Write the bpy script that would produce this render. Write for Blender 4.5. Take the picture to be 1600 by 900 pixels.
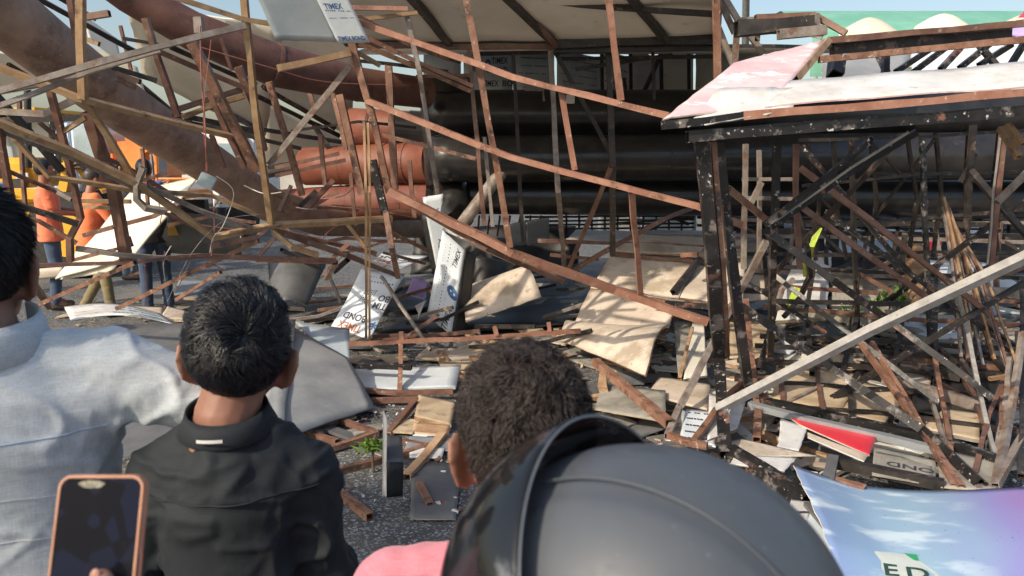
import bpy, bmesh, math, random
import numpy as np
from mathutils import Vector, Matrix, Euler, noise
random.seed(7); rng = np.random.default_rng(7)
D = bpy.data; SC = bpy.context.scene; COL = SC.collection
R = math.radians
for o in list(D.objects): D.objects.remove(o)

# ------------------------------------------------------------------ camera
CAM_H, PITCH, FPX = 1.75, R(10.2), 1155.0
cam = D.cameras.new('camera'); camo = D.objects.new('camera', cam); COL.objects.link(camo)
camo.location = (0, 0, CAM_H); camo.rotation_euler = (R(90) - PITCH, 0, 0)
cam.sensor_width = 36; cam.lens = 36 * FPX / 1600; cam.clip_start = 0.05; cam.clip_end = 2000
cam.dof.use_dof = True; cam.dof.focus_distance = 4.2; cam.dof.aperture_fstop = 7.5
SC.camera = camo
# ------------------------------------------------------------------ light
SUN_EL, SUN_BACK = R(36), R(48)          # elevation; angle left of straight behind the camera
TO_SUN = Vector((-math.sin(SUN_BACK) * math.cos(SUN_EL), -math.cos(SUN_BACK) * math.cos(SUN_EL), math.sin(SUN_EL)))
w = D.worlds.new("World"); SC.world = w; w.use_nodes = True
nt = w.node_tree; bgn = nt.nodes['Background']
sky = nt.nodes.new('ShaderNodeTexSky'); sky.sky_type = 'NISHITA'; sky.sun_disc = False
sky.sun_elevation = SUN_EL; sky.sun_rotation = math.atan2(TO_SUN.x, TO_SUN.y)
sky.air_density = 1.2; sky.dust_density = 3.0; sky.ozone_density = 1.0
nt.links.new(sky.outputs[0], bgn.inputs[0]); bgn.inputs[1].default_value = 0.15
sl = D.lights.new('sun', 'SUN'); sl.energy = 3.7; sl.angle = R(0.9); sl.color = (1.0, 0.86, 0.68)
slo = D.objects.new('sun', sl); COL.objects.link(slo); slo.rotation_euler = TO_SUN.to_track_quat('Z', 'Y').to_euler(); slo.location = (-20, -18, 20)
SC.view_settings.view_transform = 'Standard'; SC.view_settings.look = 'None'
SC.view_settings.exposure = 0.25; SC.view_settings.gamma = 1.0
SC.cycles.max_bounces = 6; SC.cycles.diffuse_bounces = 3; SC.cycles.transparent_max_bounces = 12

# ------------------------------------------------------------------ helpers
def P(px, py, d):
    """point seen at photo pixel (px,py) at forward distance d (metres)"""
    u, v = (px - 800) / FPX, (450 - py) / FPX
    c, s = math.cos(PITCH), math.sin(PITCH)
    y, z = c + v * s, -s + v * c
    k = d / y
    return Vector((u * k, d, CAM_H + z * k))
def G(px, py, z=0.0):
    u, v = (px - 800) / FPX, (450 - py) / FPX
    c, s = math.cos(PITCH), math.sin(PITCH)
    k = (z - CAM_H) / (-s + v * c)
    return Vector((u * k, (c + v * s) * k, z))
def pt(q):
    if isinstance(q, Vector): return q
    if len(q) == 4: return G(q[0], q[1], q[3])
    p = P(*q)
    if p.z < 1.0 and q[1] > 300:              # low things settle down on to the ground, along the line of sight
        b_ = .16 * min(1, max(0, (q[0] - 900) / 150)); p = G(q[0], q[1], max(.014, b_ + (1 - b_) * p.z * abs(p.z)))
    return p
def tag(o, label=None, cat=None, group=None, kind=None):
    if label: o['label'] = label
    if cat: o['category'] = cat
    if group: o['group'] = group
    if kind: o['kind'] = kind
    return o
def empty(name, loc, label, cat, group=None):
    o = D.objects.new(name, None); COL.objects.link(o); o.location = loc; o.empty_display_size = .1
    return tag(o, label, cat, group)
def link(name, me, mats, parent=None, smooth=False):
    o = D.objects.new(name, me); COL.objects.link(o)
    if not isinstance(mats, (list, tuple)): mats = [mats]
    for m in mats: me.materials.append(m)
    if smooth: me.shade_smooth()
    if parent is not None:
        o.parent = parent
        r = parent; off = Vector((0, 0, 0))
        while r is not None: off += r.location; r = r.parent
        me.transform(Matrix.Translation(-off))
    else:
        vs = me.vertices
        if len(vs):
            n = len(vs); co = np.empty(n * 3); vs.foreach_get('co', co); c = co.reshape(-1, 3)
            base = Vector(((c[:, 0].min() + c[:, 0].max()) / 2, (c[:, 1].min() + c[:, 1].max()) / 2, c[:, 2].min()))
            me.transform(Matrix.Translation(-base)); o.location = base
    return o
def mesh_np(name, v, f):
    me = D.meshes.new(name); me.from_pydata([tuple(a) for a in v], [], f); me.update(); return me
def bm_mesh(name, bm):
    me = D.meshes.new(name); bm.to_mesh(me); bm.free(); me.update(); return me

# ------------------------------------------------------------------ materials
def nmat(name, c1, c2, scale=6, rough=.7, bump=.15, spots=None, metallic=0, lo=.38, hi=.62, vary=.12, stretch=None, spec=.5, coat=0, det=6):
    m = D.materials.new(name); m.use_nodes = True; t = m.node_tree; N = t.nodes; L = t.links
    b = N['Principled BSDF']; b.inputs['Roughness'].default_value = rough; b.inputs['Metallic'].default_value = metallic
    b.inputs['Specular IOR Level'].default_value = spec; b.inputs['Coat Weight'].default_value = coat
    tc = N.new('ShaderNodeTexCoord'); oi = N.new('ShaderNodeObjectInfo')
    mp = N.new('ShaderNodeMapping'); L.new(tc.outputs['Object'], mp.inputs[0])
    if stretch: mp.inputs['Scale'].default_value = stretch
    ad = N.new('ShaderNodeVectorMath'); ad.operation = 'ADD'; L.new(mp.outputs[0], ad.inputs[0])
    sc = N.new('ShaderNodeVectorMath'); sc.operation = 'SCALE'; sc.inputs[0].default_value = (37, 19, 53); L.new(oi.outputs['Random'], sc.inputs['Scale'])
    L.new(sc.outputs[0], ad.inputs[1])
    n1 = N.new('ShaderNodeTexNoise'); n1.inputs['Scale'].default_value = scale; n1.inputs['Detail'].default_value = det; n1.inputs['Roughness'].default_value = .65
    L.new(ad.outputs[0], n1.inputs['Vector'])
    mr = N.new('ShaderNodeMapRange'); mr.inputs[1].default_value = lo; mr.inputs[2].default_value = hi; L.new(n1.outputs[0], mr.inputs[0])
    mx = N.new('ShaderNodeMix'); mx.data_type = 'RGBA'; mx.inputs[6].default_value = (*c1, 1); mx.inputs[7].default_value = (*c2, 1); L.new(mr.outputs[0], mx.inputs[0])
    out = mx.outputs[2]
    for (c3, s3, thr, wid) in (spots or []):
        n2 = N.new('ShaderNodeTexNoise'); n2.inputs['Scale'].default_value = s3; n2.inputs['Detail'].default_value = 5; n2.inputs['Roughness'].default_value = .7
        L.new(ad.outputs[0], n2.inputs['Vector'])
        m2 = N.new('ShaderNodeMapRange'); m2.inputs[1].default_value = thr; m2.inputs[2].default_value = thr + wid; L.new(n2.outputs[0], m2.inputs[0])
        x = N.new('ShaderNodeMix'); x.data_type = 'RGBA'; L.new(m2.outputs[0], x.inputs[0]); L.new(out, x.inputs[6]); x.inputs[7].default_value = (*c3, 1)
        out = x.outputs[2]
    if vary:
        hv = N.new('ShaderNodeHueSaturation'); vr = N.new('ShaderNodeMapRange'); vr.inputs[3].default_value = 1 - vary; vr.inputs[4].default_value = 1 + vary
        L.new(oi.outputs['Random'], vr.inputs[0]); L.new(vr.outputs[0], hv.inputs['Value']); L.new(out, hv.inputs['Color']); out = hv.outputs[0]
    L.new(out, b.inputs['Base Color'])
    if bump:
        bp = N.new('ShaderNodeBump'); bp.inputs['Strength'].default_value = bump; bp.inputs['Distance'].default_value = .01
        L.new(n1.outputs[0], bp.inputs['Height']); L.new(bp.outputs[0], b.inputs['Normal'])
    return m
M = {}
M['rust'] = nmat('rust_primer', (.17, .08, .05), (.3, .165, .11), 9, .5, .4, [((.075, .045, .035), 6, .53, .1), ((.45, .38, .32), 26, .62, .04), ((.035, .03, .028), 11, .62, .05)])
M['rustb'] = nmat('red_oxide_primer', (.26, .12, .08), (.37, .195, .135), 7, .5, .35, [((.16, .075, .05), 6, .56, .1), ((.5, .42, .36), 28, .64, .03), ((.06, .045, .04), 13, .66, .04)])
M['brown'] = nmat('old_brown_steel', (.12, .06, .045), (.22, .12, .085), 8, .5, .3, [((.3, .24, .2), 14, .6, .06)])
M['gold'] = nmat('dusty_tan_steel', (.27, .16, .08), (.4, .27, .15), 9, .5, .3, [((.14, .08, .05), 6, .58, .1)])
M['grey'] = nmat('weathered_grey_steel', (.16, .13, .11), (.3, .26, .23), 10, .5, .25, [((.16, .085, .055), 7, .56, .1)])
M['pale'] = nmat('bare_pale_steel', (.235, .228, .215), (.34, .33, .31), 14, .55, .12, [((.25, .2, .17), 30, .62, .06)])
M['dark'] = nmat('dark_painted_steel', (.016, .014, .013), (.045, .037, .033), 9, .5, .3, [((.15, .1, .08), 8, .58, .08), ((.35, .32, .3), 26, .66, .03)])
M['black'] = nmat('flaking_black_paint', (.008, .008, .009), (.022, .02, .02), 9, .4, .5, [((.17, .15, .14), 7, .56, .08), ((.5, .48, .46), 24, .62, .03), ((.2, .1, .07), 4, .6, .06)])
M['pipe'] = nmat('rusted_pipe', (.27, .175, .13), (.39, .265, .2), 5, .85, .7, [((.13, .075, .058), 2.2, .5, .2), ((.42, .3, .22), 28, .62, .05), ((.36, .23, .15), 9, .6, .08)], det=9)
M['pipe2'] = nmat('maroon_pipe', (.105, .045, .036), (.16, .075, .056), 3.5, .7, .35, [((.06, .032, .028), 5, .54, .12), ((.42, .3, .24), 30, .7, .03)])
M['opipe2'] = nmat('dull_red_pipe', (.12, .035, .024), (.19, .06, .038), 3, .65, .25, [((.07, .03, .025), 3, .54, .14)])
M['opipe'] = nmat('orange_red_pipe', (.15, .045, .027), (.23, .078, .044), 3, .6, .2, [((.12, .045, .035), 3, .54, .14), ((.4, .28, .2), 20, .66, .05)])
M['bpipe'] = nmat('black_pipe_paint', (.012, .012, .013), (.03, .028, .028), 3, .3, .15, [((.12, .09, .07), 4, .66, .1)], coat=.2)
M['cream'] = nmat('cream_board', (.46, .39, .32), (.6, .525, .44), 3, .7, .1, [((.3, .24, .17), 9, .6, .08), ((.36, .3, .23), 2.2, .5, .12), ((.2, .16, .12), 30, .64, .04)])
M['creamw'] = nmat('ivory_panel', (.62, .58, .47), (.72, .68, .57), 2.5, .55, .05, [((.4, .34, .25), 12, .7, .06)])
M['under'] = nmat('panel_underside', (.66, .63, .54), (.78, .75, .66), 1.6, .6, .05, [((.28, .27, .22), 3, .6, .12), ((.15, .13, .1), 24, .73, .03)])
M['white'] = nmat('scuffed_white_panel', (.54, .54, .53), (.68, .68, .67), 5, .5, .08, [((.45, .42, .38), 16, .6, .08), ((.5, .47, .42), 3, .52, .15), ((.2, .17, .15), 34, .68, .02)])
M['bluew'] = nmat('bluish_white_film', (.55, .62, .68), (.68, .74, .78), 4, .4, .05, [((.4, .44, .48), 10, .66, .06)])
M['greys'] = nmat('dull_grey_sheet', (.2, .215, .23), (.3, .315, .325), 2.2, .5, .12, [((.55, .56, .57), 60, .7, .03), ((.1, .1, .11), 4, .66, .08)])
M['dgrey'] = nmat('dark_grey_sheet', (.09, .095, .1), (.15, .155, .16), 3, .55, .08, [((.4, .4, .4), 90, .68, .03)])
M['blue'] = nmat('steel_blue_sheet', (.3, .36, .41), (.44, .5, .54), 1.6, .35, .05, [((.1, .11, .12), 3, .62, .15)])
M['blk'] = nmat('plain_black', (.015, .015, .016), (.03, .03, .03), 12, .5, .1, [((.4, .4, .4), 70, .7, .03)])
M['wood'] = nmat('split_timber', (.26, .15, .085), (.45, .3, .18), 5, .8, .3, [((.14, .08, .05), 7, .6, .1)], stretch=(1, 1, 6))
M['card'] = nmat('dusty_plywood', (.36, .27, .17), (.52, .42, .29), 4, .85, .2, [((.22, .15, .1), 6, .6, .1), ((.55, .5, .42), 14, .66, .05)])
M['dust'] = nmat('dusty_grey_board', (.2, .19, .16), (.36, .34, .3), 5, .85, .2, [((.12, .1, .08), 6, .6, .1)])
M['red'] = nmat('red_print', (.62, .03, .05), (.7, .05, .07), 3, .4, .04, [((.45, .03, .05), 12, .66, .08)], vary=0)
M['pink'] = nmat('faded_pink_print', (.58, .38, .41), (.68, .53, .55), 2.5, .5, .05, [((.55, .36, .36), 7, .6, .1), ((.8, .78, .76), 4, .55, .06)], vary=0, stretch=(1, 1, 4))
M['purple'] = nmat('purple_print', (.35, .25, .6), (.5, .4, .72), 3, .45, .04)
M['ink'] = nmat('dark_ink', (.03, .03, .05), (.05, .05, .07), 20, .6, 0, vary=0)
M['inkb'] = nmat('blue_ink', (.03, .09, .25), (.05, .14, .32), 20, .6, 0, vary=0)
M['inkt'] = nmat('teal_ink', (.04, .25, .38), (.07, .33, .45), 20, .6, 0, vary=0)
M['inko'] = nmat('orange_stain_ink', (.45, .13, .05), (.5, .2, .08), 20, .6, 0, vary=0)
M['green'] = nmat('green_print', (.02, .3, .1), (.03, .38, .14), 20, .5, 0, vary=0)
M['gbox'] = nmat('pale_grey_box', (.42, .5, .5), (.5, .58, .57), 10, .4, .03, vary=0)
M['wire'] = nmat('copper_wire', (.3, .1, .08), (.4, .16, .12), 20, .5, 0)
M['wirew'] = nmat('pale_wire', (.5, .46, .4), (.6, .56, .5), 20, .6, 0)
M['hiv'] = nmat('lime_strap', (.45, .6, .06), (.55, .7, .12), 8, .6, .1)
M['leaf'] = nmat('leaf', (.07, .16, .02), (.16, .27, .04), 6, .5, .1, vary=.3)
M['leafd'] = nmat('tree_leaf', (.04, .08, .02), (.08, .13, .03), 6, .5, .1, vary=.3)
M['bark'] = nmat('bark', (.09, .065, .045), (.16, .12, .09), 12, .9, .5)

# asphalt
def asphalt():
    m = nmat('asphalt', (.045, .048, .05), (.075, .078, .08), 2.0, .85, .2, [], vary=0)
    t = m.node_tree; N = t.nodes; L = t.links; b = N['Principled BSDF']
    src = b.inputs['Base Color'].links[0].from_socket
    tc = N.new('ShaderNodeTexCoord')
    v = N.new('ShaderNodeTexVoronoi'); v.inputs['Scale'].default_value = 95; L.new(tc.outputs['Object'], v.inputs[0])
    sep = N.new('ShaderNodeSeparateColor'); L.new(v.outputs['Color'], sep.inputs[0])
    mr = N.new('ShaderNodeMapRange'); mr.inputs[1].default_value = .62; mr.inputs[2].default_value = 1.0; mr.inputs[4].default_value = .75; L.new(sep.outputs[0], mr.inputs[0])
    x = N.new('ShaderNodeMix'); x.data_type = 'RGBA'; L.new(mr.outputs[0], x.inputs[0]); L.new(src, x.inputs[6]); x.inputs[7].default_value = (.4, .41, .41, 1)
    n = N.new('ShaderNodeTexNoise'); n.inputs['Scale'].default_value = .9; n.inputs['Detail'].default_value = 7; L.new(tc.outputs['Object'], n.inputs[0])
    m3 = N.new('ShaderNodeMapRange'); m3.inputs[1].default_value = .48; m3.inputs[2].default_value = .68; m3.inputs[4].default_value = .55; L.new(n.outputs[0], m3.inputs[0])
    y = N.new('ShaderNodeMix'); y.data_type = 'RGBA'; L.new(m3.outputs[0], y.inputs[0]); L.new(x.outputs[2], y.inputs[6]); y.inputs[7].default_value = (.22, .2, .165, 1)
    L.new(y.outputs[2], b.inputs['Base Color'])
    bp = N.new('ShaderNodeBump'); bp.inputs['Strength'].default_value = .7; bp.inputs['Distance'].default_value = .006
    L.new(v.outputs['Distance'], bp.inputs['Height']); L.new(bp.outputs[0], b.inputs['Normal'])
    return m
M['asphalt'] = asphalt()

# ------------------------------------------------------------------ tubes, pipes, sheets
def tube_mesh(pts, w, h=None, hollow=True, wob=.0, roll=0.0):
    """square hollow section swept along pts; open ends"""
    h = h or w
    P_ = [pts[0]]
    for a, b in zip(pts[:-1], pts[1:]):
        L = (b - a).length; n = max(1, int(L / .22)) if wob else 1
        for i in range(1, n + 1):
            q = a.lerp(b, i / n)
            if i < n: q = q + Vector((random.uniform(-1, 1), random.uniform(-1, 1), random.uniform(-1, 1))) * wob
            P_.append(q)
    n = len(P_); vs = []; fs = []
    T = []
    for i in range(n):
        d = (P_[min(i + 1, n - 1)] - P_[max(i - 1, 0)]).normalized(); T.append(d)
    ref = Vector((0, 1, 0)) if abs(T[0].y) < .8 else Vector((0, 0, 1))
    s = T[0].cross(ref).normalized()
    for i in range(n):
        s = (s - T[i] * s.dot(T[i])).normalized(); u = T[i].cross(s).normalized()
        cr, sr = math.cos(roll), math.sin(roll)
        s1 = s * cr + u * sr; u1 = u * cr - s * sr
        dent = 1 - (random.random() ** 3) * .25 if wob and 0 < i < n - 1 else 1
        for (a, b) in ((1, 1), (-1, 1), (-1, -1), (1, -1)):
            vs.append(P_[i] + s1 * a * w / 2 * dent + u1 * b * h / 2 * (2 - dent))
    for i in range(n - 1):
        for k in range(4):
            a = i * 4 + k; b = i * 4 + (k + 1) % 4
            fs.append((a, b, b + 4, a + 4))
    if hollow:
        for e, sg in ((0, 1), (n - 1, -1)):
            base = e * 4; c = P_[e]; o = len(vs)
            for k in range(4): vs.append(c + (vs[base + k] - c) * .8)
            for k in range(4): vs.append(c + (vs[base + k] - c) * .8 + T[e] * sg * min(w * 2, .1))
            for k in range(4):
                a, b = base + k, base + (k + 1) % 4; c1, d1 = o + k, o + (k + 1) % 4
                fs.append((a, c1, d1, b) if sg > 0 else (a, b, d1, c1))
                fs.append((c1, c1 + 4, d1 + 4, d1) if sg > 0 else (c1, d1, d1 + 4, c1 + 4))
            fs.append((o + 4, o + 5, o + 6, o + 7))
    else:
        fs.append((0, 1, 2, 3)); fs.append(tuple((n - 1) * 4 + k for k in (3, 2, 1, 0)))
    me = mesh_np('tube', vs, fs)
    return me
def tube(name, pts, w, mat, parent=None, h=None, wob=.004, roll=0, hollow=True):
    k = .8 if w <= .056 else .86
    w *= k; h = h * k if h else None
    o = link(name, tube_mesh([pt(p) for p in pts], w, h, hollow, wob, roll), M[mat], parent)
    return o
def loose(name, label, cat, pts, w, mat, group=None, **k):
    return tag(tube(name, pts, w, mat, None, **k), label, cat, group)
def round_mesh(pts, radii, seg=24, cap=True, dent=0, hollow=False):
    n = len(pts); vs = []; fs = []
    T = [(pts[min(i + 1, n - 1)] - pts[max(i - 1, 0)]).normalized() for i in range(n)]
    ref = Vector((0, 0, 1)) if abs(T[0].z) < .9 else Vector((1, 0, 0))
    s = T[0].cross(ref).normalized()
    for i in range(n):
        s = (s - T[i] * s.dot(T[i])).normalized(); u = T[i].cross(s)
        for k in range(seg):
            a = 2 * math.pi * k / seg
            r = radii[i]
            if dent: r *= 1 + dent * noise.noise(pts[i] * .9 + Vector((math.cos(a), math.sin(a), 0)) * .7)
            vs.append(pts[i] + (s * math.cos(a) + u * math.sin(a)) * r)
    for i in range(n - 1):
        for k in range(seg):
            a = i * seg + k; b = i * seg + (k + 1) % seg
            fs.append((a, a + seg, b + seg, b))
    if cap:
        for e in (0, n - 1):
            if hollow:
                o = len(vs); sg = 1 if e == 0 else -1
                for k in range(seg): vs.append(pts[e] + (vs[e * seg + k] - pts[e]) * .93)
                for k in range(seg): vs.append(pts[e] + (vs[e * seg + k] - pts[e]) * .93 + T[e] * sg * .4)
                for k in range(seg):
                    k2 = (k + 1) % seg
                    fs.append((e * seg + k, e * seg + k2, o + k2, o + k)); fs.append((o + k, o + k2, o + seg + k2, o + seg + k))
                fs.append(tuple(o + seg + k for k in range(seg)))
            else: fs.append(tuple(e * seg + k for k in range(seg)))
    me = mesh_np('round', vs, fs)
    return me
def resample(pts, step):
    out = [pts[0]]
    for a, b in zip(pts[:-1], pts[1:]):
        n = max(1, int((b - a).length / step))
        for i in range(1, n + 1): out.append(a.lerp(b, i / n))
    return out
def smooth_path(pts, n=8):
    out = []
    for i in range(len(pts) - 1):
        p0 = pts[max(i - 1, 0)]; p1 = pts[i]; p2 = pts[i + 1]; p3 = pts[min(i + 2, len(pts) - 1)]
        for k in range(n):
            t = k / n
            out.append(.5 * ((2 * p1) + (p2 - p0) * t + (2 * p0 - 5 * p1 + 4 * p2 - p3) * t * t + (3 * p1 - p0 - 3 * p2 + p3) * t ** 3))
    out.append(pts[-1]); return out
def wire(name, label, pts, r, mat='wire', parent=None, cat='wire', group=None):
    p = smooth_path([pt(q) for q in pts], 6)
    o = link(name, round_mesh(p, [r] * len(p), 5), M[mat], parent)
    if parent is None: tag(o, label, cat, group)
    return o
class Sheet: pass
def sheet(name, c, mats, parent=None, nu=10, nv=10, th=.006, bend=None, rag=0.012, label=None, cat='panel', group=None, flip=False, wav=.004):
    """c: four corners (u0v0,u1v0,u1v1,u0v1); mats front/back/edge; bend(u,v)->offset in (side, up, normal) metres as Vector in world"""
    A, B, C_, D_ = [pt(q) for q in c]
    def base(u, v): return (A * (1 - u) + B * u) * (1 - v) + (D_ * (1 - u) + C_ * u) * v
    nrm = (B - A).cross(D_ - A).normalized()
    if flip: nrm = -nrm
    seed = Vector((random.random() * 50, 0, 0))
    def S(u, v):
        p = base(u, v)
        if bend: p = p + nrm * bend(u, v)
        return p + nrm * noise.noise(p * 2.2 + seed) * wav
    def Nn(u, v):
        e = .01
        n = (S(u + e, v) - S(u - e, v)).cross(S(u, v + e) - S(u, v - e)).normalized()
        return -n if flip else n
    vs = []; fs = []; mi = []
    W = nu + 1
    for side in (0, 1):
        for j in range(nv + 1):
            for i in range(nu + 1):
                u, v = i / nu, j / nv
                if rag:
                    if i in (0, nu): u += (noise.noise(Vector((v * 9, i, 3)) + seed)) * rag
                    if j in (0, nv): v += (noise.noise(Vector((u * 9, j, 7)) + seed)) * rag
                p = S(u, v)
                vs.append(p + Nn(u, v) * (th / 2 if side == 0 else -th / 2))
    o2 = W * (nv + 1)
    for j in range(nv):
        for i in range(nu):
            a = j * W + i
            q = (a, a + 1, a + W + 1, a + W); r = (a + o2, a + W + o2, a + W + 1 + o2, a + 1 + o2)
            if flip: q = q[::-1]; r = r[::-1]
            fs.append(q); mi.append(0); fs.append(r); mi.append(1)
    ring = [i for i in range(W)] + [j * W + nu for j in range(1, nv + 1)] + [nv * W + i for i in range(nu - 1, -1, -1)] + [j * W for j in range(nv - 1, 0, -1)]
    for k in range(len(ring)):
        a, b = ring[k], ring[(k + 1) % len(ring)]
        q = (a, a + o2, b + o2, b)
        fs.append(q[::-1] if flip else q); mi.append(2)
    me = mesh_np(name, vs, fs)
    me.polygons.foreach_set('material_index', mi)
    uv = me.uv_layers.new(name='UVMap')
    vi = np.empty(len(me.loops), dtype=np.int32); me.loops.foreach_get('vertex_index', vi)
    vi = vi % o2; uvs = np.stack([(vi % W) / nu, (vi // W) / nv], 1).astype(np.float32)
    uv.data.foreach_set('uv', uvs.ravel())
    ml = [M[m] for m in mats]
    while len(ml) < 3: ml.append(ml[-1])
    o = link(name, me, ml, parent)
    me.polygons.foreach_set('use_smooth', [m != 2 for m in mi])
    if parent is None: tag(o, label, cat, group)
    s = Sheet(); s.o = o; s.S = S; s.N = Nn; s.th = th; s.L = ((B - A).length, (D_ - A).length)
    return s
_tc = {}
def text_geo(txt):
    if txt in _tc: return _tc[txt]
    cu = D.curves.new('t', 'FONT'); cu.body = txt; cu.offset = .018; cu.resolution_u = 3
    ob = D.objects.new('t', cu); COL.objects.link(ob)
    dg = bpy.context.evaluated_depsgraph_get(); me = ob.evaluated_get(dg).to_mesh()
    v = np.array([p.co[:2] for p in me.vertices]); f = [tuple(p.vertices) for p in me.polygons]
    ob.evaluated_get(dg).to_mesh_clear(); D.objects.remove(ob); D.curves.remove(cu)
    v[:, 0] -= (v[:, 0].min() + v[:, 0].max()) / 2; v[:, 1] -= (v[:, 1].min() + v[:, 1].max()) / 2
    h = np.ptp(v[:, 1]); v /= h
    _tc[txt] = (v, f); return v, f
def decal(s, txt, u, v, h, rot=0, mat='ink', back=False, sx=1.0, name='lettering', lift=.0015):
    """lettering h metres tall centred at (u,v) of sheet s, rotated rot degrees in sheet space"""
    tv, tf = text_geo(txt); c, sn = math.cos(R(rot)), math.sin(R(rot))
    vs = []
    for x, y in tv:
        x = x * h * sx; y = y * h
        X, Y = x * c - y * sn, x * sn + y * c
        uu, vv = u + X / s.L[0], v + Y / s.L[1]
        vs.append(s.S(uu, vv) + s.N(uu, vv) * (s.th / 2 + lift) * (-1 if back else 1))
    root = s.o
    if root.parent and root.parent.parent: root = root.parent
    return link(name, mesh_np('lettering', vs, tf), M[mat], root)
def dashes(s, u0, v0, u1, v1, n, w, h, mat='ink', name='small_print'):
    """a row of small dashes of print"""
    vs = []; fs = []
    for i in range(n):
        if random.random() < .15: continue
        t = (i + .5) / n; u = u0 + (u1 - u0) * t; v = v0 + (v1 - v0) * t
        hw = w / s.L[0] / 2 * random.uniform(.6, 1.1); hh = h / s.L[1] / 2
        b = len(vs)
        for a, c in ((-1, -1), (1, -1), (1, 1), (-1, 1)):
            vs.append(s.S(u + a * hw, v + c * hh) + s.N(u, v) * (s.th / 2 + .0015))
        fs.append((b, b + 1, b + 2, b + 3))
    o = link(name, mesh_np('print', vs, fs), M[mat], s.o); o['kind'] = 'stuff'; return o
def box_bm(bm, c, s, rot=None):
    m = Matrix.Translation(c)
    if rot is not None: m = m @ rot.to_4x4()
    return bmesh.ops.create_cube(bm, size=1, matrix=m @ Matrix.Diagonal((*s, 1)))['verts']
def box(name, c, s, mat, parent=None, rot=None, bev=.0):
    bm = bmesh.new(); box_bm(bm, Vector(c), s, rot)
    if bev: bmesh.ops.bevel(bm, geom=bm.edges[:], offset=bev, segments=2, affect='EDGES')
    return link(name, bm_mesh(name, bm), M[mat], parent)
# ================================================================== the setting
def ground():
    vs = []; fs = []
    xs = [-400, -60, -20] + [x * .5 for x in range(-24, 41)] + [60, 400]; ys = [-60, -20, -6] + [y * .5 for y in range(-4, 41)] + [60, 150, 800]
    for y in ys:
        for x in xs:
            z = noise.noise(Vector((x * .4, y * .4, 0))) * .015 if abs(x) < 30 and y < 30 else 0
            vs.append((x, y, z - .01))
    W = len(xs)
    for j in range(len(ys) - 1):
        for i in range(W - 1): a = j * W + i; fs.append((a, a + 1, a + W + 1, a + W))
    o = D.objects.new('ground', mesh_np('ground', vs, fs)); COL.objects.link(o); o.data.materials.append(M['asphalt']); o.data.shade_smooth()
    tag(o, 'grey speckled asphalt ground under the wreck', None, None, 'structure')
ground()

# ---- great pipes of the fallen mast
def big_pipe(label, pts, radii, mat, collars=(), seg=32, dent=.0, cap=True, hollow=False, group=None, bands=()):
    pts = [pt(p) for p in pts]
    fine = [pts[0]]; fr = [radii[0]]
    for i in range(len(pts) - 1):
        n = max(2, int((pts[i + 1] - pts[i]).length / .25))
        for k in range(1, n + 1):
            fine.append(pts[i].lerp(pts[i + 1], k / n)); fr.append(radii[i] * (1 - k / n) + radii[i + 1] * k / n)
    root = empty('steel_mast_pipe', fine[0], label, 'pipe', group)
    link('pipe_wall', round_mesh(fine, fr, seg, cap, dent, hollow), M[mat], root, smooth=True)
    for t in collars:
        k = max(1, min(len(fine) - 2, int(t * (len(fine) - 1)))); d = (fine[k + 1] - fine[k - 1]).normalized()
        link('collar', round_mesh([fine[k] - d * .018, fine[k] + d * .018], [fr[k] * 1.035] * 2, seg), M[mat], root)
    for t in bands:
        k = max(1, min(len(fine) - 2, int(t * (len(fine) - 1)))); d = (fine[k + 1] - fine[k - 1]).normalized()
        link('weld_seam', round_mesh([fine[k] - d * .008, fine[k] + d * .008], [fr[k] * 1.012] * 2, seg), M[mat], root)
    return root
big_pipe('huge rusty brown pipe slanting down from the top left corner to mid wreck', [(-110, -75, 4.6), (0, 16, 5.0), (100, 96, 5.5), (200, 172, 6.1), (300, 238, 6.8), (420, 318, 7.8), (500, 344, 8.6), (656, 353, 9.4)], [.215, .21, .205, .2, .195, .185, .18, .175], 'pipe', bands=(.3, .55, .75), dent=.03)
big_pipe('maroon pipe with a ring collar running under the grey hanging sheet', [(130, -60, 6.2), (200, -8, 6.4), (300, 48, 6.6), (430, 102, 7.0), (560, 132, 7.5), (668, 146, 8.0)], [.14, .145, .165, .195, .165, .155], 'pipe2', collars=(.57,), bands=(.8,), dent=.02)
big_pipe('upper black mast pipe lying level just under the roof', [(672, 180, 8.4), (1700, 180, 8.4)], [.275, .275], 'bpipe', bands=(.3, .5, .8))
mid = big_pipe('middle black mast pipe with a dull sheen, lying level behind the rusty ladder truss', [(672, 249, 8.0), (1750, 243, 8.0)], [.245, .255], 'bpipe', bands=(.1, .18, .27, .35, .5, .75))
big_pipe('lowest black mast pipe, in deep shade above the gap', [(680, 306, 8.3), (1750, 312, 8.3)], [.2, .22], 'bpipe', bands=(.2, .6))
big_pipe('short orange red pipe with a black open end, topmost of the orange pipes', [(548, 198, 9.1), (655, 204, 8.9)], [.22, .22], 'opipe', hollow=True, collars=(.1, .5))
link('end_shadow_sleeve', round_mesh([P(640, 204, 8.9), P(668, 206, 8.9)], [.235, .235], 28, True, 0, True), M['bpipe'], None); D.objects['end_shadow_sleeve'].name = 'pipe_sleeve'  # black sleeve round the end of the orange pipe
tag(D.objects['pipe_sleeve'], 'black round sleeve on the end of the topmost orange pipe', 'pipe end')
big_pipe('middle orange red pipe, brightest of the orange pipes', [(478, 260, 9.2), (672, 254, 8.7)], [.23, .24], 'opipe', collars=(.72, .99), bands=(.4,))
big_pipe('lowest dull red pipe, partly behind the big rusty pipe', [(430, 322, 9.3), (676, 312, 8.8)], [.2, .24], 'opipe2', bands=(.5,))
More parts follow.
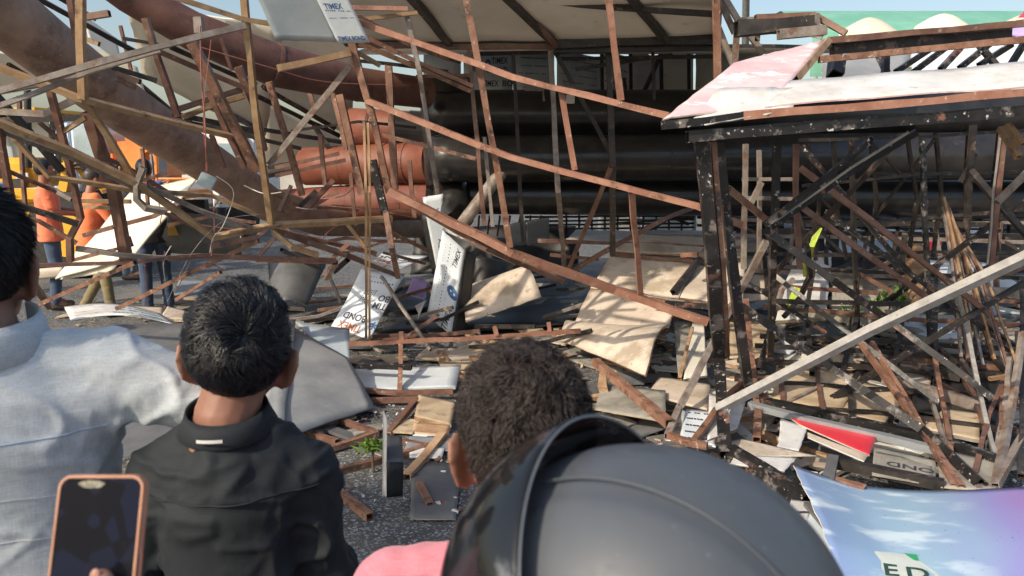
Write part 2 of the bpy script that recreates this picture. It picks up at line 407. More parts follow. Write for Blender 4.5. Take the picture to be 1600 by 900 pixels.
# black vertical drum where the pipes join
dr = big_pipe('black upright drum where the orange and the black pipes meet', [P(697, 128, 8.6), P(700, 292, 8.4)], [.31, .25], 'bpipe', bands=(.5,))
big_pipe('black elbow stub leaning under the drum, beside the tall white sheet', [P(706, 296, 8.2), P(716, 345, 7.9)], [.2, .17], 'bpipe')
big_pipe('dusty grey pipe stub with a tan end under the black drum', [P(722, 350, 7.6), P(792, 258, 7.9)], [.065, .07], 'grey')

# ---- roof of the fallen hoarding
roof = empty('hoarding_roof', P(900, 66, 6.2), 'long roof of dirty cream panels on dark beams hanging over the black pipes', 'roof')
def rsheet(a, mats=('under', 'under', 'under'), **k): return sheet('panel', a, mats, roof, th=.02, nu=12, nv=6, **k)
# underside, BL,BR = near lower edge of picture, TR,TL nearer camera
xs_far = [(545, 66), (704, 68), (868, 67), (1042, 64), (1120, 61)]; xs_near = [(440, -60), (600, -60), (737, -60), (945, -60), (1125, -60)]
for i in range(4):
    a, b, c, d = xs_far[i], xs_far[i + 1], xs_near[i + 1], xs_near[i]
    rsheet([(a[0] + 1, a[1], 6.3), (b[0] - 1, b[1], 6.3), (c[0] - 1, c[1], 5.0), (d[0] + 1, d[1], 5.0)], wav=.02)
for i in range(5):
    a, d = xs_far[i], xs_near[i]
    tube('rafter', [(a[0], a[1] + 2, 6.26), (d[0], d[1] + 4, 4.95)], .06, 'dark', roof)
tube('purlin', [(560, 2, 5.62), (840, 3, 5.62), (1118, 22, 5.6)], .05, 'dark', roof)
tube('purlin', [(545, 70, 6.25), (706, 73, 6.25), (868, 73, 6.25)], .055, 'brown', roof)
tube('edge_beam', [(866, 68, 6.25), (1125, 62, 6.2)], .09, 'dark', roof)
tube('edge_beam', [(866, 78, 6.3), (1125, 76, 6.25)], .05, 'dark', roof)
tube('tie', [(637, 0, 5.6), (703, 64, 6.2)], .05, 'brown', roof)
tube('tie', [(990, -4, 5.6), (1043, 64, 6.15)], .055, 'dark', roof)
tube('tie', [(800, -4, 5.6), (868, 70, 6.15)], .05, 'brown', roof)
for (x1, y1, x2, y2) in ((870, 92, 1120, 88), (900, 108, 1050, 86), (745, 84, 960, 80)):
    tube('under_rail', [(x1, y1, 6.6), (x2, y2, 6.7)], .04, 'dark', roof)
# deep roof behind it so the place under it is dark
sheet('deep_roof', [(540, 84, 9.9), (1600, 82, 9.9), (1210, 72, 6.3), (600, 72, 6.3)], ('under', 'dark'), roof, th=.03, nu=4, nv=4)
# back wall of the tunnel under the roof
wall = empty('back_hoarding', P(900, 180, 9.8), 'back hoarding of film covered panels under the roof, above the black pipes', 'hoarding')
px = [660, 722, 803, 868, 940, 985, 1033, 1085, 1190]
for i in range(len(px) - 1):
    mt = 'bluew' if i < 4 else ('white' if i in (4, 5) else 'under')
    s = sheet('panel', [(px[i] + 2, 196, 9.7), (px[i + 1] - 2, 196, 9.7), (px[i + 1] - 2, 78 + (12 if 2 < i < 6 else 0), 9.7), (px[i] + 2, 78, 9.7)], (mt, 'dark', 'dark'), wall, th=.02, nu=4, nv=4)
    if i == 1:
        decal(s, 'TIMEX', .74, .86, .075, 0, sx=.68); decal(s, 'BOND', .74, .74, .075, 0, sx=.7); decal(s, 'TIMEX', .55, .56, .075, 0, sx=.7); decal(s, 'BO', .9, .56, .075, 0)
        decal(s, 'MEX', .26, .87, .075, sx=.68); decal(s, 'OND', .26, .75, .075, sx=.7)
        decal(s, '0', .5, .79, .17, 0, 'inkb', sx=.7)
    if i in (2, 3, 4):
        for r in range(4): dashes(s, .08, .9 - r * .1, .92, .88 - r * .1, 14, .025, .012)
        if i != 2: decal(s, 'TIMEX', .5, .42, .07, -2)
for i, (a, b) in enumerate(((940, 84), (985, 84), (1033, 84), (1076, 84))):
    tube('stud', [(a, b, 9.4), (a + 1, 155, 9.4)], .05, 'dark', wall)
tube('brace', [(1032, 86, 9.3), (1002, 152, 9.3)], .06, 'dark', wall)
tube('brace', [(975, 122, 9.3), (980, 155, 9.3)], .04, 'dark', wall)
tube('sill', [(940, 156, 9.3), (1120, 153, 9.3)], .06, 'dark', wall)
box('socket', P(891, 155, 7.7), (.085, .05, .085), 'white'); tag(D.objects['socket'], 'small white square socket box shining in the dark under the roof', 'socket box')
D.objects['socket'].name = 'socket_box'
tube('lamp_bracket', [(820, 140, 7.9), (848, 141, 7.9), (850, 158, 7.9)], .03, 'grey', None); tag(D.objects['lamp_bracket'], 'little bent grey bracket hanging left of the white socket box', 'bracket')

# ---- panelled ceilings at upper left
lc = empty('fallen_ceiling', P(400, 130, 8.8), 'fallen greenish cream ceiling on dark ribs behind the maroon pipe', 'ceiling')
sheet('panel', [(225, 122, 8.6), (415, 212, 9.2), (445, 40, 8.3), (200, 8, 7.9)], ('creamw', 'under'), lc, th=.02, wav=.05)
sheet('panel', [(400, 130, 9.1), (548, 215, 9.9), (560, 30, 8.6), (442, 20, 8.5)], ('creamw', 'under'), lc, th=.02, wav=.05)
sheet('panel', [(412, 272, 9.6), (548, 262, 10.0), (548, 225, 9.9), (405, 150, 9.2)], ('creamw', 'under'), lc, th=.02, wav=.03)
sheet('panel', [(225, 122, 8.7), (405, 206, 9.0), (400, 196, 9.0), (225, 100, 8.7)], ('dark', 'dark'), lc, th=.02)
for a in ([(410, 135, 8.4), (523, 200, 9.2)], [(413, 203, 9.0), (533, 222, 9.4)], [(418, 262, 9.2), (545, 238, 9.4)], [(418, 275, 9.1), (545, 252, 9.3)], [(402, 150, 8.5), (530, 212, 9.3)], [(490, 195, 8.9), (520, 240, 9.0)], [(170, 90, 7.9), (272, 178, 8.6)]):
    tube('rib', a, .06, 'dark', lc)
tube('rib', [(272, 190, 8.5), (400, 212, 8.8)], .1, 'dark', lc); tube('rib', [(217, 155, 8.3), (300, 190, 8.5)], .07, 'dark', lc)
s = sheet('torn_board', [(-40, 150, 6.6), (66, 118, 6.7), (30, 88, 6.4), (-40, 72, 6.3)], ('under', 'under'), None, th=.012, label='greenish panel scrap sticking out under the big rusty pipe at the far left', wav=.02)
sheet('torn_board', [(0, 148, 7.4), (140, 124, 7.6), (120, 108, 7.6), (-20, 128, 7.4)], ('dark', 'under'), None, th=.02, label='dark shelf board running below the big pipe at the far left')
sheet('torn_board', [(136, 150, 7.9), (232, 160, 8.0), (215, 105, 8.0), (128, 66, 7.8)], ('creamw', 'under'), None, th=.012, label='greenish cream board showing behind the upright post above the big rusty pipe')
sheet('torn_board', [(140, 62, 7.6), (190, 100, 7.8), (182, 60, 7.8), (128, 22, 7.6)], ('under', 'under'), None, th=.012, label='small greenish panel against the sky beside the upright steel post')
# hanging grey sheet and label sheet at top
gs = sheet('hanging_sheet', [(432, 62, 4.9), (531, 67, 4.9), (486, -40, 4.7), (388, -40, 4.7)], ('blue', 'greys'), None, th=.006, label='bluish grey metal sheet hanging from the top edge above the maroon pipe', wav=.015)
ls = sheet('hanging_sheet', [(529, 68, 4.82), (578, 66, 4.8), (528, -35, 4.6), (478, -35, 4.65)], ('bluew', 'greys', 'pink'), None, th=.006, label='white printed sheet with a pink edge hanging beside the bluish grey sheet', wav=.01)
decal(ls, 'TIMEX', .42, .58, .035, 0, 'inkb', sx=.8); dashes(ls, .1, .4, .9, .4, 16, .008, .004, 'inkb'); dashes(ls, .1, .52, .9, .5, 12, .01, .006, 'inkb'); decal(ls, 'TIMEX BOND', .5, .08, .03, 0, 'inkb', sx=.7)

# ================================================================== trusses, left
LT = empty('twisted_truss', P(130, 155, 4.4), 'tangled rusty truss folded over in front of the yellow digger at the left', 'truss')
def T(root, name, mat, w, *pts, **k): return tube(name, list(pts), w, mat, root, **k)
T(LT, 'post', 'gold', .052, (126, -30, 4.3), (130, 155, 4.4))
T(LT, 'chord', 'gold', .042, (-40, 90, 4.3), (128, 155, 4.4), (240, 183, 4.8), (362, 213, 5.3), roll=.3)
T(LT, 'chord', 'gold', .05, (-30, 180, 4.25), (110, 236, 4.5), (215, 287, 4.7), (333, 371, 5.1), (425, 352, 5.3), (612, 342, 5.8), roll=.2)
T(LT, 'chord', 'grey', .03, (-30, 192, 4.3), (110, 246, 4.55), (214, 296, 4.75))
T(LT, 'brace', 'gold', .042, (131, 155, 4.45), (215, 290, 4.75))
T(LT, 'post', 'brown', .075, (137, 175, 4.7), (177, 292, 4.85), (198, 408, 5.0))
T(LT, 'post', 'brown', .045, (78, 140, 4.5), (112, 273, 4.7), (126, 340, 4.8), (109, 372, 4.8), (110, 408, 4.85))
T(LT, 'brace', 'brown', .045, (-5, 190, 4.3), (18, 316, 4.5))
T(LT, 'brace', 'gold', .034, (13, 207, 4.5), (77, 276, 4.6), (213, 298, 4.8), (330, 305, 5.3), (400, 335, 5.4))
T(LT, 'brace', 'dark', .042, (20, 318, 4.6), (122, 350, 4.75))
T(LT, 'hooked_bar', 'grey', .045, (224, 262, 4.7), (214, 290, 4.7), (214, 312, 4.7), (228, 325, 4.7), (258, 330, 4.75))
T(LT, 'brace', 'dark', .05, (-15, 140, 4.7), (97, 267, 5.0))
T(LT, 'brace', 'gold', .034, (97, 207, 4.6), (134, 184, 4.6))
T(LT, 'rail', 'grey', .05, (-20, 173, 4.6), (70, 178, 4.6), (133, 148, 4.7))
T(LT, 'rail', 'dark', .05, (-20, 190, 4.9), (135, 184, 5.0))
T(LT, 'rail', 'grey', .042, (120, 388, 4.85), (188, 398, 4.9), (258, 404, 5.0), h=.05)
T(LT, 'rail', 'brown', .03, (44, 415, 4.7), (213, 410, 4.9), (262, 403, 5.0), (330, 398, 5.1))
T(LT, 'rail', 'brown', .045, (262, 404, 5.0), (310, 400, 5.1), (525, 407, 5.4))
T(LT, 'rail', 'grey', .035, (232, 292, 4.75), (310, 328, 5.0), (395, 357, 5.2))
# second bay
LT2 = empty('leaning_truss', P(425, 350, 5.2), 'tall rusty truss bay whose post stands left of the hanging bluish grey sheet', 'truss')

T(LT2, 'post', 'gold', .052, (380, -20, 4.9), (402, 200, 5.1), (424, 352, 5.3))
T(LT2, 'rail', 'gold', .042, (270, -5, 4.7), (380, 30, 4.9), (440, 40, 5.0))
T(LT2, 'brace', 'rust', .07, (300, 67, 5.0), (402, 268, 5.3))
T(LT2, 'brace', 'brown', .045, (326, 142, 5.2), (382, 262, 5.4))
T(LT2, 'post', 'brown', .05, (227, 28, 5.0), (246, 90, 5.05), (278, 181, 5.2))
T(LT2, 'rail', 'brown', .045, (247, 80, 5.1), (384, 138, 5.4))
T(LT2, 'rail', 'dark', .045, (266, 73, 5.2), (400, 132, 5.6))
T(LT2, 'rail', 'brown', .045, (278, 171, 5.2), (378, 140, 5.4)); T(LT2, 'rail', 'gold', .042, (285, 183, 5.25), (382, 150, 5.5))
T(LT2, 'post', 'brown', .05, (360, 203, 5.35), (382, 258, 5.4)); T(LT2, 'rail', 'dark', .05, (270, 178, 5.6), (398, 205, 5.9))
T(LT2, 'post', 'brown', .06, (372, 105, 5.4), (396, 160, 5.5), (412, 235, 5.6))
T(LT2, 'post', 'rust', .055, (420, 128, 5.6), (447, 215, 5.7), (472, 305, 5.8))
T(LT2, 'bracket', 'grey', .06, (310, 28, 5.0), (312, 52, 5.0))
# fan of snapped tubes
FT = empty('crushed_truss', P(430, 362, 5.3), 'fan of bent rusty tubes crushed together below the big pipe', 'truss')
for a, w_, mt in (([(426, 362, 5.3), (455, 385, 5.3), (497, 399, 5.4)], .045, 'gold'), ([(426, 358, 5.35), (587, 396, 5.8)], .04, 'rust'), ([(440, 363, 5.4), (540, 398, 5.6), (620, 430, 5.8)], .05, 'brown'),
                  ([(400, 405, 5.4), (520, 408, 5.4)], .05, 'rust'), ([(524, 410, 5.4), (510, 434, 5.4)], .05, 'rust'), ([(543, 350, 5.8), (572, 388, 5.8)], .035, 'gold'), ([(583, 350, 5.9), (668, 391, 6.2)], .035, 'brown'),
                  ([(424, 352, 5.3), (400, 372, 5.2), (330, 385, 5.0)], .04, 'rust'), ([(520, 403, 5.5), (545, 380, 5.6)], .04, 'rust'), ([(428, 372, 5.25), (405, 400, 5.2)], .035, 'brown')):
    tube('tube', a, w_, mt, FT)
# loose bars, left
LB = 'loose bars lying in the left tangle'
def L_(label, mat, w, *pts, name='steel_bar', group=LB, cat='bar', **k): return loose(name, label, cat, list(pts), w, mat, group, **k)
L_('long grey angle bar crossing the top left corner, upper of the pair', 'grey', .045, (-30, 150, 4.1), (160, 96, 4.2), (320, 55, 4.4), (384, 40, 4.5), h=.03)
L_('grey angle bar crossing the top left corner, lower of the pair', 'grey', .035, (-30, 176, 4.1), (140, 112, 4.25), (250, 78, 4.35), h=.03)
L_('long dark bar running down to the right against the blue sky', 'dark', .045, (60, -2, 5.6), (214, 82, 6.2))
L_('dark bar crossing the sky just above the long dark one', 'dark', .04, (88, -6, 5.9), (150, 30, 6.1))
L_('brown tube stub pointing right in front of the blue sky', 'brown', .045, (133, 27, 4.6), (171, 21, 4.6))
L_('lower short brown stub pointing right beside the upright post', 'gold', .035, (137, 62, 4.6), (155, 69, 4.6))
L_('reddish upright tube leaning just left of the first tan post', 'brown', .045, (107, -20, 4.9), (120, 62, 5.0))
L_('snapped dark tube end near the fallen ceiling', 'dark', .045, (175, 105, 5.5), (245, 126, 5.6))
L_('pair of brown tube ends over the big pipe', 'brown', .045, (182, 115, 5.4), (219, 128, 5.4))
L_('brown tube end curling down over the big pipe', 'brown', .04, (180, 122, 5.35), (212, 138, 5.4))
L_('very long rusty bar slanting up to the right before the workers legs', 'rust', .04, (183, 482, 4.9), (300, 425, 5.0), (404, 376, 5.2))
L_('rusty bar slanting over the street at the lower left', 'rust', .036, (57, 478, 4.6), (140, 441, 4.7), (212, 410, 4.8))
L_('short brown bar leaning down left of the workers legs', 'brown', .05, (45, 434, 4.9), (78, 480, 4.9))
L_('rusty bar slanting up at the right edge of the boys hair', 'rust', .036, (275, 468, 5.3), (345, 425, 5.4))
L_('brown bar on the ivory panel, upper of the two', 'brown', .045, (130, 368, 6.2), (240, 338, 6.3), (288, 312, 6.3))
L_('brown bar on the ivory panel, lower of the two, with a hooked end', 'brown', .042, (112, 407, 6.2), (205, 383, 6.2), (200, 370, 6.2))
L_('thin tan bar above the ivory panel in front of the orange shirts', 'gold', .04, (120, 314, 5.6), (205, 315, 5.7))
L_('thin tan bar lying across the orange shirts just under its twin', 'gold', .035, (130, 323, 5.7), (176, 325, 5.7))
L_('grey bar leaning across the orange polo shirt', 'grey', .035, (73, 290, 5.2), (112, 312, 5.2))
L_('tan square tube with an open end pointing left over the maroon pipe', 'gold', .05, (434, 107, 4.7), (547, 83, 4.9))
L_('short tan tube pointing down to the right beside the bent post', 'gold', .04, (560, 83, 5.0), (593, 102, 5.1))
L_('flat grey bar slanting across the maroon pipe down to the left', 'grey', .05, (420, 258, 5.2), (547, 103, 5.1), h=.02)
L_('brown stick leaning up to the right in front of the orange pipes', 'brown', .05, (443, 360, 5.9), (520, 283, 6.4))
L_('shorter tan stick beside the leaning brown stick', 'rust', .045, (487, 323, 6.2), (527, 299, 6.3))
L_('dark stick lying under the two leaning sticks', 'dark', .05, (470, 322, 6.4), (494, 299, 6.5))
L_('thin red brown stub between the maroon pipe and the ceiling ribs', 'rust', .05, (483, 143, 7.6), (491, 168, 7.6))
L_('grey bar leaning over the white printed board in the middle', 'grey', .035, (596, 432, 5.9), (673, 547, 5.2))
L_('dark thin strut standing beside the tilted printed board', 'dark', .035, (515, 432, 6.2), (533, 474, 6.1))
L_('short black bar left of the tilted printed board', 'black', .06, (523, 424, 6.3), (543, 406, 6.4))
wire('hanging_wire', 'red wire hanging across the big rusty pipe and holding the grey box', [(313, 40, 4.9), (315, 120, 4.95), (321, 200, 4.95), (323, 268, 5.0)], .005)
wire('hanging_wire', 'second red wire beside the one holding the grey box', [(330, 62, 4.9), (318, 180, 4.9), (325, 266, 5.0), (335, 345, 5.1), (330, 400, 5.0)], .003)
wire('hanging_wire', 'pale wire curling down from the grey box over the bent bars', [(338, 275, 5.0), (365, 300, 5.0), (350, 350, 5.0), (333, 372, 5.0), (328, 395, 5.0)], .003, 'wirew')
wire('hanging_wire', 'thin reddish wire dangling in front of the workers boots', [(226, 415, 4.9), (229, 450, 4.9), (227, 478, 4.9)], .004)
wire('hanging_wire', 'long tan cable drooping from the right end of the rusty chord to the street', [(405, 335, 5.2), (350, 345, 5.1), (300, 395, 5.0), (262, 470, 4.9)], .0015, 'wirew')
wire('hanging_wire', 'wire bow sagging across the maroon pipe', [(300, 70, 5.6), (420, 105, 5.9), (510, 128, 6.3), (640, 133, 7.0)], .005)
gb = empty('junction_box', P(323, 282, 4.95), 'pale grey electrical junction box dangling on red wires before the big pipe', 'junction box')
rt = Euler((R(15), R(28), R(20))).to_matrix()
box('casing', P(323, 283, 4.95), (.105, .05, .085), 'gbox', gb, rt, .006); box('lid', P(323, 283, 4.95) + rt @ Vector((0, -.03, 0)), (.095, .012, .075), 'gbox', gb, rt, .003)

# ================================================================== middle ladder truss
MT = empty('ladder_truss', P(610, 298, 5.0), 'long rusty ladder truss sloping down from top centre to the black frame', 'truss')
T(MT, 'post', 'rust', .055, (532, -20, 4.85), (545, 50, 4.9), (560, 105, 4.95), (587, 200, 5.0), (608, 300, 5.1))
T(MT, 'chord', 'rustb', .047, (543, 28, 4.85), (800, 120, 4.6), (1045, 181, 4.3), roll=.2)
T(MT, 'chord', 'rustb', .045, (573, 157, 4.95), (800, 246, 4.7), (950, 286, 4.5), (1090, 322, 4.35), (1160, 352, 4.3), roll=.2)
T(MT, 'chord', 'rustb', .06, (608, 298, 5.05), (800, 395, 4.9), (960, 453, 4.65), (1106, 503, 4.4), roll=.15)
T(MT, 'chord', 'brown', .04, (640, 318, 5.1), (760, 388, 5.0), (880, 440, 4.9), roll=.2)
T(MT, 'rung', 'rust', .052, (724, -20, 4.7), (753, 130, 4.75), (783, 300, 4.85), (797, 386, 4.9))
T(MT, 'rung', 'rustb', .047, (949, -20, 4.35), (970, 157, 4.4))
T(MT, 'rung', 'rustb', .042, (877, 144, 4.55), (898, 265, 4.6))
T(MT, 'rung', 'rustb', .045, (987, 300, 4.5), (1001, 462, 4.6))
T(MT, 'rung', 'grey', .042, (633, 12, 5.2), (655, 110, 5.2), (673, 233, 5.3), (684, 302, 5.4))
T(MT, 'top_rail', 'rustb', .034, (547, 12, 5.1), (638, 14, 5.1)); T(MT, 'top_rail', 'gold', .03, (570, 30, 5.1), (652, 20, 5.2))
T(MT, 'inner_chord', 'rust', .036, (576, 60, 5.2), (650, 96, 5.3), (738, 134, 5.5)); T(MT, 'inner_chord', 'rust', .036, (561, 68, 5.2), (650, 104, 5.3), (735, 142, 5.5), roll=.3)
T(MT, 'inner_chord', 'rust', .036, (560, 26, 5.0), (640, 70, 5.2), (700, 92, 5.6))
T(MT, 'inner_chord', 'rust', .034, (597, 211, 5.3), (743, 248, 5.3))
T(MT, 'post', 'brown', .045, (733, 78, 6.0), (757, 352, 6.0))
DP = empty('double_post', P(575, 527, 5.0), 'slim upright double post standing in front of the tilted printed board', 'post')
T(DP, 'strip', 'gold', .024, (569, 190, 5.2), (572, 300, 5.15), (572, 527, 5.05)); T(DP, 'strip', 'gold', .02, (575, 192, 5.18), (578, 300, 5.12), (577, 540, 5.0))
UP = 'upright posts between the orange pipes and the ladder truss'
for lb, mt, w_, p_ in (('brown post leaning before the left end of the middle orange pipe', 'rust', .065, [(531, 148, 6.0), (550, 230, 6.0), (566, 305, 6.0)]),
                       ('slim rusty post just left of the bent ladder post', 'rust', .045, [(520, 146, 6.4), (541, 235, 6.4)]),
                       ('dark brown post crossing the two upper orange pipes', 'brown', .07, [(607, 100, 6.8), (617, 296, 6.8)]),
                       ('black tube piece standing at the foot of the bent ladder post', 'black', .06, [(582, 250, 5.3), (591, 290, 5.3), (602, 335, 5.3)]),
                       ('rusty post leaning over the tilted printed board', 'rust', .05, [(603, 330, 5.25), (612, 385, 5.2), (622, 432, 5.2)])):
    L_(lb, mt, w_, *p_, name='steel_post', group=UP, cat='post')
BP = 'slim posts standing before the black pipes'
for lb, mt, w_, p_ in (('grey brown post below the roof edge, behind the ladder truss', 'grey', .055, [(860, 74, 6.3), (872, 300, 6.3), (882, 418, 6.3)]),
                       ('dark post standing behind the top rung of the ladder truss', 'dark', .06, [(951, 78, 6.4), (957, 260, 6.4), (957, 398, 6.4)]),
                       ('thin dark post left of the white square socket box', 'dark', .042, [(802, 84, 6.5), (817, 382, 6.5)]),
                       ('thin grey post before the black drum', 'grey', .04, [(757, 215, 6.6), (770, 355, 6.4)]),
                       ('thin dark diagonal hanging from the roof edge to the middle black pipe', 'dark', .045, [(867, 80, 6.4), (953, 238, 6.5)]),
                       ('dark diagonal leaning from the dark post down to the cream ramp', 'brown', .048, [(955, 260, 6.3), (888, 421, 6.2)]),
                       ('thin dark post against the middle black pipe, left of the flaking portal', 'dark', .035, [(1019, 60, 7.0), (1022, 156, 7.0)])):
    L_(lb, mt, w_, *p_, name='slim_post', group=BP, cat='post')
def lattice(root, TLp, TRp, BRp, BLp, nx, ny, w_, mats, diag=.4, jit=.0, names=('post', 'rail', 'brace')):
    A, B_, C_, E_ = [pt(q) for q in (TLp, TRp, BRp, BLp)]
    def Q(u, v): return (A * (1 - u) + B_ * u) * (1 - v) + (E_ * (1 - u) + C_ * u) * v
    rj = lambda: random.uniform(-jit, jit)
    for i in range(nx + 1):
        u = i / nx + rj() * .5; tube(names[0], [Q(u, -.03), Q(u + rj(), .5), Q(u + rj(), 1.04)], w_, random.choice(mats), root)
    for j in range(ny + 1):
        v = j / ny; tube(names[1], [Q(-.02, v + rj()), Q(.5, v + rj()), Q(1.02, v + rj())], w_, random.choice(mats), root)
    for i in range(nx):
        for j in range(ny):
            if random.random() < diag:
                a, b = ((i, j), (i + 1, j + 1)) if random.random() < .5 else ((i + 1, j), (i, j + 1))
                tube(names[2], [Q(a[0] / nx, a[1] / ny), Q(b[0] / nx, b[1] / ny)], w_ * .8, random.choice(mats), root)
# truss silhouette in the gap under the pipes
GT = empty('far_truss', P(960, 345, 9.6), 'dark lattice truss seen against pale light in the gap under the black pipes', 'truss')
for k in range(7): T(GT, 'rail', 'dark', .035, (820, 326 + k * 6.5, 9.4), (1085, 324 + k * 6.2, 9.4))
for k in range(10): T(GT, 'post', 'dark', .035, (885 + k * 20, 318, 9.3), (885 + k * 20, 366, 9.3))
lattice(GT, (1100, 326, 9.4), (1620, 332, 9.4), (1620, 372, 9.2), (1100, 364, 9.2), 12, 3, .045, ['dark'], .3)
T(GT, 'brace', 'dark', .05, (1075, 322, 9.2), (1010, 362, 9.2)); T(GT, 'brace', 'dark', .05, (960, 350, 9.2), (1085, 338, 9.2)); T(GT, 'brace', 'dark', .05, (1020, 326, 9.2), (1075, 350, 9.2))
sheet('pale_board', [(935, 366, 12), (1000, 366, 12), (1000, 322, 12.3), (935, 322, 12.3)], ('white', 'white'), None, label='pale board behind the far lattice truss, left one', group=None)
sheet('pale_board', [(1003, 368, 11.5), (1088, 368, 11.5), (1088, 318, 12), (1003, 318, 12)], ('bluew', 'white'), None, label='bluish board behind the far lattice truss, right one')
for i in range(7):
    x = 745 + i * 16
    L_(['leftmost', 'second', 'third', 'middle', 'fifth', 'sixth', 'rightmost'][i] + ' thin rusty rod of the comb left of the small printed sheets', 'rust', .03, (x, 372 - i * 2, 8.8), (x + 4, 338, 8.8), name='thin_rod', group='comb of thin rusty rods under the black pipes', cat='rod')

# more fine members of the left and middle tangle
FM = empty('collapsed_lattice', P(300, 300, 6.2), 'fine brown lattice fallen in behind the tangled truss, over the big rusty pipe', 'lattice')
for a, w_, mt in (([(0, 330, 5.4), (60, 345, 5.5), (120, 380, 5.6)], .035, 'rust'), ([(150, 240, 5.6), (200, 262, 5.8), (262, 300, 6.0)], .035, 'brown'), ([(262, 352, 5.8), (330, 338, 6.0), (400, 348, 6.1)], .035, 'rust'), ([(240, 325, 5.6), (300, 352, 5.8), (380, 362, 6)], .03, 'brown'),
                  ([(420, 300, 6.4), (470, 322, 6.6), (560, 328, 6.9)], .035, 'brown'), ([(430, 332, 6.5), (520, 322, 6.8), (640, 330, 7.2)], .035, 'rust'), ([(455, 290, 6.4), (436, 330, 6.3)], .035, 'brown'), ([(548, 270, 6.7), (556, 352, 6.7)], .04, 'brown'), ([(590, 262, 6.9), (596, 330, 6.9)], .03, 'rust'),
                  ([(470, 385, 6.0), (540, 372, 6.2), (650, 378, 6.4)], .035, 'brown'), ([(440, 390, 5.9), (500, 420, 6.0)], .035, 'dark'), ([(540, 395, 6.2), (620, 372, 6.4)], .03, 'rust'), ([(600, 395, 6.3), (664, 412, 6.4)], .03, 'brown'), ([(640, 250, 7.4), (648, 340, 7.4)], .05, 'brown'), ([(500, 210, 7.6), (508, 290, 7.6)], .05, 'brown'),
                  ([(455, 205, 7.6), (560, 190, 7.8), (650, 200, 8)], .035, 'dark'), ([(430, 275, 7.8), (540, 250, 8)], .05, 'brown'), ([(430, 262, 7.9), (530, 240, 8)], .05, 'brown'), ([(600, 60, 6.4), (720, 98, 6.6)], .035, 'dark'), ([(640, 96, 6.2), (730, 126, 6.4)], .035, 'brown'), ([(560, 95, 6.4), (700, 112, 6.6)], .035, 'dark'), ([(650, 120, 6.6), (740, 118, 6.6)], .035, 'brown'),
                  ([(192, 60, 6.0), (250, 70, 6.1), (300, 64, 6.2)], .035, 'dark'), ([(188, 40, 6.4), (205, 110, 6.5)], .03, 'brown'), ([(345, 60, 6.2), (362, 110, 6.3)], .03, 'brown'), ([(330, 210, 6.0), (350, 262, 6.1)], .04, 'brown'), ([(396, 215, 6.2), (470, 232, 6.4)], .04, 'dark'),
                  ([(12, 100, 5.4), (60, 130, 5.6), (110, 150, 5.8)], .035, 'dark'), ([(30, 150, 5.2), (40, 330, 5.3)], .03, 'brown'), ([(60, 190, 5.2), (130, 250, 5.4)], .03, 'brown'), ([(0, 262, 5.0), (90, 300, 5.2)], .03, 'rust'), ([(160, 300, 5.6), (260, 270, 5.8)], .03, 'rust'), ([(222, 232, 5.8), (232, 330, 5.8)], .03, 'brown')):
    tube('bar', a, w_, mt, FM, wob=.008)
for i in range(16):
    x = random.uniform(240, 620); y = random.uniform(300, 420); d_ = random.uniform(5.4, 6.4); a = random.uniform(0, 6.28); L = random.uniform(25, 80)
    q = [(x, y, d_), (x + math.cos(a) * L * .5 + random.uniform(-12, 12), y + math.sin(a) * L * .4 + random.uniform(-8, 8), d_), (x + math.cos(a) * L, y + math.sin(a) * L * .7, d_ + .1)]
    wire('bent_wire', None, q, .004, random.choice(['wire', 'brown', 'wirew']), FM)
# dark frames fallen flat over the right heap
RL = empty('fallen_lattice', P(1350, 460, 6.4), 'dark steel lattice fallen over the right heap behind the portal frame', 'lattice')
lattice(RL, (1140, 345, 8.2), (1620, 350, 8.2), (1620, 470, 6.3), (1140, 450, 6.3), 9, 4, .05, ['dark', 'dark', 'brown', 'grey'], .25, .03)
RL2 = empty('fallen_lattice', P(1400, 520, 5.4), 'nearer brown lattice lying across the right heap below the shrub', 'lattice')
lattice(RL2, (1210, 420, 6.2), (1600, 440, 6.2), (1600, 600, 4.9), (1190, 570, 4.9), 6, 4, .045, ['dark', 'dark', 'dark', 'brown'], .35, .05)
RL3 = empty('fallen_lattice', P(1400, 300, 6.0), 'upright dark lattice standing between the portal braces and the black pipes', 'lattice')
lattice(RL3, (1255, 225, 6.3), (1620, 205, 6.3), (1620, 390, 6.3), (1270, 400, 6.3), 7, 3, .035, ['dark'], .3, .04)
RL4 = empty('fallen_lattice', P(1300, 660, 4.4), 'low dark lattice lying in the rubble behind the red board', 'lattice')
lattice(RL4, (1160, 560, 5.4), (1560, 580, 5.3), (1590, 672, 4.3), (1150, 630, 4.6), 6, 2, .04, ['dark', 'brown', 'grey'], .2, .06)
# ================================================================== cream ramp of panels
RP = empty('collapsed_ramp', P(985, 560, 6.0), 'sunlit cream panel ramp on a brown frame, curling down right of centre', 'panel frame')
def rp(a, **k): return sheet('panel', a, k.pop('m', ('cream', 'dust', 'wood')), RP, th=.018, nu=14, nv=8, **k)
rp([(895, 512, 5.6), (1045, 515, 5.55), (1060, 470, 5.75), (922, 452, 6.0)], wav=.02)
rp([(922, 450, 6.0), (1060, 468, 5.8), (1090, 405, 6.6), (958, 396, 6.7)], wav=.03)
rp([(1062, 468, 5.8), (1160, 478, 5.6), (1165, 405, 6.5), (1092, 405, 6.6)], wav=.02)
rp([(959, 394, 6.7), (1165, 404, 6.5), (1165, 374, 7.4), (985, 364, 7.6)], wav=.02)
rp([(876, 533, 5.3), (1010, 598, 4.75), (1048, 516, 5.5), (893, 510, 5.6)], bend=lambda u, v: .10 * math.sin(math.pi * v) + .05 * u, wav=.02)
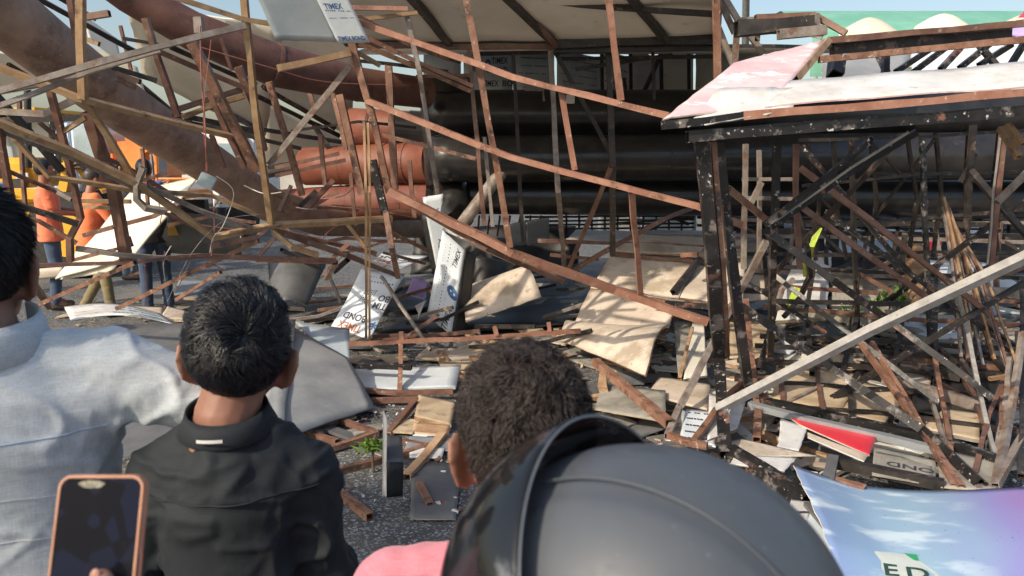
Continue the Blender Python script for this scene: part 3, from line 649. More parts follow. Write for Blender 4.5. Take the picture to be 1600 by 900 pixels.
rp([(880, 380, 7.2), (1150, 384, 7.2), (1150, 362, 8.4), (900, 360, 8.4)], m=('cream', 'dust', 'brown'), wav=.02)
T(RP, 'frame_tube', 'brown', .05, (958, 397, 6.65), (1100, 410, 6.45), (1165, 408, 6.45)); T(RP, 'frame_tube', 'grey', .055, (930, 440, 6.05), (1020, 466, 5.75), (1110, 478, 5.5))
T(RP, 'frame_tube', 'dark', .06, (1052, 457, 5.85), (1094, 404, 6.5)); T(RP, 'frame_tube', 'brown', .055, (1094, 404, 6.5), (1140, 330, 6.9))
T(RP, 'frame_tube', 'brown', .055, (893, 424, 6.2), (945, 393, 6.5), (1040, 341, 7.2), (1080, 326, 7.5)); T(RP, 'frame_tube', 'brown', .05, (840, 376, 7.1), (1000, 381, 7.1), (1165, 388, 6.9))
T(RP, 'frame_tube', 'rust', .06, (1016, 469, 5.55), (1042, 474, 5.5)); T(RP, 'frame_tube', 'black', .055, (1042, 474, 5.5), (1120, 480, 5.4)); T(RP, 'frame_tube', 'rust', .05, (1066, 399, 6.2), (1092, 397, 6.1)); T(RP, 'frame_tube', 'dark', .05, (1092, 397, 6.1), (1165, 396, 6.0))
T(RP, 'frame_tube', 'brown', .04, (860, 398, 6.4), (935, 405, 6.4))
T(RP, 'torn_batten', 'wood', .035, (897, 507, 5.55), (980, 513, 5.5), (1044, 519, 5.5)); T(RP, 'torn_batten', 'card', .03, (905, 512, 5.5), (1040, 522, 5.45))
T(RP, 'torn_batten', 'wood', .02, (985, 522, 5.45), (1042, 528, 5.4))
sheet('upturned_board', [(1060, 590, 5.4), (1075, 585, 5.4), (1080, 505, 6.0), (1052, 500, 6.0)], ('dust', 'cream'), None, label='grey board standing on edge in the dark opening right of the cream ramp')
L_('light stick leaning in the dark opening right of the cream ramp', 'wood', .03, (1062, 592, 5.2), (1082, 512, 5.3), name='wooden_stick', group=None, cat='stick')

# ================================================================== printed boards in the centre
def letters_board(s, rot, items):
    for (t, u, v, h, m) in items: decal(s, t, u, v, h, rot, m)
TB = empty('printed_board', P(695, 500, 6.2), 'tall white and blue printed board standing on end with a black folded side', 'board')
t1 = sheet('face', [P(667, 493, 7.1), G(705, 524, .02), P(726, 391, 7.2), P(692, 360, 7.25)], ('bluew', 'blk', 'bluew'), TB, nu=8, nv=14, th=.008, wav=.012)
sheet('folded_side', [G(706, 524, .02), G(728, 521, .02), P(744, 397, 7.4), P(727, 391, 7.2)], ('blk', 'blk'), TB, nu=4, nv=10, wav=.01)
decal(t1, 'TIMEX', .74, .84, .055, 80, 'ink', sx=.9); decal(t1, 'TIMEX', .74, .14, .065, 80, 'ink', sx=.9); decal(t1, '8', .80, .45, .12, 80, 'inkb', sx=.8); decal(t1, '0', .8, .45, .15, 80, 'inkb', sx=1.2)
dashes(t1, .38, .08, .42, .95, 22, .012, .012); dashes(t1, .2, .08, .22, .9, 26, .006, .01, 'inkb'); dashes(t1, .55, .1, .57, .95, 30, .005, .008); dashes(t1, .3, .1, .32, .9, 30, .004, .006)
TB2 = empty('printed_board', P(675, 410, 6.6), 'narrow white printed board leaning behind the tall one, its top against the black drum', 'board')
t2 = sheet('face', [P(684, 430, 8.0), P(700, 400, 8.0), P(692, 303, 7.9), P(660, 308, 7.9)], ('bluew', 'blk', 'pink'), TB2, nu=6, nv=12, th=.008, wav=.01)
sheet('folded_side', [P(676, 428, 8.06), P(684, 430, 8.0), P(667, 335, 7.95), P(656, 334, 8.0)], ('blk', 'blk'), TB2, nu=3, nv=8)
decal(t2, 'TIMEX', .5, .25, .07, 78, 'ink', sx=.9); decal(t2, 'X', .55, .78, .07, 78, 'inkb')
B3 = sheet('printed_board', [(518, 511, 5.6), (577, 530, 5.3), (632, 428, 6.1), (567, 418, 6.3)], ('bluew', 'blk', 'pink'), None, nu=8, nv=10, th=.008, label='white printed board lying tilted, its big lettering upside down, behind the slim double post', cat='board', wav=.02)
for t, u, v, h, m in (('BOND', .42, .22, .085, 'ink'), ('TIMEX', .42, .075, .085, 'inko'), ('BO', .86, .56, .085, 'ink'), ('TIM', .85, .44, .08, 'ink'), ('*', .93, .17, .1, 'inkb')): decal(B3, t, u, v, h, 180, m)
for r in range(6): dashes(B3, .3 + r * .05, .45, .34 + r * .05, .68, 7, .012, .02, 'ink')
dashes(B3, .25, .8, .9, .8, 9, .02, .02, 'ink'); dashes(B3, .2, .87, .8, .87, 9, .02, .008, 'inkb')
B4 = sheet('printed_board', [(584, 407, 6.4), (628, 420, 6.1), (669, 400, 6.6), (597, 396, 6.8)], ('bluew', 'blk', 'pink'), None, nu=8, nv=6, th=.008, label='small printed board lying flat with upside down lettering above the tilted one', cat='board')
decal(B4, 'BOND', .42, .55, .12, 180, 'ink'); decal(B4, 'TIMEX', .3, .12, .1, 180, 'inko')
# curved sheets beside them
sheet('curled_sheet', [(690, 358, 6.3), (872, 432, 5.6), (850, 425, 5.5), (705, 348, 6.2)], ('white', 'creamw'), None, label='long white curled strip hanging under the lowest rusty chord', th=.006, bend=lambda u, v: .05 * math.sin(3 * u))
sheet('curled_sheet', [(722, 372, 6.1), (840, 412, 5.7), (868, 430, 5.6), (700, 362, 6.25)], ('creamw', 'white'), None, label='pale underside of the curled strip below the rusty chord', th=.006)
sheet('barrel_panel', [(728, 505, 5.9), (846, 464, 5.9), (822, 420, 6.5), (736, 450, 6.6)], ('cream', 'dust'), None, label='bowed cream panel on the ground right of the tall printed board', th=.01, bend=lambda u, v: .16 * math.sin(math.pi * v))
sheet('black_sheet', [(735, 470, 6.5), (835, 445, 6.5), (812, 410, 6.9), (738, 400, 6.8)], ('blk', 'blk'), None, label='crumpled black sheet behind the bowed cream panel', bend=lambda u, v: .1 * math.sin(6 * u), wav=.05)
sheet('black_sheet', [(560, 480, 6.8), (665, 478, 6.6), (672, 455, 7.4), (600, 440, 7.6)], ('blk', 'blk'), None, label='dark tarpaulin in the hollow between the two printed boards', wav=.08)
sheet('lilac_film', [(634, 455, 6.2), (664, 468, 6.1), (668, 440, 6.4), (645, 430, 6.5)], ('purple', 'purple'), None, label='crumpled lilac film in the hollow behind the printed boards', wav=.08)
sheet('white_scrap', [(667, 470, 6.0), (652, 500, 5.6), (655, 492, 5.7), (649, 480, 6.0)], ('white', 'white'), None, label='white scrap of sheet in the dark hollow', wav=.02)
sheet('grey_hull', [(425, 492, 6.5), (480, 478, 6.4), (510, 412, 7.0), (418, 405, 7.0)], ('dgrey', 'greys'), None, label='dark grey bowed sheet behind the boys hair', bend=lambda u, v: .15 * math.sin(math.pi * u), nu=12)
sheet('grey_hull', [(255, 385, 7.6), (395, 395, 7.2), (385, 345, 7.8), (268, 330, 7.9)], ('dgrey', 'dust'), None, label='dusty grey curved sheet lying under the end of the ivory panel', bend=lambda u, v: .25 * math.sin(math.pi * v), nu=12)
sheet('small_printed_sheet', [(797, 385, 8.4), (822, 382, 8.4), (822, 345, 8.6), (797, 350, 8.6)], ('bluew', 'blk'), None, label='small printed sheet left of the posts under the black pipes', cat='sheet')
sheet('small_printed_sheet', [(824, 384, 8.3), (858, 374, 8.3), (858, 340, 8.6), (824, 345, 8.6)], ('bluew', 'blk'), None, label='wider small printed sheet beside the grey brown post', cat='sheet')
for nm in ('small_printed_sheet', 'small_printed_sheet.001'): pass
# white boards on the ground
sheet('long_white_board', [(545, 612, 4.7), (712, 607, 4.8), (720, 572, 5.2), (543, 577, 5.15)], ('bluew', 'white'), None, label='long bluish white board lying on the ground behind the rust frame', th=.02, cat='board', wav=.01)

# ---- rust floor frame in the centre
FF = empty('welded_frame', P(625, 535, 5.0), 'low rusty frame with a long top rail standing before the bowed cream panel', 'frame')
T(FF, 'top_rail', 'rustb', .042, (545, 537, 4.75), (720, 530, 4.8), (907, 517, 4.9)); T(FF, 'post', 'rust', .042, (626, 537, 4.78), (624, 616, 4.65))
T(FF, 'cleat', 'rustb', .045, (627, 518, 4.78), (628, 532, 4.78)); T(FF, 'cleat', 'rustb', .045, (773, 511, 4.8), (776, 523, 4.8)); T(FF, 'cleat', 'rustb', .04, (857, 504, 4.85), (859, 518, 4.85))
T(FF, 'bottom_rail', 'brown', .045, (563, 609, 4.62), (620, 614, 4.6), (708, 612, 4.6)); T(FF, 'stub', 'black', .05, (545, 571, 4.7), (643, 574, 4.6))
SF = empty('welded_frame', P(590, 677, 4.0), 'small rusty frame lying flat on the asphalt in front of the long white board', 'frame')
for a, mt in (([(439, 699, 3.9), (478, 713, 3.75), (590, 677, 4.0)], 'rust'), ([(590, 677, 4.0), (530, 656, 4.25)], 'brown'), ([(466, 672, 4.1), (527, 691, 3.95)], 'brown'), ([(530, 656, 4.25), (440, 690, 3.95)], 'brown')): tube('tube', a, .045, mt, SF)
GB = 'loose bars on the asphalt between the boy and the helmet'
for lb, mt, w_, p_ in (('brown bar lying on the asphalt right below the small frame', 'rust', .05, [(507, 742, 3.65), (600, 718, 3.8), (700, 690, 4.0)]),
                       ('brown bar rising behind the black folded piece', 'brown', .05, [(607, 678, 4.2), (648, 628, 4.4)]),
                       ('splintered rusty plank end sticking up beside the curly hair', 'wood', .06, [(635, 747, 3.7), (665, 715, 3.8), (692, 680, 3.9)]),
                       ('rusty bar on the asphalt beside the boys shoulder', 'rust', .05, [(527, 768, 3.55), (578, 808, 3.35)]),
                       ('brown bar under the long white board', 'brown', .045, [(580, 626, 4.6), (653, 624, 4.6)]),
                       ('rusty stub bar beside the curly hair, close to the helmet', 'rust', .045, [(655, 757, 3.5), (672, 790, 3.4)]),
                       ('thin brown bar over the white scrap by the black folded piece', 'brown', .04, [(630, 690, 4.1), (664, 697, 3.95)])):
    L_(lb, mt, w_, *p_, group=GB)
sheet('wood_plank', [(648, 655, 4.3), (704, 668, 4.2), (712, 632, 4.5), (655, 620, 4.6)], ('card', 'wood'), None, label='thick broken plywood block with crumbling edge beside the curly hair', th=.04, rag=.05, cat='plank')
sheet('wood_plank', [(645, 678, 4.1), (700, 684, 4.0), (703, 668, 4.1), (648, 664, 4.2)], ('wood', 'card'), None, label='brown board edge under the plywood block', th=.03, rag=.05, cat='plank')
s = sheet('blue_white_scrap', [(634, 692, 3.95), (690, 694, 3.9), (692, 676, 4.1), (655, 672, 4.2)], ('bluew', 'white'), None, label='bluish white scrap with blue marks under the plywood block', cat='scrap'); dashes(s, .5, .5, .9, .6, 5, .03, .02, 'inkb')
sheet('white_scrap', [(640, 715, 3.8), (690, 716, 3.75), (695, 700, 3.8), (640, 700, 3.85)], ('white', 'white'), None, label='white triangular scrap on the asphalt behind the splintered plank', cat='scrap')
sheet('grey_scrap', [(632, 702, 3.85), (720, 705, 3.8), (715, 685, 3.9), (640, 682, 4.0)], ('greys', 'greys'), None, label='grey sheet scrap under the splintered plank', cat='scrap')
sheet('grey_scrap', [(641, 812, None, .012), (712, 812, None, .012), (722, 722, None, .012), (643, 724, None, .012)], ('dgrey', 'dust'), None, label='dusty grey slab flat on the asphalt beside the helmet', cat='slab', wav=.002)
FB = empty('folded_cladding', P(615, 775, 3.4), 'black folded cladding offcut standing on the asphalt with a thin white flange', 'cladding offcut')
a1, a2 = P(601, 776, 3.42), P(601, 648, 3.5)
sheet('flange', [P(598, 776, 3.44), P(604, 775, 3.32), P(604, 655, 3.42), P(599, 642, 3.6)], ('white', 'white'), FB, nu=2, nv=6, th=.004)
sheet('front', [P(604, 777, 3.34), P(629, 775, 3.4), P(630, 723, 3.4), P(604, 722, 3.36)], ('blk', 'blk'), FB, nu=4, nv=4, th=.005, rag=.04)
sheet('top', [P(604, 722, 3.36), P(630, 723, 3.4), P(628, 682, 3.75), P(604, 680, 3.72)], ('dgrey', 'blk'), FB, nu=4, nv=4, th=.005)
sheet('white_scrap', [(517, 770, 3.45), (533, 768, 3.45), (532, 745, 3.6), (518, 740, 3.65)], ('white', 'wood'), None, label='small pale scrap standing at the boys shoulder', cat='scrap')

# ---- big grey sheets behind the boy
GS = sheet('grey_sheet', [(390, 705, 3.45), (585, 634, 4.3), (543, 560, 4.6), (440, 500, 4.9)], ('greys', 'greys'), None, nu=14, nv=12, th=.008, label='big dull grey sheet with white specks draped behind the boy in black', cat='sheet', bend=lambda u, v: .03 * math.sin(math.pi * u) * math.sin(math.pi * v), wav=.02)
sheet('grey_sheet', [(300, 650, 3.9), (440, 690, 3.5), (462, 500, 4.85), (290, 505, 4.8)], ('greys', 'greys'), None, nu=10, nv=8, th=.008, label='dull grey sheet half hidden behind the boys head', cat='sheet', wav=.02)
sheet('grey_sheet', [(543, 582, 4.62), (546, 581, 4.62), (546, 514, 4.9), (460, 503, 4.95)], ('blue', 'greys'), None, nu=8, nv=6, th=.008, label='lighter grey corner flap behind the big dull grey sheet', cat='sheet')
sheet('grey_sheet', [(180, 600, 4.1), (300, 585, 4.2), (298, 505, 4.8), (170, 508, 4.75)], ('dgrey', 'greys'), None, nu=10, nv=8, th=.008, label='darker grey sheet between the pale blue shoulder and the boys ear', cat='sheet', bend=lambda u, v: .015 * math.sin(2 * math.pi * v))
sheet('grey_sheet', [(170, 720, 3.3), (300, 690, 3.4), (300, 590, 4.1), (170, 610, 4.0)], ('dgrey', 'greys'), None, nu=6, nv=6, th=.008, label='speckled grey sheet seen below the pale blue sleeve', cat='sheet')
sheet('white_scrap', [(160, 745, 3.0), (190, 720, 3.05), (187, 690, 3.1), (180, 690, 3.1)], ('white', 'white'), None, label='white pointed scrap between the pale blue shirt and the black shirt', cat='scrap')
bn = sheet('cloth_banner', [(110, 500, 4.9), (278, 508, 4.85), (250, 490, 5.3), (100, 480, 5.5)], ('white', 'bluew'), None, nu=12, nv=6, th=.006, label='white banner with teal handwriting lying behind the pale blue shoulder', cat='banner', bend=lambda u, v: .06 * math.sin(math.pi * u))
for r in range(3): dashes(bn, .42 + r * .04, .2 + r * .25, .9, .2 + r * .25, 12, .035, .07, 'inkt')
for r in range(4): dashes(bn, .05, .2 + r * .2, .4, .25 + r * .2, 3, .16, .01, 'inkt')
sheet('cream_slab', [(250, 500, 5.3), (286, 500, 5.3), (290, 488, 5.7), (262, 480, 5.8)], ('cream', 'card'), None, label='cream slab on the street left of the boys hair', cat='slab', th=.03)
sheet('cream_slab', [(195, 492, 5.8), (255, 494, 5.8), (255, 482, 6.2), (205, 480, 6.3)], ('cream', 'card'), None, label='cream slab on the street behind the banner', cat='slab', th=.03)
sheet('cream_slab', [(270, 466, 7.0), (335, 468, 7.0), (330, 440, 7.6), (280, 438, 7.6)], ('greys', 'card'), None, label='grey slab lying flat behind the long rusty slanting bar', cat='slab', th=.03)
IV = sheet('ivory_panel', [P(88, 437, 7.2), P(213, 396, 7.0), P(311, 276, 7.6), P(205, 300, 7.9)], ('creamw', 'under'), None, nu=10, nv=10, th=.012, label='long ivory panel being carried by the workers in orange', cat='panel', wav=.02)
sheet('ivory_panel', [P(95, 437, 7.25), P(175, 425, 7.1), P(195, 398, 7.1), P(120, 392, 7.3)], ('creamw', 'under'), None, th=.012, label='lower ivory panel end resting in the worker hands', cat='panel')
sheet('rolled_sheet', [(44, 438, 6.8), (104, 432, 6.8), (104, 420, 6.9), (44, 424, 6.9)], ('cream', 'cream'), None, label='rolled tan sheet beside the pale blue mans ear', cat='roll', th=.02, bend=lambda u, v: .08 * math.sin(math.pi * v))
sheet('yellow_scrap', [(262, 392, 7.4), (290, 388, 7.4), (272, 352, 7.6), (262, 350, 7.6)], ('hiv', 'hiv'), None, label='yellow scrap hanging at the end of the ivory panel', cat='scrap')
D.objects['yellow_scrap'].data.materials[0] = nmat('yellow_film', (.6, .33, .04), (.7, .42, .07), 5, .5, .05)

# ================================================================== right: black portal frame and white face
BF = empty('billboard_frame', P(1133, 712, 4.15), 'flaking black portal frame holding up the pink and white board at the right', 'frame')
T(BF, 'main_post', 'black', .085, (1096, 222, 3.95), (1112, 400, 4.0), (1124, 560, 4.05), (1134, 712, 4.1), roll=.1)
T(BF, 'main_post', 'rust', .035, (1114, 222, 3.98), (1128, 400, 4.02), (1136, 552, 4.08), h=.06)
T(BF, 'second_post', 'black', .065, (1122, 225, 4.2), (1146, 430, 4.25), (1170, 612, 4.3))
T(BF, 'head_beam', 'black', .07, (1074, 214, 3.85), (1600, 172, 3.85), (1780, 155, 3.85), h=.085)
T(BF, 'lip_beam', 'rustb', .055, (1160, 181, 3.8), (1600, 145, 3.8), (1780, 128, 3.8), h=.06)
T(BF, 'lip_beam', 'black', .052, (1034, 196, 3.8), (1100, 190, 3.8), (1162, 181, 3.8), h=.055)
T(BF, 'rear_beam', 'rust', .05, (1280, 93, 4.6), (1600, 62, 4.6), (1760, 48, 4.6), h=.05); T(BF, 'rear_beam', 'brown', .05, (1297, 63, 4.9), (1548, 41, 4.9), (1700, 28, 4.9), h=.055)
T(BF, 'side_beam', 'gold', .05, (1243, 124, 4.35), (1294, 63, 4.85)); T(BF, 'corner_beam', 'grey', .07, (1216, 54, 4.9), (1290, 47, 4.9))
T(BF, 'corner_beam', 'brown', .05, (1180, 28, 5.2), (1272, 24, 5.2), (1322, 52, 5.1), h=.06); T(BF, 'corner_beam', 'dark', .12, (1150, 45, 5.1), (1268, 38, 5.1)); T(BF, 'corner_post', 'grey', .06, (1272, 22, 5.15), (1274, 48, 5.15))
T(BF, 'under_beam', 'dark', .12, (1300, 76, 5.0), (1575, 52, 5.0), h=.1)
pk = sheet('face_panel', [(1036, 190, 3.82), (1205, 166, 3.95), (1288, 62, 4.85), (1145, 100, 4.45)], ('pink', 'under'), BF, nu=14, nv=10, th=.008, wav=.02, rag=.02)
sheet('face_panel', [(1078, 196, 3.775), (1240, 172, 3.775), (1250, 135, 4.1), (1120, 140, 4.1)], ('white', 'under'), BF, nu=12, nv=5, th=.005, wav=.015, rag=.06)
sheet('face_panel', [(1195, 168, 3.83), (1780, 120, 3.83), (1780, 84, 4.25), (1232, 128, 4.25)], ('white', 'under', 'pink'), BF, nu=30, nv=5, th=.008, wav=.03, rag=.01)
sheet('face_panel', [(1255, 54, 4.88), (1284, 62, 4.88), (1290, 50, 4.9), (1240, 58, 4.9)], ('pink', 'under'), BF, nu=4, nv=2)
sheet('face_panel', [(1556, 60, 5.0), (1720, 50, 5.0), (1720, 20, 5.4), (1588, 32, 5.4)], ('purple', 'under'), BF, nu=6, nv=4)
sheet('face_panel', [(1590, 28, 5.3), (1760, 22, 5.3), (1760, 8, 5.6), (1600, 18, 5.6)], ('red', 'under'), BF, nu=4, nv=3)
# lattice seen between the beams
for (x1, y1, x2, y2) in ((1400, 110, 1452, 78), (1428, 110, 1476, 76), (1500, 104, 1545, 70), (1470, 106, 1500, 76), (1530, 100, 1580, 70), (1556, 100, 1530, 70), (1580, 98, 1600, 68), (1386, 112, 1372, 84)):
    T(BF, 'lattice_bar', 'black', .045, (x1, y1 + 2, 5.2), (x2, y2, 5.3))
T(BF, 'lattice_bar', 'dark', .05, (1383, 118, 5.1), (1384, 86, 5.2)); T(BF, 'lattice_bar', 'black', .1, (1305, 118, 5.2), (1308, 92, 5.3))
sheet('inner_panel', [(1284, 124, 5.6), (1420, 112, 5.6), (1424, 76, 5.9), (1284, 84, 5.9)], ('greys', 'under'), BF, th=.01); sheet('inner_panel', [(1425, 112, 5.6), (1620, 100, 5.6), (1620, 60, 5.9), (1425, 76, 5.9)], ('bluew', 'under'), BF, th=.01)
# grey props behind the corner
for lb, mt, w_, p_ in (('rusty upright tube at the right end of the roof', 'rust', .052, [(1118, -20, 5.0), (1121, 124, 5.1)]), ):
    L_(lb, mt, w_, *p_, name='steel_post', group=None, cat='post')
CT = empty('grey_truss', P(1150, 100, 5.4), 'small grey truss bay beside the lamp pole at the top right', 'truss')
for a in ([(1122, -5, 5.4), (1148, 52, 5.4)], [(1122, 42, 5.4), (1148, 108, 5.4)], [(1152, 36, 5.3), (1148, 102, 5.3)], [(1131, -5, 5.3), (1157, 38, 5.3)], [(1160, 40, 5.3), (1193, 84, 5.3)], [(1155, 32, 5.4), (1240, 28, 5.4)], [(1184, 40, 5.3), (1182, 65, 5.3)]): tube('tube', a, .045, 'grey', CT)
lp = empty('lamp_pole', P(1167, 240, 16), 'slim pale pole rising into the sky at the top right', 'pole'); link('shaft', round_mesh([Vector((P(1167, 240, 16).x, 16, 0)), P(1167, -80, 16)], [.09, .07], 12), M['pale'], lp, smooth=True)
# braces under the head beam
for nm, mt, w_, p_ in (('brace', 'black', .04, [(1195, 352, 4.25), (1323, 250, 4.1), (1362, 217, 4.0)]), ('brace', 'black', .04, [(1208, 352, 4.3), (1323, 272, 4.1), (1433, 206, 3.95)]), ('brace', 'pale', .015, [(1212, 345, 4.27), (1330, 262, 4.07), (1420, 206, 3.93)]),
                       ('post', 'black', .052, [(1214, 225, 4.6), (1210, 350, 4.6), (1203, 555, 4.7)]), ('post', 'brown', .04, [(1244, 225, 4.8), (1243, 300, 4.8), (1250, 420, 4.8)]), ('brace', 'brown', .045, [(1250, 262, 4.9), (1300, 300, 4.8), (1395, 372, 4.7), (1490, 447, 4.6), (1545, 490, 4.5)]),
                       ('brace', 'black', .05, [(1207, 367, 4.4), (1300, 437, 4.3), (1395, 505, 4.2), (1550, 622, 4.0)]), ('brace', 'brown', .045, [(1237, 312, 4.8), (1360, 402, 4.6), (1453, 468, 4.5)]),
                       ('brace', 'black', .06, [(1150, 473, 4.3), (1300, 575, 4.1), (1443, 673, 3.9), (1533, 757, 3.75)]), ('brace', 'rust', .045, [(1138, 294, 4.3), (1200, 346, 4.4)]),
                       ('rail', 'grey', .03, [(1150, 309, 5.0), (1250, 311, 5.0)]), ('rail', 'grey', .03, [(1160, 280, 5.1), (1240, 280, 5.1)]), ('strut', 'grey', .04, [(1190, 285, 4.9), (1172, 320, 4.9)]),
                       ('post', 'grey', .04, [(1165, 225, 5.0), (1162, 420, 5.0)]), ('post', 'grey', .035, [(1186, 235, 5.2), (1186, 420, 5.2)])):
    T(BF, nm, mt, w_, *p_)
T(BF, 'sill_beam', 'black', .075, (1140, 706, 3.95), (1200, 742, 3.7), (1262, 785, 3.45), h=.09)
for a in ([(1252, 228, 5.2), (1420, 425, 5.0)], [(1400, 222, 5.0), (1212, 425, 5.2)], [(1620, 300, 5.4), (1385, 472, 5.2)], [(1290, 330, 5.6), (1600, 560, 5.2)], [(1212, 432, 5.0), (1480, 640, 4.6)], [(1620, 430, 4.9), (1300, 622, 4.8)], [(1150, 430, 5.4), (1290, 520, 5.2)], [(1330, 220, 5.6), (1340, 520, 5.6)], [(1440, 215, 5.8), (1455, 560, 5.6)], [(1205, 470, 5.0), (1420, 475, 5.0)], [(1180, 540, 5.0), (1560, 560, 5.0)]):
    T(BF, 'brace', random.choice(['black', 'dark']), .042, *a)
# posts at the right
RF = empty('right_frame', P(1550, 413, 5.0), 'slender brown frame standing at the right edge under the black head beam', 'frame')
for nm, mt, w_, p_ in (('post', 'brown', .045, [(1568, 200, 4.9), (1558, 300, 4.9), (1548, 415, 4.9)]), ('post', 'pale', .012, [(1563, 215, 4.87), (1552, 300, 4.87), (1543, 413, 4.87)]), ('post', 'dark', .045, [(1521, 195, 5.3), (1513, 300, 5.3), (1511, 358, 5.3)]),
                       ('brace', 'grey', .045, [(1620, 255, 4.8), (1558, 316, 4.8)]), ('brace', 'dark', .05, [(1516, 266, 5.2), (1560, 318, 5.1), (1640, 405, 5.0)]), ('brace', 'dark', .03, [(1524, 240, 5.4), (1500, 285, 5.4)])): T(RF, nm, mt, w_, *p_)
L_('upper of two bright brown tube ends hanging below the head beam at the far right', 'gold', .042, (1574, 195, 4.3), (1598, 226, 4.2), group=None)
L_('lower of two bright brown tube ends hanging below the head beam at the far right', 'gold', .042, (1563, 200, 4.4), (1592, 246, 4.25), group=None)
# the long pale bar
L_('long pale grey bar slanting across the right side in front of everything', 'pale', .06, (1120, 640, 3.75), (1360, 516, 3.6), (1640, 384, 3.45), name='long_bar', group=None, h=.05, roll=.55, wob=0)
L_('dusty bar leaning down left across the main post, folded at its foot', 'grey', .05, (1197, 377, 4.9), (1130, 503, 4.6), (1062, 636, 4.25), group=None)
L_('grey foot of the folded dusty bar, rust showing at the break', 'grey', .048, (1061, 638, 4.2), (1043, 682, 4.0), group=None)
L_('stout rusty bar leaning against the ramp foot beside the helmet', 'rust', .062, (930, 565, 4.4), (985, 612, 4.2), (1046, 662, 4.0), group=None)
L_('rusty bar rising from behind the helmet to the second post', 'rust', .045, (1083, 692, 3.95), (1128, 628, 4.2), (1160, 600, 4.4), group=None)
L_('reddish post foot behind the main post', 'rust', .055, (1184, 640, 4.5), (1182, 688, 4.4), group=None)
L_('red brown post standing behind the second post', 'rust', .05, (1165, 470, 4.9), (1182, 640, 4.7), group=None)
L_('rusty hooked foot bar on the ground beside the helmet', 'rust', .045, (1045, 680, 4.0), (1070, 690, 3.95), (1105, 697, 3.9), group=None)
sheet('dark_tarpaulin', [P(640, 428, 10.6), P(905, 428, 10.6), P(900, 352, 10.9), P(650, 352, 10.9)], ('blk', 'blk'), None, label='black tarpaulin hanging in the shadow below the black pipes, left of the ramp', cat='tarpaulin', wav=.12, nu=16, nv=10)  # black sheet added to darken the gap below the pipes
sheet('dark_tarpaulin', [(590, 522, None, .05), (885, 510, None, .05), (930, 450, None, .05), (640, 446, None, .05)], ('blk', 'blk'), None, label='black tarpaulin in the dark hollow under the bowed cream panel', cat='tarpaulin', wav=.05, nu=16, nv=10)  # black sheet over the ground stands for the shade of the hollow
for i, (a, b, c, e) in enumerate(((1120, 1290, 415, 330), (1292, 1450, 420, 332), (1452, 1640, 430, 336))):  # black sheets added as deep shade behind the right heap
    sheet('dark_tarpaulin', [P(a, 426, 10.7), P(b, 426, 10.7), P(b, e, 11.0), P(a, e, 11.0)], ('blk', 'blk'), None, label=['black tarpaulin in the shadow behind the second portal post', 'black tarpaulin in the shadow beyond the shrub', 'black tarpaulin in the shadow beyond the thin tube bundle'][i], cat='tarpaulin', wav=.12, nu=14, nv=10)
# big level beams in the heap
HB = 'level beams lying in the right heap'
for lb, mt, w_, h_, p_ in (('broad black beam lying level above the red panel', 'black', .06, .06, [(1150, 618, 4.55), (1200, 628, 4.45), (1470, 688, 4.1), (1560, 720, 3.95)]),
                        ('dull grey face beam just under the broad black beam', 'greys', .05, .07, [(1170, 632, 4.4), (1200, 640, 4.35), (1465, 704, 4.05)]),
                        ('dark beam crossing under the red panel', 'dark', .06, .06, [(1300, 722, 4.0), (1475, 758, 3.85)]),
                        ('grey wooden beam over the black hollow at the right', 'grey', .09, .06, [(1380, 592, 5.0), (1440, 608, 4.9), (1535, 636, 4.75)]),
                        ('brown rail over the cream sheets at the right', 'brown', .05, .05, [(1388, 557, 5.2), (1570, 575, 5.1)]),
                        ('dark rail in front of the black hollow', 'dark', .06, .07, [(1370, 565, 5.1), (1500, 590, 5.0)]),
                        ('grey slab beam under the low shrub', 'dust', .09, .09, [(1235, 482, 5.9), (1400, 512, 5.7)]),
                        ('weathered beam across the middle of the right heap', 'dust', .1, .09, [(1290, 432, 6.6), (1480, 445, 6.5)]),
                        ('long dark rail beyond the shrub', 'dark', .07, .07, [(1190, 345, 8), (1560, 352, 8)]),
                        ('second long dark rail beyond the shrub', 'dark', .07, .07, [(1190, 362, 7.7), (1600, 370, 7.7)]),
                        ('weathered grey beam behind the thin tube bundle', 'dust', .1, .1, [(1300, 440, 6.3), (1600, 458, 6.2)]),
                        ('short grey post end standing behind the blue poster', 'dgrey', .06, .05, [(1292, 760, 3.55), (1302, 716, 3.75)]),
                        ('rusty angle in the heap beside the red panel', 'rust', .05, .05, [(1290, 748, 3.8), (1352, 765, 3.7)]),
                        ('black beam end behind the helmet and poster', 'dgrey', .05, .06, [(1262, 792, 3.3), (1312, 855, 3.1)])):
    L_(lb, mt, w_, *p_, h=h_, name='beam', group=HB, cat='beam')
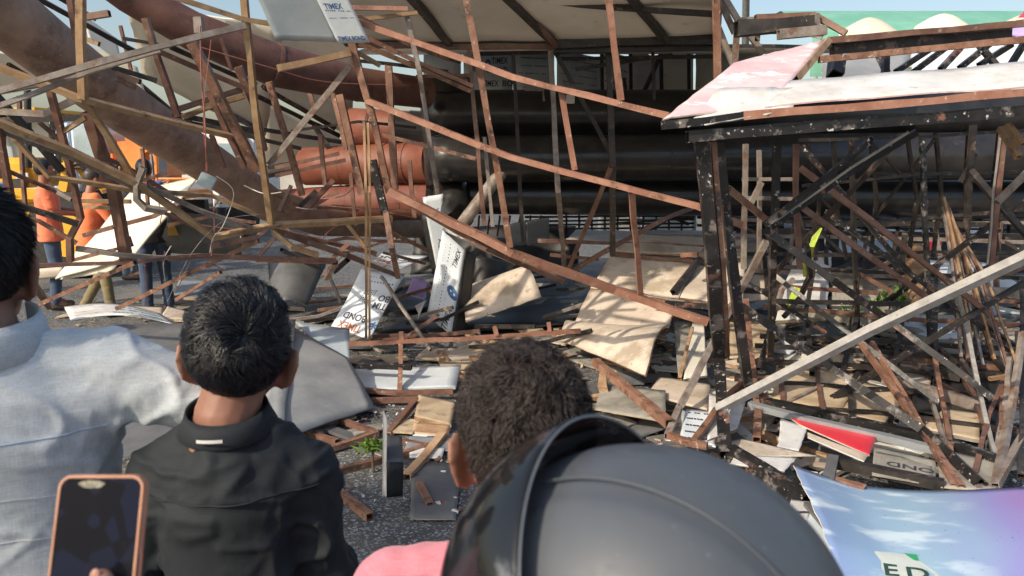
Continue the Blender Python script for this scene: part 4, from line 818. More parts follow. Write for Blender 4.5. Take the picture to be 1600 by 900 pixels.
# fan of sticks at right
ST = 'long sticks leaning together at the far right'
for i, (mt, w_, p_) in enumerate((('rust', .04, [(1345, 536, 4.3), (1425, 650, 4.05), (1502, 762, 3.85)]), ('rust', .035, [(1362, 535, 4.35), (1420, 630, 4.15), (1490, 760, 3.9)]), ('rust', .032, [(1459, 550, 4.4), (1475, 640, 4.2), (1487, 720, 4.0)]),
                     ('pale', .032, [(1497, 462, 4.7), (1507, 500, 4.6), (1543, 668, 4.2), (1565, 745, 4.0)]), ('grey', .04, [(1598, 520, 4.1), (1580, 640, 3.95), (1556, 758, 3.85)]), ('grey', .045, [(1640, 610, 3.9), (1600, 680, 3.85), (1555, 760, 3.8)]),
                     ('grey', .035, [(1578, 560, 4.4), (1570, 640, 4.2), (1558, 710, 4.1)]), ('brown', .035, [(1523, 740, 4.1), (1545, 650, 4.3), (1568, 595, 4.5)]), ('rust', .03, [(1562, 720, 4.2), (1566, 610, 4.4)]), ('gold', .03, [(1546, 592, 4.3), (1572, 588, 4.3)]),
                     ('dark', .04, [(1595, 745, 3.9), (1598, 620, 4.1), (1590, 520, 4.4)]), ('grey', .03, [(1450, 610, 4.5), (1480, 700, 4.2), (1530, 765, 3.95)]), ('dark', .035, [(1500, 560, 4.7), (1540, 620, 4.5), (1575, 650, 4.3)]))):
    lab = ['rusty stick leaning from the long pale bar down to the poster, leftmost', 'second rusty stick lying against the leftmost one', 'short rusty stick standing before the black hollow', 'pale straight stick standing tallest of the fan', 'weathered stick leaning left at the right edge', 'grey stick leaning hard left at the right edge', 'upright grey stick where the fan meets', 'brown stick crossing the foot of the fan', 'slim rusty stick upright inside the fan', 'tiny tan stub poking left from the fan', 'dark stick at the extreme right edge', 'grey stick beside the rusty pair', 'dark stick lying behind the fan'][i]
    L_(lab, mt, w_, *p_, name='long_stick', group=ST, cat='stick')
ords = ['leftmost', 'second', 'third', 'fourth', 'fifth', 'sixth', 'seventh', 'eighth', 'rightmost']
for i in range(9):
    a = i / 8
    x0 = 1472 + a * 14 + random.uniform(-3, 3); x1 = 1500 + a * 92 + random.uniform(-5, 5)
    L_(ords[i] + ' thin tube of the bundle leaning at the right' + (', counted from the left' if 0 < i < 8 else ''), ('grey', 'brown', 'gold')[i % 3], .023, (x0, 305 + abs(a - .3) * 60, 6.0), (x0 + (x1 - x0) * .5, 430 + random.uniform(-4, 4), 5.4), (x1, 570 + random.uniform(-12, 30), 4.9), name='thin_tube', group='bundle of thin tubes leaning at the right', cat='tube')

# ---- panels and sheets in the right heap
def B(label, c, mats, cat='board', name='broken_board', group=None, **k): return sheet(name, c, mats, None, label=label, cat=cat, group=group, **k)
rd = B('bright red panel with a torn white edge lying in the heap', [(1358, 712, 3.95), (1372, 676, 4.15), (1230, 650, 4.35), (1250, 664, 4.2)], ('red', 'white', 'cream'), 'panel', 'red_board', th=.008)
B('torn white lining under the red panel', [(1262, 684, 4.16), (1350, 722, 3.95), (1356, 712, 3.98), (1262, 676, 4.2)], ('cream', 'white'), 'strip', 'torn_strip', th=.006)
B('shredded white paper board left of the red panel', [(1215, 702, 4.1), (1248, 706, 4.05), (1262, 668, 4.25), (1220, 654, 4.35)], ('white', 'card'), 'board', 'paper_board', rag=.1)
B('pale sheet with a pointed end below the shredded board', [(1135, 690, 4.1), (1150, 716, 3.85), (1275, 712, 3.9), (1160, 686, 4.1)], ('cream', 'cream'), 'sheet', 'pale_sheet', th=.006)
B('white board edge under the pale sheet', [(1140, 726, 3.8), (1225, 738, 3.75), (1245, 716, 3.85), (1150, 712, 3.95)], ('white', 'dust'), rag=.04)
B('faded grey board with dark letters below the red panel', [(1362, 742, 3.95), (1462, 758, 3.9), (1462, 720, 4.1), (1366, 698, 4.2)], ('dust', 'dust'), wav=.006)
GBD = B('wide dusty board behind the faded lettering', [(1470, 762, 3.9), (1560, 770, 3.9), (1560, 722, 4.3), (1462, 700, 4.3)], ('dust', 'card'))
fl = B('grey board strip between the beams carrying worn dark letters', [(1366, 738, 3.93), (1458, 752, 3.86), (1456, 724, 3.98), (1368, 706, 4.08)], ('dust', 'dust'), name='lettered_board', th=.006, wav=.003)
decal(fl, 'OND', .62, .5, .07, 180, 'ink')
B('plywood sheet with crossed shadows behind the long pale bar', [(1206, 628, 4.9), (1310, 650, 4.7), (1345, 590, 5.3), (1215, 560, 5.6)], ('card', 'dust'), th=.02, wav=.03)
B('plywood sheet right of the crossed shadows', [(1300, 645, 4.75), (1380, 668, 4.6), (1412, 615, 5.1), (1330, 592, 5.3)], ('card', 'dust'), th=.02, wav=.03)
B('greenish cream sheet under the rusty stick pair', [(1388, 592, 5.2), (1452, 606, 5.1), (1460, 578, 5.4), (1412, 562, 5.6)], ('cream', 'dust'), th=.02)
B('tan sheet in the sun before the black hollow', [(1440, 672, 4.6), (1530, 690, 4.5), (1530, 648, 4.9), (1475, 640, 5.0)], ('card', 'dust'), th=.02)
B('pale sheet edge between the sticks', [(1480, 570, 5.4), (1570, 580, 5.3), (1560, 545, 5.8), (1470, 540, 5.8)], ('dust', 'dust'), th=.02)
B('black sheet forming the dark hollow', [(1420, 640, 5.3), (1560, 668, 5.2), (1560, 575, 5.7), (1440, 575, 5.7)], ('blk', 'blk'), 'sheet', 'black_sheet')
B('yellow lit board scrap under the long pale bar', [(1300, 570, 4.9), (1332, 576, 4.9), (1334, 552, 5.1), (1305, 548, 5.1)], ('card', 'wood')); 
p_ = B('spotted blue and white paper sheet behind the helmet', [(1060, 690, 4.1), (1118, 696, 4.0), (1112, 645, 4.5), (1072, 640, 4.6)], ('bluew', 'white'), 'sheet', 'spotted_sheet', wav=.03)
for r in range(5): dashes(p_, .1, .15 + r * .18, .9, .2 + r * .17, 7, .025, .02, 'ink')
B('white board upright beside the main post foot', [(1105, 690, 4.25), (1152, 672, 4.3), (1165, 630, 4.5), (1108, 616, 4.6)], ('white', 'wood'), th=.02)
B('cream board lying flat behind the folded bar', [(1010, 618, 5.0), (1105, 640, 4.7), (1110, 600, 5.2), (1030, 590, 5.4)], ('cream', 'card'), wav=.02)
B('dusty board under the stout rusty bar', [(930, 640, 4.4), (1040, 660, 4.3), (1040, 612, 4.9), (940, 600, 5.0)], ('dust', 'card'), wav=.01)
B('splintered timber edge left of the stout rusty bar', [(935, 608, 4.7), (950, 610, 4.7), (948, 588, 4.8), (938, 585, 4.8)], ('wood', 'wood'), th=.05)
B('cream box board upright right of the ramp foot', [(1068, 594, 5.2), (1105, 588, 5.2), (1100, 508, 5.7), (1082, 505, 5.8)], ('under', 'dust'), th=.015)
B('tan panel in the sun right of the second post', [(1140, 560, 5.6), (1208, 565, 5.5), (1205, 500, 6.2), (1140, 500, 6.3)], ('card', 'dust'))
B('cream panel sunlit behind the second post, near the ramp', [(1120, 475, 6.2), (1200, 470, 6.3), (1200, 372, 7.6), (1140, 372, 7.6)], ('cream', 'dust'), th=.015, wav=.04)
B('white printed sheets pile under the lime strap', [(1205, 500, 6.0), (1290, 500, 6.0), (1300, 395, 7.0), (1250, 385, 7.2)], ('white', 'card'), th=.03, rag=.04, wav=.05)
B('grey blue board lying flat beyond the lime strap', [(1310, 398, 7.4), (1400, 405, 7.3), (1390, 362, 8.4), (1312, 360, 8.5)], ('bluew', 'dust'), wav=.03)
B('bluish board lying flat beyond the thin tube bundle', [(1440, 440, 6.8), (1600, 455, 6.6), (1540, 412, 7.8), (1450, 405, 7.9)], ('bluew', 'dust'), wav=.05)
B('grey sheet pile in the middle of the right heap', [(1300, 500, 5.8), (1420, 505, 5.7), (1410, 420, 6.8), (1300, 418, 6.9)], ('dust', 'dust'), th=.03, wav=.08)
for i, (x, y, w_, dd) in enumerate(((1318, 345, 120, 9.8), (1318, 360, 125, 9.0), (1502, 350, 55, 9.5), (1515, 362, 40, 9.0), (1225, 350, 22, 8.8), (1240, 360, 25, 8.6))):
    B(['pale strip of board in the gap under the black pipes, upper left', 'pale strip of board in the gap, lower left', 'white strip of board in the gap at the right', 'second white strip in the gap at the right', 'small bright scrap behind the dark post', 'small blue scrap behind the dark post'][i], [(x, y + 7, dd), (x + w_, y + 7, dd), (x + w_, y - 2, dd + .4), (x, y - 2, dd + .4)], ('white', 'dust'), nu=4, nv=2)
wo = B('splintered timber post standing in the right heap', [(1412, 482, 6.3), (1438, 482, 6.3), (1440, 382, 6.7), (1424, 380, 6.7)], ('wood', 'wood'), 'timber', 'timber_post', th=.09, rag=.05)
B('grey upright plank left of the splintered timber', [(1402, 435, 6.6), (1412, 436, 6.6), (1418, 366, 6.9), (1410, 365, 6.9)], ('dust', 'wood'), 'plank', 'wood_plank', th=.03)
B('crumpled red cloth beyond the splintered timber', [(1442, 395, 7.4), (1468, 392, 7.4), (1470, 372, 7.6), (1445, 372, 7.6)], ('red', 'red'), 'cloth', 'red_cloth', th=.02, wav=.12)
tube('lime_strap', [(1280, 355, 5.9), (1268, 385, 5.9), (1258, 420, 5.8), (1260, 432, 5.8)], .06, 'hiv', None, h=.01); tag(D.objects['lime_strap'], 'lime yellow strap hanging over the white sheets pile', 'strap')
tube('lime_strap', [(1246, 450, 5.7), (1240, 462, 5.7), (1233, 478, 5.6)], .06, 'hiv', None, h=.03); D.objects['lime_strap.001']['label'] = 'short lime rag lower down beside the bent dark tube'; D.objects['lime_strap.001']['category'] = 'rag'
L_('bent dark tube curling beside the lime rag', 'dark', .045, (1246, 335, 5.6), (1262, 390, 5.6), (1266, 430, 5.5), (1250, 465, 5.4), (1225, 495, 5.3), group=None)
L_('grey bent tube left of the lime rag', 'grey', .045, (1240, 436, 5.5), (1222, 452, 5.4), (1212, 485, 5.3), group=None)
# ================================================================== blue poster
def poster_mat():
    m = D.materials.new('poster_print'); m.use_nodes = True; t = m.node_tree; N = t.nodes; L = t.links; b = N['Principled BSDF']; b.inputs['Roughness'].default_value = .38
    tc = N.new('ShaderNodeTexCoord'); sx = N.new('ShaderNodeSeparateXYZ'); L.new(tc.outputs['UV'], sx.inputs[0])
    cr = N.new('ShaderNodeValToRGB'); e = cr.color_ramp.elements
    e[0].position = 0; e[0].color = (.24, .34, .58, 1); e[1].position = 1; e[1].color = (.33, .22, .52, 1)
    for p_, c in ((.15, (.27, .41, .61, 1)), (.42, (.33, .5, .64, 1)), (.66, (.3, .41, .61, 1)), (.84, (.3, .29, .6, 1))): q = e.new(p_); q.color = c
    nz = N.new('ShaderNodeTexNoise'); nz.inputs['Scale'].default_value = 2.0; L.new(tc.outputs['UV'], nz.inputs[0])
    ma = N.new('ShaderNodeMath'); ma.operation = 'MULTIPLY_ADD'; ma.inputs[1].default_value = .35; L.new(nz.outputs[0], ma.inputs[0]); L.new(sx.outputs[0], ma.inputs[2])
    sb = N.new('ShaderNodeMath'); sb.operation = 'SUBTRACT'; sb.inputs[1].default_value = .175; L.new(ma.outputs[0], sb.inputs[0]); L.new(sb.outputs[0], cr.inputs[0])
    # sun flecks painted into the print colour: stretched noise
    def sun_flecks(ang, scl, off, thr, wd):
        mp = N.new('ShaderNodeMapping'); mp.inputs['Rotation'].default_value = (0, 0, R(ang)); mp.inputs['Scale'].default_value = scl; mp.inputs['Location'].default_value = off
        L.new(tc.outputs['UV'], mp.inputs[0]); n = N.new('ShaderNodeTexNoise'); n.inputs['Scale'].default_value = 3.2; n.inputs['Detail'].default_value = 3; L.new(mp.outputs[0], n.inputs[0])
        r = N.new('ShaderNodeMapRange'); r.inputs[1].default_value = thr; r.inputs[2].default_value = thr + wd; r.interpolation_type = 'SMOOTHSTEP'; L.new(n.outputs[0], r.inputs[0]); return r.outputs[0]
    c1 = sun_flecks(38, (1.0, 2.6, 1), (2.7, .9, 0), .5, .16)
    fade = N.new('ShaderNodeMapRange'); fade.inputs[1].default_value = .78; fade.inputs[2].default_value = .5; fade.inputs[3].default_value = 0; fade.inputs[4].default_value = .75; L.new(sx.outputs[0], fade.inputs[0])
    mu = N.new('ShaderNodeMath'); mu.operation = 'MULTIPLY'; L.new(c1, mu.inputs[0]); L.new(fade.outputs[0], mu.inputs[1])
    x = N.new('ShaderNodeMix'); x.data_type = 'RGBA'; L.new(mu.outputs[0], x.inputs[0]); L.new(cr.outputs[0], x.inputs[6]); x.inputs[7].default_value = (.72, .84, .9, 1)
    n3 = N.new('ShaderNodeTexNoise'); n3.inputs['Scale'].default_value = 60; n3.inputs['Detail'].default_value = 3; L.new(tc.outputs['UV'], n3.inputs[0])
    r3 = N.new('ShaderNodeMapRange'); r3.inputs[1].default_value = .69; r3.inputs[2].default_value = .73; L.new(n3.outputs[0], r3.inputs[0])
    y = N.new('ShaderNodeMix'); y.data_type = 'RGBA'; L.new(r3.outputs[0], y.inputs[0]); L.new(x.outputs[2], y.inputs[6]); y.inputs[7].default_value = (.12, .14, .2, 1)
    L.new(y.outputs[2], b.inputs['Base Color']); return m
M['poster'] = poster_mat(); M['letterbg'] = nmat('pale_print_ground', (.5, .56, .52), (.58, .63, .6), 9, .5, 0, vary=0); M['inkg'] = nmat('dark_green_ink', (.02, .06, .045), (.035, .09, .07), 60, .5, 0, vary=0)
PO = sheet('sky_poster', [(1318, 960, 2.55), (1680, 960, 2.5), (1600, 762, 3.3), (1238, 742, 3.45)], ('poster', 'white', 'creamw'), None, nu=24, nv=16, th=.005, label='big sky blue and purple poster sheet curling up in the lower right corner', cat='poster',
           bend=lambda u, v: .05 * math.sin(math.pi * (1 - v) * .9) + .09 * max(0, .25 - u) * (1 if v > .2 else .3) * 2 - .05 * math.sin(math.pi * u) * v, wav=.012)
# light patch carrying the letters, printed on the poster
def patch(s, pts, mat, name, lift=.0012):
    vs = [s.S(u, v) + s.N(u, v) * (s.th / 2 + lift) for u, v in pts]
    return link(name, mesh_np(name, vs, [tuple(range(len(vs)))]), M[mat], s.o)
pp = []
for i in range(7): pp.append((.16 + i * .07 / 6 * 6 / 1.0 * .6, .43 - i * .001))
def proj(w):
    r = w - camo.location; c, sn = math.cos(PITCH), math.sin(PITCH); zf = r.y * c - r.z * sn
    return 800 + r.x / zf * FPX, 450 - (r.y * sn + r.z * c) / zf * FPX
_grid = [(u / 60, v / 60, proj(PO.S(u / 60, v / 60))) for u in range(61) for v in range(61)]
def uvat(px, py):
    q = min(_grid, key=lambda g: (g[2][0] - px) ** 2 + (g[2][1] - py) ** 2); u, v = q[0], q[1]
    for _ in range(12):
        a = proj(PO.S(u, v)); b = proj(PO.S(u + .002, v)); c = proj(PO.S(u, v + .002))
        J = np.array([[b[0] - a[0], c[0] - a[0]], [b[1] - a[1], c[1] - a[1]]]) / .002
        d = np.linalg.solve(J, np.array([px - a[0], py - a[1]])); u += float(d[0]); v += float(d[1])
    return u, v
patch(PO, [uvat(1372, 945), uvat(1490, 950), uvat(1478, 912), uvat(1462, 895), uvat(1440, 880), uvat(1422, 868), uvat(1366, 862)], 'letterbg', 'letter_patch')
_e = uvat(1392, 893); _d = uvat(1434, 898); decal(PO, 'E', _e[0], _e[1], .075, -4, 'inkg', sx=1.1, lift=.005); decal(PO, 'D', _d[0], _d[1], .075, -4, 'inkg', sx=1.1, lift=.005)
patch(PO, [uvat(1389, 865), uvat(1400, 866), uvat(1406, 870), uvat(1414, 866), uvat(1432, 868), uvat(1436, 878), uvat(1400, 874)][::-1], 'green', 'green_mark', .0022)
B('white boards beside the poster edge, behind the helmet', [(1252, 840, 3.0), (1312, 880, 2.85), (1305, 815, 3.1), (1268, 795, 3.2)], ('bluew', 'dust'), 'board', 'broken_board')
s_ = B('white scrap with dark print behind the helmet rim', [(1228, 812, 3.2), (1262, 815, 3.15), (1268, 785, 3.35), (1236, 782, 3.4)], ('white', 'dust'), 'scrap', 'white_scrap'); dashes(s_, .1, .3, .9, .4, 6, .03, .02)

# ================================================================== far background
def tent():
    r = empty('market_tent', P(1450, 60, 24), 'green canopy roof with cream arched ends showing above the white board at the top right', 'canopy')
    y0 = 24.0
    def X(px): return P(px, 50, y0).x
    zt, zb = P(1450, 14, y0).z, P(1450, 120, y0).z
    vs = []; fs = []
    a = [X(1270), X(1900)]
    prof = [(0, zb), (0, P(0, 55, y0).z), (1.2, P(0, 34, y0 + 1).z), (3.0, P(0, 17, y0 + 3).z), (6, P(0, 14, y0 + 6).z - .6)]
    for x in a:
        for dy, z in prof: vs.append((x - (0 if x > 12 else -.0), y0 + dy, z))
    n = len(prof)
    for i in range(n - 1): fs.append((i, n + i, n + i + 1, i + 1))
    m = nmat('green_canopy', (.14, .38, .28), (.2, .45, .34), 1.0, .6, .05, vary=0)
    link('green_cover', mesh_np('c', vs, fs), m, r, smooth=True)
    mc = nmat('cream_canvas', (.6, .56, .44), (.72, .67, .55), 1.5, .7, .05)
    for cx in (1335, 1445, 1570, 1690):
        vs = []; fs = []
        H = P(cx, 19 if cx > 1400 else 25, y0 - 1.2).z; base = zb; W = 1.35
        N_ = 10
        for j in range(8):
            t = j / 7
            for i in range(N_ + 1):
                u = i / N_ * 2 - 1
                wj = W * (1.25 - t * .9) + .05
                vs.append((X(cx) + u * wj, y0 - 2.6 + 1.6 * t + .5 * u * u, base + (H - base) * (1 - (1 - t) ** 1.6) - .25 * u * u * (t > .5)))
        for j in range(7):
            for i in range(N_): q = j * (N_ + 1) + i; fs.append((q, q + 1, q + N_ + 2, q + N_ + 1))
        o = link('cream_arch', mesh_np('a', vs, fs), mc, r, smooth=True)
    for px in (1300, 1390, 1510, 1620): link('pole', round_mesh([Vector((X(px), y0 + 1, 0)), Vector((X(px), y0 + 1, zb + .4))], [.06, .06], 8), M['pale'], r)
tent()
# yellow backhoe
Y = nmat('digger_yellow', (.72, .36, .02), (.8, .44, .04), 3, .45, .05, [((.3, .16, .04), 6, .62, .1)], vary=0)
GL = nmat('cab_glass', (.25, .33, .36), (.4, .5, .54), 2, .08, 0, vary=0)
BLU = nmat('blue_white_sheeting', (.5, .62, .75), (.72, .8, .86), 2, .5, .02)
ORG = nmat('digger_orange', (.7, .2, .04), (.82, .3, .07), 2, .5, .05, [((.35, .12, .04), 5, .62, .1)], vary=0)
TY = nmat('tyre_rubber', (.02, .02, .02), (.04, .04, .04), 20, .85, .3)
DK = M['blk']
def wheel(root, c, r, wd):
    t = link('tyre', round_mesh([c + Vector((0, -wd / 2, 0)), c + Vector((0, -wd / 2 + .04, 0)), c + Vector((0, wd / 2 - .04, 0)), c + Vector((0, wd / 2, 0))], [r * .9, r, r, r * .9], 24), TY, root)
    link('rim', round_mesh([c + Vector((0, -wd / 2 - .03, 0)), c + Vector((0, wd / 2 + .03, 0))], [r * .5, r * .5], 20), Y, root)
def digger():
    r = empty('backhoe_loader', Vector((P(60, 300, 11).x, 11, 0)), 'yellow backhoe loader behind the rusty tangle at the far left', 'digger')
    x = lambda p: P(p, 300, 11).x
    z = lambda p: P(60, p, 11).z
    def bx(nm, px0, px1, py0, py1, y0, y1, mt, bev=.04):
        c = Vector(((x(px0) + x(px1)) / 2, (y0 + y1) / 2, (z(py0) + z(py1)) / 2)); s = (x(px1) - x(px0), y1 - y0, z(py0) - z(py1))
        M['_t'] = mt; return box(nm, c, s, '_t', r, None, bev)
    bx('hood', 15, 78, 246, 292, 10.6, 11.7, Y, .09); bx('chassis', 20, 150, 330, 375, 10.7, 11.8, DK)
    bx('loader_arm', 32, 105, 292, 312, 10.4, 10.55, Y); bx('side_plate', 20, 52, 296, 352, 10.5, 10.6, Y, .01); bx('grille_gap', 50, 70, 278, 292, 10.58, 10.62, DK, .005)
    bx('step_box', 55, 95, 312, 345, 10.55, 11.0, Y)
    p_ = bx('name_plate', 57, 76, 269, 278, 10.57, 10.595, M['white'], .002)
    tv, tf = text_geo('JCB'); hh = .07
    link('lettering', mesh_np('l', [Vector((x(66.5) + a * hh, 10.565, z(273.5) + b * hh)) for a, b in tv], tf), M['ink'], p_)
    for px_ in (-25, 3, 78, 90): T(r, 'cab_pillar', 'black', .07, (px_, 262, 11.0 if px_ != 3 else 10.9), (px_ + (2 if px_ < 50 else 6), 178, 11.0))
    bx('cab_glass', -24, 84, 182, 246, 11.05, 11.07, GL, .002); bx('cab_roof', -35, 98, 170, 180, 10.6, 12.0, Y)
    bx('seat', 8, 34, 232, 250, 11.3, 11.7, DK)
    link('exhaust_stack', round_mesh([P(44, 262, 10.55), P(43, 140, 10.55)], [.05, .045], 12), DK, r)
    for pts, w_ in (([(100, 300, 10.6), (112, 240, 10.6), (128, 262, 10.6), (150, 290, 10.7)], .14), ([(88, 262, 10.5), (130, 252, 10.5), (165, 300, 10.6)], .1)):
        q = tube('boom', pts, w_, 'rust', r, wob=0); q.data.materials[0] = Y
    for k in range(3): wire('hydraulic_hose', None, [(104, 262 + k * 5, 10.45), (125, 250 + k * 6, 10.4), (150, 275 + k * 7, 10.45)], .018, 'blk', r)
    wheel(r, Vector((x(130), 10.7, .62)), .62, .4); wheel(r, Vector((x(15), 10.7, .45)), .45, .35); wheel(r, Vector((x(130), 11.9, .62)), .62, .4)
    bx('bucket', -60, 5, 350, 395, 10.4, 11.9, Y)
digger()
def orange_digger():
    r = empty('orange_excavator', Vector((P(220, 250, 14).x, 14, 0)), 'orange excavator body with a handrail behind the big rusty pipe', 'excavator')
    x = lambda p: P(p, 250, 14).x
    z = lambda p: P(220, p, 14).z
    def bx(nm, px0, px1, py0, py1, y0, y1, mt, bev=.06):
        M['_t'] = mt; return box(nm, Vector(((x(px0) + x(px1)) / 2, (y0 + y1) / 2, (z(py0) + z(py1)) / 2)), (x(px1) - x(px0), y1 - y0, z(py0) - z(py1)), '_t', r, None, bev)
    bx('engine_cover', 188, 245, 208, 288, 13.8, 15.5, ORG, .15); bx('counterweight', 172, 200, 240, 275, 13.6, 15.4, ORG, .15); bx('cab', 120, 168, 196, 262, 13.9, 15.2, GL); bx('deck', 180, 285, 300, 312, 13.6, 15.4, ORG)
    bx('track', 150, 290, 318, 372, 13.7, 14.3, DK, .2); bx('track', 150, 290, 318, 368, 15.0, 15.6, DK, .2); bx('muffler_box', 244, 254, 236, 285, 13.7, 14.2, M['greys'])
    for pts in ([(214, 268, 13.4), (222, 242, 13.4), (240, 238, 13.4), (246, 300, 13.4)], [(245, 238, 13.4), (247, 300, 13.4)], [(248, 280, 13.4), (300, 280, 13.4)], [(262, 300, 13.4), (262, 280, 13.4)], [(290, 300, 13.4), (290, 280, 13.4)]):
        wire('handrail', None, pts, .03, 'wire', r).data.materials[0] = ORG
orange_digger()
def bus():
    r = empty('tarpaulin_truck', Vector((P(140, 250, 19).x, 19, 0)), 'truck with pale blue corrugated sides beyond the diggers', 'truck')
    x = lambda p: P(p, 250, 19).x
    z = lambda p: P(140, p, 19).z
    M['_t'] = BLU
    for i in range(9):
        a = 106 + i * 7.5
        box('side_panel', Vector((x(a + 3.75), 19 + (i % 2) * .05, (z(192) + z(275)) / 2)), (x(7) - x(0), .1, z(192) - z(275)), '_t', r, None, .02)
    box('load_body', Vector(((x(104) + x(175)) / 2, 20.5, (z(194) + z(275)) / 2)), (x(172) - x(106), 2.6, z(196) - z(275)), '_t', r); 
    M['_t'] = DK; box('chassis', Vector((x(140), 20, .8)), (x(185) - x(98), 2, .5), '_t', r)
    for px_ in (115, 165): link('tyre', round_mesh([Vector((x(px_), 19.1, .5)), Vector((x(px_), 19.5, .5))], [.5, .5], 20), TY, r)
    r2 = empty('white_bus', Vector((P(0, 230, 22).x, 22, 0)), 'white bus with dark windows parked far behind at the left', 'bus')
    x2 = lambda p: P(p, 250, 22).x
    z2 = lambda p: P(0, p, 22).z
    M['_t'] = M['white']; box('body', Vector(((x2(-60) + x2(100)) / 2, 23.2, (z2(185) + z2(310)) / 2)), (x2(100) - x2(-60), 2.4, z2(185) - z2(310)), '_t', r2, None, .15)
    M['_t'] = GL
    for i in range(6): box('window', Vector((x2(-45 + i * 25), 21.98, z2(215))), (x2(20) - x2(0), .03, z2(200) - z2(228)), '_t', r2, None, .01)
    for px_ in (-20, 80): link('tyre', round_mesh([Vector((x2(px_), 21.9, .5)), Vector((x2(px_), 22.3, .5))], [.5, .5], 20), TY, r2)
    r3 = empty('white_van', Vector((P(310, 270, 16).x, 16, 0)), 'white and blue van parked behind the orange excavator', 'van')
    x3 = lambda p: P(p, 250, 16).x
    z3 = lambda p: P(300, p, 16).z
    M['_t'] = M['white']; box('body', Vector((x3(320), 17.2, (z3(200) + z3(330)) / 2)), (x3(390) - x3(252), 2.0, z3(200) - z3(330)), '_t', r3, None, .15)
    M['_t'] = BLU; box('side_stripe', Vector((x3(300), 16.18, z3(290))), (x3(340) - x3(256), .03, .25), '_t', r3)
    M['_t'] = GL
    for p_ in (275, 315, 352): box('window', Vector((x3(p_), 16.18, z3(238))), (x3(30) - x3(0), .03, z3(224) - z3(252)), '_t', r3)
    for px_ in (275, 365): link('tyre', round_mesh([Vector((x3(px_), 16.1, .35)), Vector((x3(px_), 16.4, .35))], [.35, .35], 18), TY, r3)
bus()
def far_wall():
    r = empty('boundary_wall', Vector((0, 30, 0)), 'pale boundary wall closing the yard far behind everything', 'wall')
    M['_t'] = nmat('limewash', (.45, .43, .38), (.58, .56, .5), .6, .8, .1)
    for i in range(14): box('wall_bay', Vector((-26 + i * 4.2, 31 + .02 * (i % 2), 1.2)), (4.1, .25, 2.4 + .05 * (i % 3)), '_t', r)
far_wall()

# ================================================================== rubble
mats_r = [('dust', 'dust'), ('dgrey', 'dust'), ('cream', 'card'), ('card', 'wood'), ('dust', 'dust'), ('wood', 'wood'), ('bluew', 'dust'), ('cream', 'dust'), ('dust', 'card'), ('dgrey', 'greys'), ('white', 'dust'), ('under', 'dust')]
lab_r = {'cream': 'broken cream board in the rubble heap', 'card': 'broken brown plywood piece in the rubble heap', 'dust': 'dusty grey board in the rubble heap', 'wood': 'splintered timber piece in the rubble heap', 'bluew': 'bluish white board scrap in the rubble heap', 'dgrey': 'dark sheet scrap in the rubble heap', 'white': 'white board scrap in the rubble heap', 'under': 'grubby ivory board piece in the rubble heap'}
def heap_h(x, y):
    a = max(0, min(1, (x - 1.1) / 1.0)) * max(0, min(1, (y - 3.9) / 1.2)) * max(0, min(1, (9.5 - y) / 2))
    return .13 * a * (.6 + .5 * noise.noise(Vector((x * .8, y * .8, 5))))
_proto = {}
LM = [(1300, 680, 'red board'), (1130, 690, 'portal post foot'), (1420, 740, 'lettered grey board'), (1350, 600, 'plywood with crossed shadows'), (1500, 610, 'black hollow'), (1390, 475, 'sunlit shrub'), (1260, 440, 'lime strap'), (1540, 480, 'thin tube bundle'), (1425, 430, 'splintered timber post'), (975, 560, 'ramp foot'), (1080, 670, 'spotted paper sheet'), (700, 450, 'tall printed board'), (570, 470, 'tilted printed board'), (780, 490, 'bowed cream panel'), (630, 590, 'long white board'), (550, 695, 'flat rusty frame'), (1550, 700, 'fan of sticks'), (1340, 380, 'grey blue board'), (840, 380, 'small printed sheets'), (1040, 430, 'cream ramp'), (240, 480, 'workers boots'), (620, 730, 'black folded offcut'), (890, 560, 'curly hair'), (1200, 560, 'second portal post'), (400, 450, 'dark bowed sheet'), (1590, 420, 'slender right frame'), (970, 630, 'stout rusty bar'), (1240, 780, 'blue poster corner')]
_seen = {}
def rub_label(m, s, loc):
    r = loc - camo.location; c, sn = math.cos(PITCH), math.sin(PITCH); zf = r.y * c - r.z * sn; u = r.x / zf; v = (r.y * sn + r.z * c) / zf
    px, py = 800 + u * FPX, 450 - v * FPX
    L_m = sorted(LM, key=lambda q: (q[0] - px) ** 2 + (q[1] - py) ** 2)
    size = 'small' if s < .62 else ('medium' if s < .95 else 'large')
    col = {'cream': 'cream board', 'card': 'brown plywood piece', 'dust': 'dusty grey board', 'wood': 'timber splinter', 'bluew': 'bluish white scrap', 'dgrey': 'dark sheet scrap', 'white': 'white scrap', 'under': 'grubby ivory piece'}[m]
    for q in L_m[:6]:
        dx, dy = px - q[0], py - q[1]
        rel = ('right of' if dx > 0 else 'left of') if abs(dx) > abs(dy) * 1.2 else ('in front of' if dy > 0 else 'behind')
        if abs(dx) > 30 and abs(dy) > 20 and abs(dx) < 3 * abs(dy) and abs(dy) < 3 * abs(dx): rel = ('in front and ' if dy > 0 else 'behind and ') + ('right of' if dx > 0 else 'left of')
        for far_ in ('close ', 'farther ', 'well '):
            l = '%s %s %s%s the %s' % (size, col, far_, rel, q[2])
            if l not in _seen: _seen[l] = 1; return l
    return l
